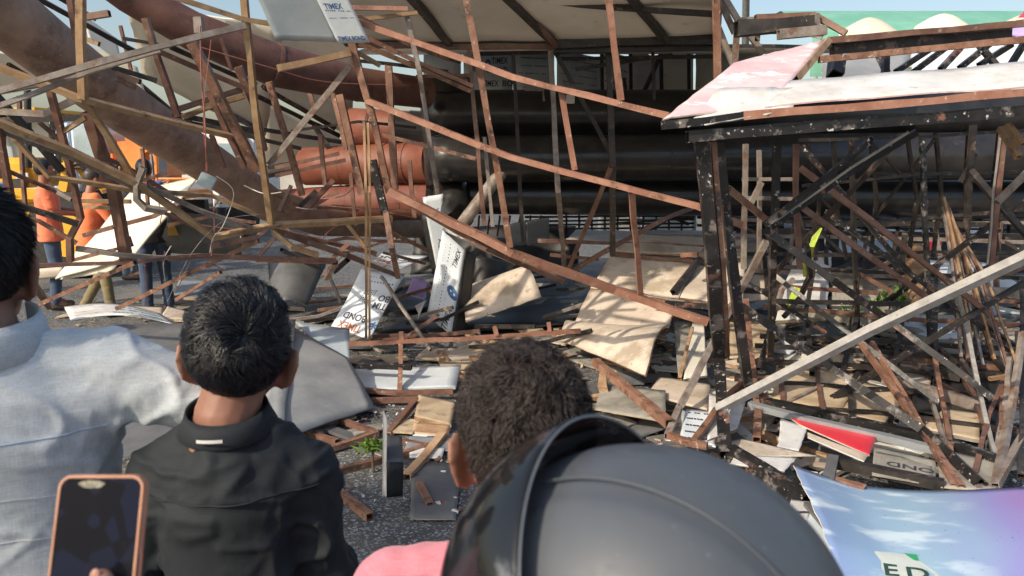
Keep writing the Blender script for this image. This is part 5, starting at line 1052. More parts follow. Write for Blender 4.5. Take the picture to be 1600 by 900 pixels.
def rubble(n, xr, yr, big=.6, hmul=1.0, dens=None):
    for k in range(n):
        y = random.uniform(*yr); t = random.uniform(*xr); x = t * y
        if x > -0.2 and y < 4.0 and t < .33: pass
        mi = random.choice(mats_r if x > 1 else mats_r[:6])
        vi = random.randrange(3); key = (mi[0], vi)
        if key not in _proto:
            rd_ = random.Random(hash(key[0]) % 1000 + vi) if False else random
            a, b, th = .16 + .26 * random.random(), .06 + .16 * random.random(), .008 + .02 * random.random()
            if mi[0] in ('wood',): a, b, th = .3, .03 + .02 * vi, .03
            bm = bmesh.new(); N_ = 7; poly = []
            for (cx, cy) in ((-1, -1), (0, -1.05), (1, -1), (1.05, 0), (1, 1), (.1, .95), (-1, 1), (-.95, .1)):
                poly.append((a * cx * random.uniform(.82, 1.05), b * cy * random.uniform(.75, 1.1)))
            c_ = random.uniform(-.25, .25)
            top = [bm.verts.new((p[0], p[1], th / 2 + c_ * p[0] ** 2)) for p in poly]; bot = [bm.verts.new((p[0], p[1], -th / 2 + c_ * p[0] ** 2)) for p in poly]
            bm.faces.new(top); bm.faces.new(bot[::-1]); q = len(poly)
            for i in range(q): bm.faces.new((top[i], bot[i], bot[(i + 1) % q], top[(i + 1) % q]))
            me = bm_mesh('rubble_board', bm); me.materials.append(M[mi[0]]); _proto[key] = me
        o = D.objects.new('rubble_board', _proto[key]); COL.objects.link(o)
        s = random.uniform(.45, 1.0) * big / .6 * (.75 + y * .05)
        o.scale = (s, s * random.uniform(.7, 1.2), 1)
        tl = .16 if heap_h(x, y) > .03 else .07
        o.rotation_euler = (random.gauss(0, tl), random.gauss(0, tl), random.uniform(0, 6.28))
        o.location = (x, y, .02 + heap_h(x, y) * random.uniform(.2, .9) * hmul)
        tag(o, rub_label(mi[0], s, o.location), 'board', 'loose boards of the rubble heap')
rubble(40, (-.28, .02), (4.3, 6.2), .4)
rubble(60, (-.05, .35), (4.4, 7.0), .5)
rubble(130, (.24, .85), (3.9, 6.0), .62)
rubble(80, (.2, .85), (5.8, 9.0), .9)
rubble(25, (-.62, -.2), (5.5, 9), .6)
rubble(45, (-.34, .12), (5.8, 10), .7)
# mound surface under the boards
vs = []; fs = []
nx, ny = 70, 60
for j in range(ny + 1):
    for i in range(nx + 1):
        x, y = .6 + 8.5 * i / nx, 3.6 + 6.2 * j / ny
        vs.append((x, y, heap_h(x, y) * .75 + .05 * noise.noise(Vector((x * 3, y * 3, 0))) - .03))
for j in range(ny):
    for i in range(nx): a = j * (nx + 1) + i; fs.append((a, a + 1, a + nx + 2, a + nx + 1))
M['rubble'] = nmat('crushed_rubble', (.13, .11, .09), (.3, .26, .21), 14, .9, .8, [((.5, .45, .38), 22, .6, .05), ((.05, .045, .04), 9, .56, .05)], vary=0)
o = link('rubble_mound', mesh_np('rubble_mound', vs, fs), M['rubble'], None, smooth=True); tag(o, 'mound of crushed rubble under the right part of the wreck', None, None, 'structure')
# chips and splinters nobody could count
def chips(n, label, mat, region, size):
    vs = []; fs = []
    for k in range(n):
        t, y = region(); x = t * y
        z = .01 + heap_h(x, y) * random.uniform(.6, 1.1); a = random.uniform(0, 6.28); L = size * random.uniform(.3, 1.3); W = L * random.uniform(.12, .7); H = random.uniform(.002, .012)
        m = Matrix.Translation((x, y, z)) @ Euler((random.gauss(0, .3), random.gauss(0, .3), a)).to_matrix().to_4x4()
        b = len(vs)
        for zz in (0, H):
            for (cx, cy) in ((-1, -1), (1, -.8), (.8, 1), (-1, .9)): vs.append(m @ Vector((cx * L / 2 * random.uniform(.7, 1), cy * W / 2, zz)))
        fs += [(b, b + 3, b + 2, b + 1), (b + 4, b + 5, b + 6, b + 7)] + [(b + i, b + (i + 1) % 4, b + 4 + (i + 1) % 4, b + 4 + i) for i in range(4)]
    o = link('debris_chips', mesh_np('chips', vs, fs), M[mat], None); tag(o, label, 'debris', None, 'stuff')
rg = lambda: (random.uniform(-.3, .9), random.uniform(3.4, 8)); rg2 = lambda: (random.uniform(.2, .9), random.uniform(3.8, 7)); rg3 = lambda: (random.uniform(-.65, .2), random.uniform(4, 9))
chips(700, 'pale chips of board scattered over the ground', 'white', rg, .04); chips(700, 'brown splinters scattered over the ground', 'wood', rg2, .06); chips(500, 'dark crumbs and splinters on the ground', 'brown', rg, .05); chips(500, 'cream crumbs of board on the ground', 'cream', rg2, .05)
for k in range(26):
    x0 = random.uniform(-.32, .1); y0 = random.uniform(5.8, 9.5); a = random.uniform(-.5, .5); L_r = random.uniform(.5, 1.4); c0 = Vector((x0 * y0, y0, random.uniform(.03, .2)))
    tube('bar', [c0, c0 + Vector((math.cos(a) * L_r * .5, math.sin(a) * L_r * .5, random.uniform(0, .12))), c0 + Vector((math.cos(a) * L_r, math.sin(a) * L_r, random.uniform(0, .3)))], .04, random.choice(['rust', 'brown', 'brown', 'dark', 'grey']), FT, wob=.01)
chips(300, 'tan splinters on the street at the left', 'card', rg3, .06)

# ---- plants
def leafy(name, label, c, n, spread, L, mat, cat='plant'):
    root = empty(name, c, label, cat)
    for k in range(n):
        a = random.uniform(0, 6.28); el = random.uniform(.2, 1.3); d = Vector((math.cos(a) * math.cos(el), math.sin(a) * math.cos(el), math.sin(el)))
        b = c + Vector((random.gauss(0, spread * .5), random.gauss(0, spread * .5), abs(random.gauss(0, spread * .4)))); s = d.cross(Vector((0, 0, 1))).normalized() * L * .13; l = L * random.uniform(.6, 1.2)
        up = s.cross(d).normalized() * L * .05
        vs = [b, b + d * l * .4 + s + up, b + d * l - Vector((0, 0, l * .25)), b + d * l * .4 - s + up, b + d * l * .45]
        link('leaf', mesh_np('leaf', vs, [(0, 1, 4), (1, 2, 4), (2, 3, 4), (3, 0, 4)]), M[mat], root)
    wire('stem', None, [c - Vector((0, 0, .15)), c, c + Vector((.02, 0, .1))], .008, 'bark', root)
leafy('young_shrub', 'sunlit yellow green shrub growing up through the right heap', P(1390, 482, 6.2), 70, .13, .17, 'leaf', 'shrub')
leafy('young_shrub', 'small dark leafed sprig left of the sunlit shrub', P(1330, 495, 6.1), 30, .1, .1, 'leaf', 'shrub')
leafy('grass_tuft', 'tuft of green leaves lying on the asphalt inside the small rusty frame', P(582, 706, 3.9), 60, .05, .1, 'leaf', 'tuft')

# ---- unseen tree added behind the camera to shade the crowd
def shade_tree():
    root = empty('roadside_tree', Vector((-9.5, -8.5, 0)), 'tall leafy roadside tree behind the crowd', 'tree')
    base = Vector((-9.5, -8.5, 0))
    link('trunk', round_mesh(smooth_path([base, base + Vector((.1, 0, 2)), base + Vector((-.1, .2, 4)), base + Vector((.3, .1, 6.2))], 5), list(np.linspace(.34, .18, 16)), 12, dent=.1), M['bark'], root, smooth=True)
    k = TO_SUN / TO_SUN.z
    cl = []
    # clumps of crown along the sun rays reaching the crowd and the near asphalt
    for (gx, gy, r) in ((-1.2, .6, 1.3), (-2.6, .2, 1.5), (0.2, .4, 1.4), (-3.8, 1.0, 1.4), (-2.0, -1.2, 1.6), (-.2, -1.3, 1.6), (1.4, .1, 1.1), (-4.5, -.8, 1.7), (-.25, 3.3, .8), (-.9, 2.9, .7), (-1.3, 2.4, .7), (1.5, -1.6, 1.3), (-3.2, -2.6, 1.7), (.2, 2.6, .55)):
        z = random.uniform(6.0, 8.2); cl.append((Vector((gx, gy, 0)) + k * z, r))
    for c, r in cl:
        link('limb', round_mesh([base + Vector((.2, .1, random.uniform(3.6, 6))), base.lerp(c, .6) + Vector((0, 0, 2.0)), c], [.12, .08, .03], 8), M['bark'], root, smooth=True)
    vs = []; fs = []
    for c, r in cl:
        n = int(1900 * r * r)
        d = rng.normal(size=(n, 3)); d /= np.linalg.norm(d, axis=1)[:, None]; rr = r * rng.random(n) ** .4
        pos = np.array(c) + d * rr[:, None] * np.array([1, 1, .55])
        for p in pos:
            L = random.uniform(.09, .15); e = Euler((random.uniform(-.8, .8), random.uniform(-.8, .8), random.uniform(0, 6.28))).to_matrix(); p = Vector(p); b = len(vs)
            vs += [p, p + e @ Vector((L * .35, L * .5, 0)), p + e @ Vector((0, L, .01)), p + e @ Vector((-L * .35, L * .5, 0))]; fs.append((b, b + 1, b + 2, b + 3))
    o = link('crown', mesh_np('crown', vs, fs), M['leafd'], root); o['kind'] = 'stuff'
shade_tree()
# ================================================================== people
def capsule(bm, a, b, ra, rb, seg=14, flat=(1, 1)):
    a, b = Vector(a), Vector(b); d = b - a; L = d.length or 1e-6; d /= L
    ref = Vector((0, 1, 0)) if abs(d.y) < .9 else Vector((1, 0, 0))
    s = d.cross(ref).normalized(); u = s.cross(d)
    rings = []
    for i in range(5): t = math.pi / 2 * (1 - i / 4); rings.append((a - d * math.sin(t) * ra, ra * math.cos(t)))
    for i in range(5): t = math.pi / 2 * i / 4; rings.append((b + d * math.sin(t) * rb, rb * math.cos(t)))
    V = []
    for c, r in rings:
        r = max(r, 1e-4); V.append([bm.verts.new(c + (s * math.cos(2 * math.pi * k / seg) * flat[0] + u * math.sin(2 * math.pi * k / seg) * flat[1]) * r) for k in range(seg)])
    for i in range(len(V) - 1):
        for k in range(seg): bm.faces.new((V[i][k], V[i][(k + 1) % seg], V[i + 1][(k + 1) % seg], V[i + 1][k]))
    bm.faces.new(V[0][::-1]); bm.faces.new(V[-1])
def ellip(bm, c, r, rot=None, u=20, v=14):
    m = Matrix.Translation(c) @ (rot.to_4x4() if rot is not None else Matrix.Identity(4)) @ Matrix.Diagonal((*r, 1))
    bmesh.ops.create_uvsphere(bm, u_segments=u, v_segments=v, radius=1, matrix=m)
def loft(bm, rings, seg=28, pw=2.3):
    V = []
    for (c, rx, ry) in rings:
        row = []
        for k in range(seg):
            a = 2 * math.pi * k / seg; ca, sa = math.cos(a), math.sin(a)
            f = (abs(ca) ** pw + abs(sa) ** pw) ** (-1 / pw)
            row.append(bm.verts.new(Vector(c) + Vector((ca * f * rx, sa * f * ry, 0))))
        V.append(row)
    for i in range(len(V) - 1):
        for k in range(seg): bm.faces.new((V[i][k], V[i][(k + 1) % seg], V[i + 1][(k + 1) % seg], V[i + 1][k]))
    bm.faces.new(V[0][::-1]); bm.faces.new(V[-1])
def fuse(bm, voxel, sm=6):
    bmesh.ops.recalc_face_normals(bm, faces=bm.faces[:])
    me = bm_mesh('tmp', bm); o = D.objects.new('tmp', me); COL.objects.link(o)
    r = o.modifiers.new('r', 'REMESH'); r.mode = 'VOXEL'; r.voxel_size = voxel
    s = o.modifiers.new('s', 'SMOOTH'); s.iterations = sm; s.factor = .6
    dg = bpy.context.evaluated_depsgraph_get(); out = D.meshes.new_from_object(o.evaluated_get(dg))
    D.objects.remove(o); D.meshes.remove(me); return out
def disp(me, fn):
    me.update()
    n = len(me.vertices); co = np.empty(n * 3); no = np.empty(n * 3); me.vertices.foreach_get('co', co); me.vertex_normals.foreach_get('vector', no)
    co = co.reshape(-1, 3); no = no.reshape(-1, 3)
    a = np.array([fn(Vector(c), Vector(k)) for c, k in zip(co, no)]); co += no * a[:, None]
    me.vertices.foreach_set('co', co.ravel()); me.update()
def skin_mat(name, c1, c2):
    m = nmat(name, c1, c2, 14, .5, .06, vary=0); b = m.node_tree.nodes['Principled BSDF']; b.inputs['Subsurface Weight'].default_value = .12; b.inputs['Subsurface Radius'].default_value = (.02, .008, .004); b.inputs['Subsurface Scale'].default_value = .3; return m
SK = {'tan': skin_mat('skin_tan', (.25, .12, .08), (.31, .155, .105)), 'brown': skin_mat('skin_brown', (.28, .13, .08), (.34, .165, .1)), 'light': skin_mat('skin_light', (.42, .21, .14), (.48, .25, .17))}
def hair_mat(name, c, rough=.35):
    m = nmat(name, tuple(x * .7 for x in c), tuple(x * 1.3 for x in c), 30, rough, 0, vary=0, spec=.6); return m
HM = {'black': hair_mat('black_hair', (.011, .012, .016)), 'brownblack': hair_mat('brown_black_hair', (.034, .024, .021), .5)}
EYEW = nmat('eye_white', (.75, .72, .7), (.8, .78, .76), 5, .2, 0, vary=0)
def cloth(name, c1, c2, weave=380, rough=.9, stripes=None, bump=.25, sheen=.2):
    m = nmat(name, c1, c2, 4, rough, 0, vary=0, lo=.3, hi=.7); t = m.node_tree; N = t.nodes; L = t.links; b = N['Principled BSDF']; b.inputs['Sheen Weight'].default_value = sheen
    tc = N.new('ShaderNodeTexCoord')
    mp = N.new('ShaderNodeMapping'); mp.inputs['Scale'].default_value = (1, 1, .12); L.new(tc.outputs['Object'], mp.inputs[0])
    n1 = N.new('ShaderNodeTexNoise'); n1.inputs['Scale'].default_value = weave; n1.inputs['Detail'].default_value = 2; L.new(mp.outputs[0], n1.inputs[0])
    mp2 = N.new('ShaderNodeMapping'); mp2.inputs['Scale'].default_value = (.12, .12, 1); L.new(tc.outputs['Object'], mp2.inputs[0])
    n2 = N.new('ShaderNodeTexNoise'); n2.inputs['Scale'].default_value = weave; n2.inputs['Detail'].default_value = 2; L.new(mp2.outputs[0], n2.inputs[0])
    ad = N.new('ShaderNodeMath'); ad.operation = 'ADD'; L.new(n1.outputs[0], ad.inputs[0]); L.new(n2.outputs[0], ad.inputs[1])
    bp = N.new('ShaderNodeBump'); bp.inputs['Strength'].default_value = bump; bp.inputs['Distance'].default_value = .002; L.new(ad.outputs[0], bp.inputs['Height']); L.new(bp.outputs[0], b.inputs['Normal'])
    src = b.inputs['Base Color'].links[0].from_socket
    mr = N.new('ShaderNodeMapRange'); mr.inputs[1].default_value = .7; mr.inputs[2].default_value = 1.3; mr.inputs[3].default_value = .86; mr.inputs[4].default_value = 1.12; L.new(ad.outputs[0], mr.inputs[0])
    hv = N.new('ShaderNodeHueSaturation'); L.new(src, hv.inputs['Color']); L.new(mr.outputs[0], hv.inputs['Value']); L.new(hv.outputs[0], b.inputs['Base Color'])
    return m
CL = {'paleblue': cloth('pale_blue_linen', (.46, .51, .54), (.57, .62, .65), 420, bump=.18), 'black': cloth('blue_black_cotton', (.007, .011, .015), (.012, .017, .022), 500, .8, sheen=0), 'pink': cloth('pink_cotton', (.62, .2, .25), (.7, .27, .32)), 'orange': cloth('orange_knit', (.7, .17, .08), (.78, .23, .12), 250), 'orange2': cloth('bright_orange_cotton', (.75, .17, .06), (.82, .22, .08), 250),
      'jeans': cloth('blue_denim', (.03, .055, .11), (.06, .095, .17)), 'greyj': cloth('grey_blue_trousers', (.12, .16, .2), (.18, .22, .26)), 'khaki': cloth('olive_khaki', (.17, .14, .07), (.26, .21, .11)), 'dark': cloth('dark_cotton', (.015, .015, .018), (.03, .03, .034)), 'white': cloth('white_cotton', (.65, .66, .65), (.75, .75, .74)), 'blue': cloth('mid_blue_cotton', (.04, .08, .25), (.07, .12, .32)), 'lblue': cloth('light_blue_cotton', (.4, .52, .7), (.5, .6, .76))}
SHOE = nmat('shoe_leather', (.05, .035, .03), (.1, .07, .05), 12, .6, .1)

def person(label, loc, yaw, H=1.65, skin='brown', shirt='white', trousers='jeans', hair='black', arms=None, legs=None, lean=0, head=(0, 0, 0), detail=0, sleeves='long', hairfn=None, group=None, folds=.004, broad=1.0, headoff=(0, 0, 0), neckdrop=0, slope=0, weave=1):
    """built facing +Y in local space, then turned by yaw"""
    s = H / 1.70; root = empty('person', Vector(loc), label, 'person', group)
    Rz = Matrix.Rotation(yaw, 4, 'Z'); MW = Matrix.Translation(loc) @ Rz
    A = arms or {}
    lm = Matrix.Rotation(-lean, 3, 'X')
    def U(p):                                   # upper body bends forward at the hips
        p = Vector(p); h = Vector((0, 0, .93)); return (h + lm @ (p - h))
    SHL, SHR = U((-.175 * broad, 0, 1.385 - slope)), U((.175 * broad, 0, 1.385 - slope))
    ELB = [A.get('le', (-.24, -.02, 1.12)), A.get('re', (.24, -.02, 1.12))]; WR = [A.get('lw', (-.25, .08, .88)), A.get('rw', (.25, .08, .88))]
    ELB = [Vector(e) for e in ELB]; WR = [Vector(e) for e in WR]
    if lean and not arms: ELB = [U(e) for e in ELB]; WR = [U(e) for e in WR]
    lg = legs or {}
    HP = [Vector((-.09, 0, .9)), Vector((.09, 0, .9))]; KN = [Vector(lg.get('lk', (-.1, .02, .49))), Vector(lg.get('rk', (.1, .02, .49)))]; AN = [Vector(lg.get('la', (-.11, -.02, .09))), Vector(lg.get('ra', (.11, -.02, .09)))]
    hc = U((0, .015, 1.60 - neckdrop)) + Vector(headoff); HR = Euler(head, 'ZYX').to_matrix() @ Matrix.Rotation(-lean * .5, 3, 'X')
    def Hh(p): return hc + HR @ Vector(p)
    # ---- body: one skin
    bm = bmesh.new()
    ellip(bm, Hh((0, -.012, .02)), (.075, .094, .097), HR); ellip(bm, Hh((0, .032, -.042)), (.057, .062, .073), HR); capsule(bm, Hh((0, .07, -.092)), Hh((0, .075, -.088)), .02, .018)
    for sd in (-1, 1):
        capsule(bm, Hh((.056 * sd, .0, -.045)), Hh((.022 * sd, .078, -.092)), .017, .016)
        capsule(bm, Hh((.04 * sd, .07, -.02)), Hh((.05 * sd, .05, -.02)), .016, .016)
        if detail:
            E = [(.072, .008, -.062), (.078, -.004, -.054), (.09, -.016, -.035), (.097, -.02, -.012), (.095, -.012, .008), (.086, .004, .01), (.076, .012, -.006)]
            E = [Vector(((q[0] + (.005 if 0 < k_ < 5 else .001)) * sd, q[1] * 1.15, q[2] * 1.08)) for k_, q in enumerate(E)]
            for a, b in zip(E[:-1], E[1:]): capsule(bm, Hh(a), Hh(b), .0048, .0048, 8)
            ellip(bm, Hh((.087 * sd, -.007, -.026)), (.0075, .019, .036), HR @ Matrix.Rotation(.5 * sd, 3, 'Z'), 12, 8); ellip(bm, Hh((.08 * sd, .002, -.03)), (.009, .012, .028), HR, 12, 8); ellip(bm, Hh((.076 * sd, .004, -.058)), (.006, .008, .011), HR, 8, 6)
        else: ellip(bm, Hh((.08 * sd, -.002, -.01)), (.008, .018, .032), HR, 10, 8)
    capsule(bm, Hh((0, .092, .008)), Hh((0, .11, -.032)), .008, .0125); capsule(bm, Hh((-.036, .082, .024)), Hh((.036, .082, .024)), .012, .012); ellip(bm, Hh((0, .09, -.06)), (.024, .012, .006), HR); ellip(bm, Hh((0, .088, -.069)), (.021, .012, .007), HR)
    nb = U((0, -.02, 1.42)); capsule(bm, Hh((0, -.02, -.045)), nb, .052, .055); capsule(bm, nb, U((0, -.015, 1.38)), .056, .075)
    loft(bm, [(U((0, 0, z)), rx * min(1, broad), ry) for z, rx, ry in ((.86, .13, .08), (1.0, .135, .09), (1.15, .14, .095), (1.28, .12, .08), (1.34, .08, .06), (1.40, .05, .05))])
    for i, sd in ((0, -1), (1, 1)):
        sh = (SHL, SHR)[i]; e = ELB[i]; w_ = WR[i]
        capsule(bm, sh, e, .04, .034); capsule(bm, e, w_, .036, .024)
        d = (w_ - e).normalized(); sdv = d.cross(Vector((0, 0, 1))); sdv = sdv.normalized() if sdv.length > .2 else Vector((1, 0, 0)); up = sdv.cross(d)
        pc = w_ + d * .05; 
        for q in (-.024, -.008, .008, .024): capsule(bm, w_ + sdv * q * .6 + d * .01, w_ + sdv * q + d * .085, .012, .0105, 8)
        Lf = [.052, .062, .067, .058]
        for f in range(4):
            q = (-.027 + .018 * f); k0 = w_ + d * .088 + sdv * q; k1 = k0 + d * Lf[f] * .5 - up * .012; k2 = k1 + d * Lf[f] * .3 - up * .026
            capsule(bm, k0, k1, .0088, .0082, 8); capsule(bm, k1, k2, .0082, .0068, 8)
        t0 = w_ + d * .03 - sdv * .03 * sd; t1 = t0 + d * .035 - sdv * .022 * sd - up * .008; t2 = t1 + d * .03 - up * .01; capsule(bm, t0, t1, .012, .01, 8); capsule(bm, t1, t2, .01, .0085, 8)
        capsule(bm, HP[i], KN[i], .075, .052); capsule(bm, KN[i], AN[i], .05, .034); capsule(bm, AN[i], AN[i] + Vector((0, .13, -.055)), .035, .025)
    vx = .0042 if detail else .009
    me = fuse(bm, vx, 5 if detail else 3)
    def place(me_): me_.transform(MW @ Matrix.Scale(s, 4))
    place(me); link('body', me, SK[skin], root, smooth=True)
    # eyes
    for sd in (-1, 1):
        bm = bmesh.new(); ellip(bm, Hh((.031 * sd, .083, .004)), (.0125, .0125, .0125), HR, 12, 8); me = bm_mesh('eye', bm); place(me); eo = link('eye', me, EYEW, root, smooth=True)
        bm = bmesh.new(); ellip(bm, Hh((.031 * sd, .0935, .004)), (.0055, .003, .0055), HR, 10, 6); me = bm_mesh('iris', bm); place(me); link('iris', me, M['blk'], eo)
    # ---- trousers
    bm = bmesh.new(); loft(bm, [(Vector((0, 0, .82)), .15, .11), (Vector((0, 0, .9)), .165, .118), (Vector((0, 0, .98)), .155, .11), (U((0, 0, 1.02)), .15, .108)])
    for i in range(2): capsule(bm, HP[i] - Vector((0, 0, .02)), KN[i], .092, .068); capsule(bm, KN[i], AN[i] + Vector((0, 0, .02)), .066, .056)
    me = fuse(bm, .010, 3); disp(me, lambda c, n: .006 * noise.noise(Vector((c.x * 9, c.y * 9, c.z * 22)))); place(me); link('trousers', me, CL[trousers], root, smooth=True)
    for i in range(2):
        bm = bmesh.new(); f = AN[i] + Vector((0, .03, -.055)); capsule(bm, f + Vector((0, -.06, .005)), f + Vector((0, .12, -.003)), .042, .036, 12, (1, .85)); me = bm_mesh('shoe', bm)
        place(me); link('shoe', me, SHOE, root, smooth=True)
    # ---- shirt
    bm = bmesh.new()
    loft(bm, [(U((0, 0, z)) if z > .93 else Vector((0, 0, z)), rx * broad, ry) for z, rx, ry in ((.80, .185, .135), (.9, .18, .13), (1.02, .168, .122), (1.15, .172, .125), (1.27, .182, .13), (1.34, .168 - slope * .5, .118), (1.385, .13 - slope * .6, .095), (1.415, .095, .078), (1.44, .07, .066))], 32)
    for i in range(2):
        sh = (SHL, SHR)[i]; e = ELB[i]; w_ = WR[i]
        capsule(bm, U(((-.045, .045)[i] * broad, -.008, 1.375)), sh, .058, .064); capsule(bm, U(((-.08, .08)[i] * broad, -.01, 1.30)), sh - Vector((0, 0, .04)), .095, .07)
        if sleeves == 'long': capsule(bm, sh, e, .067, .055); capsule(bm, e, e.lerp(w_, .96), .055, .04)
        else: capsule(bm, sh, sh.lerp(e, .75), .068, .062)
    me = fuse(bm, .0055 if detail else .011, 5)
    sd_ = Vector((loc[0] * 7, 3, 1))
    def fold(c, n):
        near = 1.0
        for i in range(2):
            e = ELB[i]; dd = (c - e).length; near += 1.6 * math.exp(-(dd / .1) ** 2)
            dd = (c - (SHL, SHR)[i] + Vector((0, 0, .08))).length; near += .9 * math.exp(-(dd / .1) ** 2)
        q = Vector((c.x * 4, c.y * 4, c.z * 7)) + sd_
        near = min(near, 2.1)
        wv = noise.noise(q * .8) * 1.2
        k = Vector((c.x * 3 + c.z * 7 * (1 if c.x > 0 else -1), c.y * 4, c.z * 3.5 - abs(c.x) * 3 + wv)) * 1.5
        rdg = max(0, 1 - abs(noise.noise(k + sd_)) * 5.0) ** 2
        rd2 = max(0, 1 - abs(noise.noise(k * 2.1 - sd_)) * 4.0) ** 2
        return folds * near * (noise.noise(q) * .9 + .75 * rdg + .25 * rd2 - .2)
    disp(me, fold)
    if detail:
        n = len(me.vertices); co = np.empty(n * 3); me.vertices.foreach_get('co', co); co = co.reshape(-1, 3); ed = np.empty(len(me.edges) * 2, dtype=np.int32); me.edges.foreach_get('vertices', ed); ed = ed.reshape(-1, 2)
        dg_ = np.bincount(ed.ravel(), minlength=n)[:, None]
        for _ in range(2):
            acc = np.stack([np.bincount(ed[:, 0], co[ed[:, 1], a], n) + np.bincount(ed[:, 1], co[ed[:, 0], a], n) for a in range(3)], 1); co = co * .4 + .6 * acc / np.maximum(dg_, 1)
        me.vertices.foreach_set('co', co.ravel()); me.update()
    place(me); so = link('shirt', me, CL[shirt], root, smooth=True)
    # hair
    if hairfn: hairfn(root, lambda p: MW @ (Hh(p) * s), (MW.to_3x3() @ HR), s)
    else:
        bm = bmesh.new(); ellip(bm, Hh((0, -.018, .028)), (.083, .1, .102), HR, 28, 20)
        for v in bm.verts[:]:
            p = HR.transposed() @ (v.co - hc)
            lim = -.075 if p.y < -.03 else (.0 if p.y < .03 else .05)
            if p.z < lim - .0 : v.co = Hh((p.x * .86, p.y * .86, max(p.z, lim)))
            else: v.co = v.co + (v.co - hc).normalized() * .006 * noise.noise(v.co * 60)
        me = bm_mesh('hair', bm); place(me); link('hair', me, HM[hair], root, smooth=True)
    return root, (lambda p: MW @ (U(p) * s)), so, (lambda p: MW @ (Hh(p) * s))

def make_hair(n, length, whorl, mat, curl=0.0, lift=.5, thick=.0007, cover=None, fwd=0.0, clump=.5, seed=3, rad=(.078, .099, .1), down=.3, cseg=4, taper=.3, crad=.006, fade=.12):
    def fn(root, W, HRw, s):
        g = np.random.default_rng(seed)
        # base cap
        bm = bmesh.new(); ellip(bm, Vector((0, -.014, .021)), (rad[0] + .002, rad[1] + .001, rad[2] + .001), None, 40, 30)
        kill = [v for v in bm.verts if not cover(v.co)]
        bmesh.ops.delete(bm, geom=kill, context='VERTS')
        for v in bm.verts: v.co = W(v.co)
        cap = link('hair', bm_mesh('hair', bm), HM[mat], root, smooth=True)
        c0 = np.array([0, -.014, .021]); R_ = np.array(rad)
        d = g.normal(size=(n * 4, 3)); d /= np.linalg.norm(d, axis=1)[:, None]
        p = c0 + d * R_
        keep = np.array([cover(Vector(q)) for q in p]); p = p[keep][:n]; d = d[keep][:n]; m = len(p)
        nn = d / R_; nn /= np.linalg.norm(nn, axis=1)[:, None]
        wv = np.array(whorl); away = p - wv; away -= nn * (away * nn).sum(1)[:, None]; dist = np.linalg.norm(p - wv, axis=1); away /= (np.linalg.norm(away, axis=1)[:, None] + 1e-6)
        swirl = np.cross(nn, away); k = np.exp(-dist / .04)[:, None]
        t = away * (1 - .4 * k) + swirl * (.25 + .6 * k) + np.array([0, fwd, -down])
        cl = np.array([[noise.noise(Vector(q) * 55 + Vector((i * 9, seed, 0))) for i in range(3)] for q in p]) * clump * 2.6
        t = t + cl; t -= nn * (t * nn).sum(1)[:, None]; t /= np.linalg.norm(t, axis=1)[:, None]
        L = length * (g.random(m) * .45 + .75)
        ear = np.exp(-(((p[:, 1] - .0) / .035) ** 2 + ((p[:, 2] - .02) / .04) ** 2)) * (np.abs(p[:, 0]) > .05); L = L * (1 - .7 * ear)
        if True: L = L * np.clip((p[:, 2] + .085) / .11, fade, 1)     # shorter towards the nape
        lf = (lift * (.7 + .6 * g.random(m)))[:, None]
        pts = []
        ph = g.random(m) * 6.28; ax = np.cross(nn, t)
        for j in range(cseg + 1):
            q = j / cseg
            pos = p - nn * .002 + nn * (lf * L[:, None] * (q - .62 * q * q)) + t * (L[:, None] * (q * .55 + .45 * q * q))
            over = (pos - c0) / (R_ + .003); ln = np.linalg.norm(over, axis=1); pos = np.where((ln < 1)[:, None], c0 + (pos - c0) / ln[:, None], pos)
            if curl: a = ph + q * curl; rr = crad * min(1, q * 3); pos = pos + (ax * np.cos(a)[:, None] + nn * (np.sin(a) + .6)[:, None]) * rr
            pts.append(pos)
        V = []; 
        for j, pos in enumerate(pts):
            w_ = thick * (1 if j < cseg else taper) * (1 if j else .8)
            for a in range(3):
                V.append(pos + (ax * math.cos(a * 2.094) + nn * math.sin(a * 2.094)) * w_)
        V = np.stack(V, 1)      # m, (cseg+1)*3, 3
        Wm = np.array([W(Vector((1, 0, 0))) - W(Vector((0, 0, 0))), W(Vector((0, 1, 0))) - W(Vector((0, 0, 0))), W(Vector((0, 0, 1))) - W(Vector((0, 0, 0)))]); o0 = np.array(W(Vector((0, 0, 0))))
        V = V.reshape(-1, 3) @ Wm + o0
        nv = (cseg + 1) * 3; f1 = []
        for j in range(cseg):
            for a in range(3): b = (a + 1) % 3; f1.append((j * 3 + a, j * 3 + b, j * 3 + 3 + b, j * 3 + 3 + a))
        F = (np.array(f1)[None] + (np.arange(m) * nv)[:, None, None]).reshape(-1, 4)
        me = D.meshes.new('strands'); me.vertices.add(len(V)); me.vertices.foreach_set('co', V.ravel()); nf = len(F)
        me.loops.add(nf * 4); me.loops.foreach_set('vertex_index', F.ravel().astype(np.int32)); me.polygons.add(nf); me.polygons.foreach_set('loop_start', np.arange(0, nf * 4, 4, dtype=np.int32)); me.update(calc_edges=True)
        so = link('hair_strands', me, HM[mat], root, smooth=True); so['kind'] = 'stuff'
    return fn
def cover_short(p):
    if p.y > .03: return p.z > .045 + (p.y - .03) * .3
    q = .01 * noise.noise(Vector(p) * 40)
    if p.y > -.03: return p.z > .008 + q + (.02 if p.y > .01 else 0)
    if p.y > -.055: return p.z > -.05 + q
    return p.z > -.088 + .2 * abs(p.x) + q
def cover_mid(p):
    if p.y > .03: return p.z > .035
    if p.y > -.03: return p.z > .015
    return p.z > -.075 + .15 * abs(p.x)
def cover_low(p):
    if p.y > .03: return p.z > .03
    if p.y > -.02: return p.z > -.02
    return p.z > -.095 + .15 * abs(p.x)

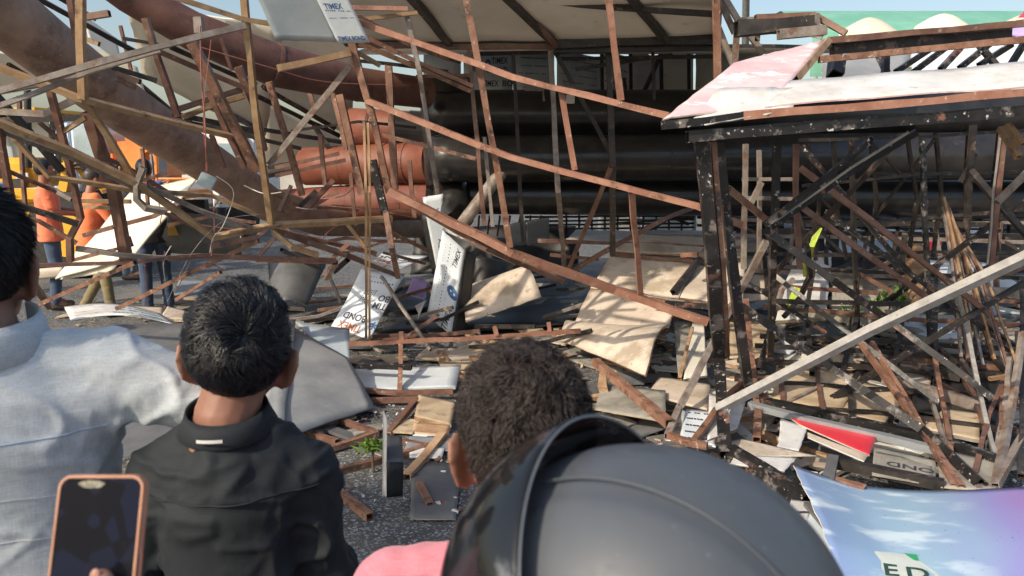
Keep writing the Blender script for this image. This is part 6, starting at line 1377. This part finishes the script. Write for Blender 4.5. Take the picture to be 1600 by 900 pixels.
def headpos(px, py, d, H):       # ground location so that the head centre falls at a place
    q = P(px, py, d); return q
# boy in black shirt
s = .93; hp = P(378, 550, 1.20)
boyH = hp.z / 1.527 * 1.70
boy, bU, bs, bH = person('young man with short thick black hair and black collared shirt, seen from behind', (hp.x - .022, hp.y - .015, 0), R(6), boyH, 'tan', 'black', 'jeans', head=(0, R(6), R(3)), detail=1, folds=.011, broad=.71, slope=.085, headoff=(.022, 0, 0), neckdrop=.073,
       arms={'le': (-.19, .03, 1.10), 'lw': (-.12, .26, 1.16), 're': (.165, .0, 1.08), 'rw': (.15, .2, 1.0)}, hairfn=make_hair(16000, .036, (.02, -.1, .055), 'black', lift=.85, thick=.00075, cover=cover_short, clump=1.0, down=.2, rad=(.0765, .096, .1)))
def collar(U, mat, r=(.075, .07), z=(1.415, 1.455), parent=None, tilt=.02, th=.004, open_=.35):
    vs = []; fs = []; n = 40
    for k in range(n + 1):
        a = -math.pi / 2 - math.pi * (1 - open_ / 2) + 2 * math.pi * (1 - open_ / 2) * k / n
        ca, sa = math.cos(a), math.sin(a)
        for (rr, zz) in ((r[0] * 1.0, z[0] - .02), (r[0] * .97, z[1] + .008), (r[0] * 1.02, z[1] + .012), (r[0] * 1.10, z[1] - .004), (r[0] * 1.26, z[0] - .014), (r[0] * 1.2, z[0] - .017)):
            vs.append(U((ca * rr, sa * rr * r[1] / r[0] - .012, zz - sa * -tilt)))
    for k in range(n):
        for j in range(5): q = k * 6 + j; fs.append((q, q + 1, q + 7, q + 6))
    return link('collar', mesh_np('collar', vs, fs), mat, parent, smooth=True)
collar(bU, CL['black'], (.068, .068), (1.412, 1.424), boy, tilt=.012)
def on_shirt(obj, U, pts, off=.0015):
    """pull points onto the shirt from behind"""
    dg = bpy.context.evaluated_depsgraph_get(); dg.update(); out = []
    inv = obj.matrix_world.inverted()
    for p in pts:
        w0 = U(p); c = U((0, 0, p[2])); 
        src = U((p[0], -.5, p[2])); dr = (U((p[0], 0, p[2])) - src).normalized()
        off_ = Vector((0, 0, 0)); r = obj.parent
        loc = obj.parent.location + obj.location
        hit, l, n_, i_ = obj.ray_cast(src - loc, dr)
        if hit: out.append(l + loc + n_ * off)
        elif out: out.append(out[-1])
    return out
bpy.context.view_layer.update()
def seam(obj, U, pts, r, mat, parent, name='seam'):
    p = on_shirt(obj, U, pts)
    if len(p) > 1: return link(name, round_mesh(p, [r] * len(p), 5), mat, parent)
seam(bs, bU, [(x * .01, 0, 1.30 - .0000 * x) for x in range(-17, 18)], .0014, CL['black'], boy)
# white label strip under the collar
v0 = [bU((x, -.099, z)) for x, z in ((-.022, 1.404), (.016, 1.402), (.016, 1.4075), (-.022, 1.4095))]
# white label strip sewn on the collar band
for x_ in (0,):
    a = []
    for k in range(7):
        t = -.024 + .042 * k / 6; a.append((t, t))
    vs = []; fs = []
    for k in range(7):
        t = -.028 + .042 * k / 6; ang = math.asin(t / .09); rr = .0925
        for zz, r_ in ((1.4015, rr - .003), (1.4075, rr - .005)): vs.append(bU((math.sin(ang) * rr, -math.cos(ang) * rr * .98 - .0135, zz)))
    for k in range(6): q = k * 2; fs.append((q, q + 2, q + 3, q + 1))
    link('collar_label', mesh_np('cl', vs, fs), M['white'], boy)
# man in pale blue shirt
hp = P(-26, 408, 1.22)
mH = (hp.z + .055) / 1.6 * 1.70
man, mU, ms, mH_ = person('man in pale blue linen shirt at the left edge, one arm held out', (hp.x + .015, hp.y - .03, 0), R(14), mH, 'tan', 'paleblue', 'dark', head=(0, 0, R(2)), detail=1, folds=.008, broad=1.0, slope=.02, headoff=(-.02, 0, -.055),
       arms={'le': (-.24, .02, 1.13), 'lw': (-.15, .25, 1.1), 're': (.35, -.01, 1.265), 'rw': (.33, .25, 1.2)}, hairfn=make_hair(13000, .06, (0, -.05, .1), 'black', lift=.25, thick=.0008, cover=cover_low, clump=.3, down=.6, rad=(.079, .1, .101), seed=5, cseg=5))
collar(mU, CL['paleblue'], (.076, .075), (1.42, 1.452), man, tilt=.012)
bpy.context.view_layer.update()
seam(ms, mU, [(x * .01, 0, 1.285) for x in range(-18, 19)], .0013, CL['lblue'], man)
for zz, x0, x1 in ((1.19, 3, 14), (1.12, -2, 15), (1.04, 2, 13)):
    seam(ms, mU, [(x * .01, 0, zz + .004 * math.sin(x * .35)) for x in range(x0, x1)], .0006, CL['white'], man, 'slub_thread')
sp = [mU(( .172 + .012 * math.sin(k * .5), -.0, 1.44 - k * .014)) for k in range(11)]
# curly haired man in pink
hp = P(815, 684, .86)
cH = hp.z / 1.57 * 1.70
cur, cU, cs_, cH_ = person('man with short curly dark hair in a pink shirt, mostly hidden by the helmet', (hp.x, hp.y - .01, 0), R(8), cH, 'tan', 'pink', 'jeans', hair='brownblack', head=(0, R(0), R(8)), detail=1, folds=.004, broad=1.0, neckdrop=.03, slope=.03,
       arms={'le': (-.25, .0, 1.12), 'lw': (-.2, .2, 1.05), 're': (.25, .0, 1.12), 'rw': (.2, .2, 1.05)}, hairfn=make_hair(17000, .03, (.0, -.05, .1), 'brownblack', curl=6.5, lift=.8, thick=.0005, cover=cover_mid, clump=1.3, down=.1, rad=(.077, .097, .1), seed=9, cseg=7, crad=.004))
collar(cU, CL['pink'], (.074, .072), (1.42, 1.452), cur, tilt=.012)
# ---- helmet wearer
hp = P(1018, 972, .50)
hc_ = hp
hel, hU, hs_, hH_ = person('rider in a black shirt wearing the big dark helmet in the foreground', (hp.x, hp.y, 0), R(35), (hp.z - .02) / 1.6 * 1.7, 'tan', 'dark', 'jeans', head=(0, 0, R(5)), detail=0, broad=.95, folds=.003)
def shell_mat():
    m = nmat('matt_black_shell', (.068, .08, .096), (.092, .103, .12), 3, .46, .0, [((.16, .17, .18), 160, .66, .04), ((.05, .055, .06), 12, .58, .1)], vary=0, spec=.45); t = m.node_tree
    n = t.nodes.new('ShaderNodeTexNoise'); n.inputs['Scale'].default_value = 22; n.inputs['Detail'].default_value = 8; q = t.nodes.new('ShaderNodeMapRange'); q.inputs[3].default_value = .36; q.inputs[4].default_value = .6; t.links.new(n.outputs[0], q.inputs[0]); t.links.new(q.outputs[0], t.nodes['Principled BSDF'].inputs['Roughness']); return m
    m = nmat('matt_black_shell', (.075, .086, .102), (.085, .097, .115), 3, .48, .0, vary=0, spec=.4); return m
HS = shell_mat()
VS = D.materials.new('smoked_visor'); VS.use_nodes = True
_t = VS.node_tree; _N = _t.nodes; _L = _t.links; _b = _N['Principled BSDF']; _b.inputs['Base Color'].default_value = (.018, .02, .024, 1); _b.inputs['Roughness'].default_value = .06; _b.inputs['Specular IOR Level'].default_value = .8
_tr = _N.new('ShaderNodeBsdfTransparent'); _tr.inputs[0].default_value = (.42, .42, .45, 1); _mx = _N.new('ShaderNodeMixShader'); _mx.inputs[0].default_value = .62; _L.new(_tr.outputs[0], _mx.inputs[1]); _L.new(_b.outputs[0], _mx.inputs[2]); _L.new(_mx.outputs[0], _N['Material Output'].inputs[0])
_tc2 = _N.new('ShaderNodeTexCoord'); _mp = _N.new('ShaderNodeMapping'); _mp.inputs['Scale'].default_value = (1, .25, 1); _mp.inputs['Rotation'].default_value = (.5, .3, .9); _L.new(_tc2.outputs['Object'], _mp.inputs[0])
_n3 = _N.new('ShaderNodeTexNoise'); _n3.inputs['Scale'].default_value = 20; _n3.inputs['Detail'].default_value = 7; _n3.inputs['Roughness'].default_value = .7; _L.new(_mp.outputs[0], _n3.inputs[0])
_r3 = _N.new('ShaderNodeMapRange'); _r3.inputs[1].default_value = .53; _r3.inputs[2].default_value = .66; _r3.inputs[4].default_value = .4; _L.new(_n3.outputs[0], _r3.inputs[0])
_c3 = _N.new('ShaderNodeMix'); _c3.data_type = 'RGBA'; _c3.inputs[6].default_value = (.018, .02, .024, 1); _c3.inputs[7].default_value = (.42, .44, .47, 1); _L.new(_r3.outputs[0], _c3.inputs[0]); _L.new(_c3.outputs[2], _b.inputs['Base Color'])  # pale streaks painted into the visor colour to stand for reflections
_m3 = _N.new('ShaderNodeMath'); _m3.operation = 'ADD'; _m3.inputs[1].default_value = .6; _L.new(_r3.outputs[0], _m3.inputs[0]); _L.new(_m3.outputs[0], _mx.inputs[0])
RIM = nmat('visor_rim', (.1, .12, .14), (.16, .18, .2), 5, .4, 0, vary=0)
def helmet():
    root = empty('helmet', hc_, 'big matt dark grey helmet with a smoked visor flipped up, in the foreground', 'helmet')
    F = Vector((-.85, .55, .0)).normalized()          # where the rider looks
    S_ = F.cross(Vector((0, 0, 1))).normalized()
    Rm = Matrix((S_, F, Vector((0, 0, 1)))).transposed()
    def put(p): return hc_ + Rm @ Vector(p)
    bm = bmesh.new(); bmesh.ops.create_icosphere(bm, subdivisions=6, radius=1)
    for v in bm.verts:
        p = v.co.copy(); x, y, z = p
        r = Vector((x * .126, y * .147, z * (.133 if z > 0 else .148)))
        if z < -.2: r.x *= 1 - .12 * (-z - .2); 
        # raised crease line over the shell and a slight rear spoiler
        cr_ = abs(abs(x) - .45 - .1 * z); r += Vector((x, y, z)) * (-.0022 / (1 + math.exp((abs(x) - .42 - .08 * y) / .012)))
        v.co = r
    kill = [v for v in bm.verts if v.co.z < -.115 or (v.co.y > .085 and -.075 < v.co.z < .045 and abs(v.co.x) < .1)]
    bmesh.ops.delete(bm, geom=kill, context='VERTS')
    for v in bm.verts: v.co = put(v.co)
    o = link('shell', bm_mesh('shell', bm), HS, root, smooth=True); md = o.modifiers.new('t', 'SOLIDIFY'); md.thickness = .006
    bm = bmesh.new(); ellip(bm, (0, 0, 0), (.112, .132, .12), None, 32, 24)
    for v in bm.verts: v.co = put((v.co.x, v.co.y, max(v.co.z, -.09)))
    link('lining', bm_mesh('lining', bm), M['blk'], root, smooth=True)
    # visor: band of a larger ellipsoid swung up round the ears
    PIV = Vector((0, .0, -.012)); ang = R(46)
    def vp(th, ph, k=1.0):   # th: -90..90 side to side, ph: elevation within the band
        x = math.sin(th); y = math.cos(th) * math.cos(ph); z = math.cos(th) * math.sin(ph) if True else 0
        q = Vector((x * .145 * k, y * .170 * k, z * .166 * k)); q = Matrix.Rotation(ang, 3, 'X') @ q
        return put(q + PIV)
    vs = []; fs = []; nt_, npz = 60, 20
    p0, p1 = R(-40), R(19)
    for j in range(npz + 1):
        for i in range(nt_ + 1): vs.append(vp(R(-88 + 176 * i / nt_), p0 + (p1 - p0) * j / npz))
    for j in range(npz):
        for i in range(nt_): a = j * (nt_ + 1) + i; fs.append((a, a + 1, a + nt_ + 2, a + nt_ + 1))
    v = link('visor', mesh_np('visor', vs, fs), VS, root, smooth=True); md = v.modifiers.new('t', 'SOLIDIFY'); md.thickness = .002
    for ph in (p0, p1):
        link('visor_edge', round_mesh([vp(R(-88 + 176 * i / 60), ph) for i in range(61)], [.001] * 61, 8), RIM, root, smooth=True)
    
    for sd in (-1, 1):
        c = put((.137 * sd, 0, -.005)); e = put((.15 * sd, 0, -.005)); link('hinge_cap', round_mesh([c, c.lerp(e, .8), e], [.03, .03, .022], 24), HS, root, smooth=True)
    ln = []
    for a in np.linspace(R(60), R(200), 50):
        x_ = -.34; k_ = math.sqrt(1 - x_ * x_) * 1.0015; ln.append(put((x_ * .128, math.cos(a) * .150 * k_, max(-.1, math.sin(a) * .135 * k_))))
    link('shell_crease', round_mesh(ln, [.0011] * 50, 6), HS, root, smooth=True)
    # neck roll trim
    link('edge_trim', round_mesh([put((math.cos(a) * .105, math.sin(a) * .122 - .002, -.113)) for a in np.linspace(0, 6.283, 50)], [.007] * 50, 8), M['blk'], root, smooth=True)
helmet()
# ---- phone in a hand
def phone():
    root = empty('smartphone', P(160, 900, .60), 'smartphone in a copper coloured case held up at the lower left', 'phone')
    BL, BR, TRc, TL = P(84, 1010, .535), P(229, 1010, .535), P(227, 742, .585), P(93, 742, .585)
    u = (BR - BL).normalized(); vv = (TL - BL); H_ = vv.length; v = vv.normalized(); W_ = (TRc - TL).length; n = u.cross(v).normalized()
    v = n.cross(u).normalized() 
    c0 = (BL + BR + TRc + TL) / 4
    H_ = .155; c0 = TL.lerp(TRc, .5) - v * H_ / 2
    def rr(w_, h_, r, z, k=8):
        out = []
        for (cx, cy, a0) in ((w_ / 2 - r, h_ / 2 - r, 0), (-w_ / 2 + r, h_ / 2 - r, 90), (-w_ / 2 + r, -h_ / 2 + r, 180), (w_ / 2 - r, -h_ / 2 + r, 270)):
            for i in range(k + 1): a = R(a0 + 90 * i / k); out.append(c0 + u * (cx + r * math.cos(a)) + v * (cy + r * math.sin(a)) + n * z)
        return out
    def prism(nm, levels, mat, par, cap0=True, cap1=True):
        vs = []; fs = []; 
        for L_v in levels: vs += L_v
        q = len(levels[0])
        for i in range(len(levels) - 1):
            for k in range(q): fs.append((i * q + k, i * q + (k + 1) % q, (i + 1) * q + (k + 1) % q, (i + 1) * q + k))
        if cap0: fs.append(tuple(range(q))[::-1])
        if cap1: fs.append(tuple((len(levels) - 1) * q + k for k in range(q)))
        return link(nm, mesh_np(nm, vs, fs), mat, par, smooth=False)
    CO = nmat('copper_case', (.5, .22, .12), (.6, .3, .18), 20, .35, .02, vary=0, coat=.3)
    prism('case', [rr(W_ - .004, H_ - .004, .009, -.0105), rr(W_, H_, .011, -.009), rr(W_, H_, .011, -.001), rr(W_ - .001, H_ - .001, .0105, .0005), rr(W_ - .0045, H_ - .0045, .009, .0005), rr(W_ - .0045, H_ - .0045, .009, -.001)], CO, root)
    SCm = D.materials.new('phone_screen'); SCm.use_nodes = True; b = SCm.node_tree.nodes['Principled BSDF']; b.inputs['Base Color'].default_value = (.006, .006, .008, 1); b.inputs['Roughness'].default_value = .07; b.inputs['Specular IOR Level'].default_value = .06
    t = SCm.node_tree; tc = t.nodes.new('ShaderNodeTexCoord'); vo = t.nodes.new('ShaderNodeTexVoronoi'); vo.inputs['Scale'].default_value = 62; t.links.new(tc.outputs['Object'], vo.inputs[0]); sp_ = t.nodes.new('ShaderNodeSeparateColor'); t.links.new(vo.outputs['Color'], sp_.inputs[0])
    mr = t.nodes.new('ShaderNodeMapRange'); mr.inputs[1].default_value = .72; mr.inputs[2].default_value = .78; t.links.new(sp_.outputs[0], mr.inputs[0]); mx = t.nodes.new('ShaderNodeMix'); mx.data_type = 'RGBA'; mx.inputs[6].default_value = (.0035, .0035, .005, 1); mx.inputs[7].default_value = (.008, .011, .026, 1); t.links.new(mr.outputs[0], mx.inputs[0])
    nz = t.nodes.new('ShaderNodeTexNoise'); nz.inputs['Scale'].default_value = 60; nz.inputs['Detail'].default_value = 8; t.links.new(tc.outputs['Object'], nz.inputs[0]); m2 = t.nodes.new('ShaderNodeMapRange'); m2.inputs[1].default_value = .6; m2.inputs[2].default_value = .75; t.links.new(nz.outputs[0], m2.inputs[0])
    my = t.nodes.new('ShaderNodeMix'); my.data_type = 'RGBA'; my.inputs[7].default_value = (.014, .014, .016, 1); t.links.new(m2.outputs[0], my.inputs[0]); t.links.new(mx.outputs[2], my.inputs[6]); t.links.new(my.outputs[2], b.inputs['Emission Color']); b.inputs['Emission Strength'].default_value = 1.0
    prism('screen', [rr(W_ - .006, H_ - .006, .008, -.0008), rr(W_ - .006, H_ - .006, .008, .0002)], SCm, root)
    # worn white film at the top of the screen
    pl = []
    for k in range(24): a = 2 * math.pi * k / 24; r_ = 1 + .35 * noise.noise(Vector((math.cos(a) * 2, math.sin(a) * 2, 4))); pl.append(c0 + u * (-.008 + .011 * math.cos(a) * r_) + v * (H_ / 2 - .0075 + .0032 * math.sin(a) * r_) + n * .0006)
    link('peeling_film', mesh_np('pf', pl, [tuple(range(24))]), nmat('dirty_film', (.12, .11, .08), (.3, .28, .2), 300, .5, .1), root)
    for (du, l) in ((W_ / 2 + .0008, .018),):
        prism('side_button', [[c0 + u * du + v * (-.005 + a) + n * b_ for a, b_ in ((0, -.006), (l, -.006), (l, -.003), (0, -.003))], [c0 + u * (du + .0008) + v * (-.005 + a) + n * b_ for a, b_ in ((0, -.006), (l, -.006), (l, -.003), (0, -.003))]], CO, root)
    # hand holding it
    hr = empty('person', c0 - v * .35 - n * -.1, 'bystander whose hand holds the phone, thumb tip over the screen', 'person')
    bm = bmesh.new()
    def X(a, b_, c): return c0 + u * a + v * b_ + n * c
    hw = W_ / 2; bt = -H_ / 2
    palm = X(0.012, bt + .012, -.035)
    ellip(bm, palm, (.043, .022, .05), Matrix((u, n, v)).transposed())
    # four fingers wrap the left edge from behind
    for i, (b0, L1) in enumerate(((.062, .95), (.042, 1.03), (.022, 1.0), (.004, .85))):
        a0 = X(-.01, bt + b0 - .01, -.034); a1 = X(-hw - .004, bt + b0, -.026); a2 = X(-hw - .011, bt + b0 + .004, -.004); a3 = X(-hw + .000 + .003 * L1, bt + b0 + .004, .009)
        capsule(bm, a0, a1, .0095, .0088, 12); capsule(bm, a1, a2, .0088, .008, 12); capsule(bm, a2, a3, .008, .0068, 12)
    tt = P(190, 893, .545)
    t0 = X(.03, bt - .005, -.02); t1 = X(hw + .012, bt + .012, .0); t2 = X(.022, bt + .045, .013)
    tip = c0 + u * ((P(187, 900, .57) - c0).dot(u)) + v * ((P(187, 893, .57) - c0).dot(v) - .002) + n * .0105
    capsule(bm, t0, t1, .015, .012, 14); capsule(bm, t1, t1.lerp(tip, .5) + n * .004, .012, .0105, 14); capsule(bm, t1.lerp(tip, .5) + n * .004, tip, .0105, .0088, 14)
    w0 = X(.02, bt - .06, -.04); el = X(.06, bt - .30, .0); capsule(bm, palm, w0, .036, .027); capsule(bm, w0, el, .027, .042)
    me = fuse(bm, .0022, 4); link('hand', me, SK['light'], hr, smooth=True)
    nl = tip + (tip - t1).normalized() * .0045 + n * .0062
    bm = bmesh.new(); ellip(bm, nl, (.0045, .0015, .006), Matrix((u, n, v)).transposed(), 12, 8); link('thumb_nail', bm_mesh('nail', bm), SK['light'], hr, smooth=True)
    bm = bmesh.new(); capsule(bm, w0.lerp(el, .45), el + (el - w0) * .3, .045, .06); me = fuse(bm, .006, 3); link('sleeve', me, CL['dark'], hr, smooth=True)
phone()

# ---- people working behind the wreck
def far(label, px, py, d, yaw, **k):
    g = G(px, py, 0); g = Vector((P(px, py, d).x, d, 0)); return person(label, g, yaw, **k)
far('man in an orange polo shirt and blue jeans standing behind the tangle at the left', 92, 480, 8.4, R(-60), H=1.68, shirt='orange', trousers='jeans', sleeves='short', broad=1.12, arms={'le': (-.24, .05, 1.14), 'lw': (-.18, .3, 1.12), 're': (.24, .05, 1.14), 'rw': (.16, .32, 1.1)})
far('worker in bright orange shirt and olive trousers bending to lift the ivory panel', 150, 478, 8.0, R(-50), H=1.6, shirt='orange2', trousers='khaki', lean=.15, sleeves='long', arms={'le': (-.24, .2, 1.12), 'lw': (-.2, .45, 1.08), 're': (.24, .2, 1.12), 'rw': (.2, .45, 1.1)}, legs={'lk': (-.1, .12, .5), 'la': (-.12, -.1, .09), 'rk': (.12, .1, .5), 'ra': (.2, .12, .09)}, hair='brownblack')
far('worker in a black shirt and dark jeans under the right end of the ivory panel', 248, 478, 8.1, R(40), H=1.7, shirt='dark', trousers='jeans', lean=.2, arms={'le': (-.28, .2, 1.1), 'lw': (-.3, .42, 1.2), 're': (.28, .2, 1.1), 'rw': (.3, .4, 1.2)})
far('worker in a mid blue sleeved shirt reaching right in front of the orange excavator', 205, 430, 10.5, R(-85), H=1.68, shirt='blue', trousers='greyj', arms={'le': (-.24, .2, 1.3), 'lw': (-.2, .46, 1.38), 're': (.2, .2, 1.28), 'rw': (.15, .45, 1.3)})
far('man in a white shirt and black hair far behind the big rusty pipe', 350, 380, 13.5, R(110), H=1.74, shirt='white', trousers='dark')
far('bystander in light blue with grey blue trousers behind the pale blue mans head', 12, 470, 9.3, R(-80), H=1.66, shirt='lblue', trousers='greyj')
far('onlooker in light blue far off beside the pale blue truck', 117, 400, 15.0, R(170), H=1.75, shirt='lblue', trousers='dark')
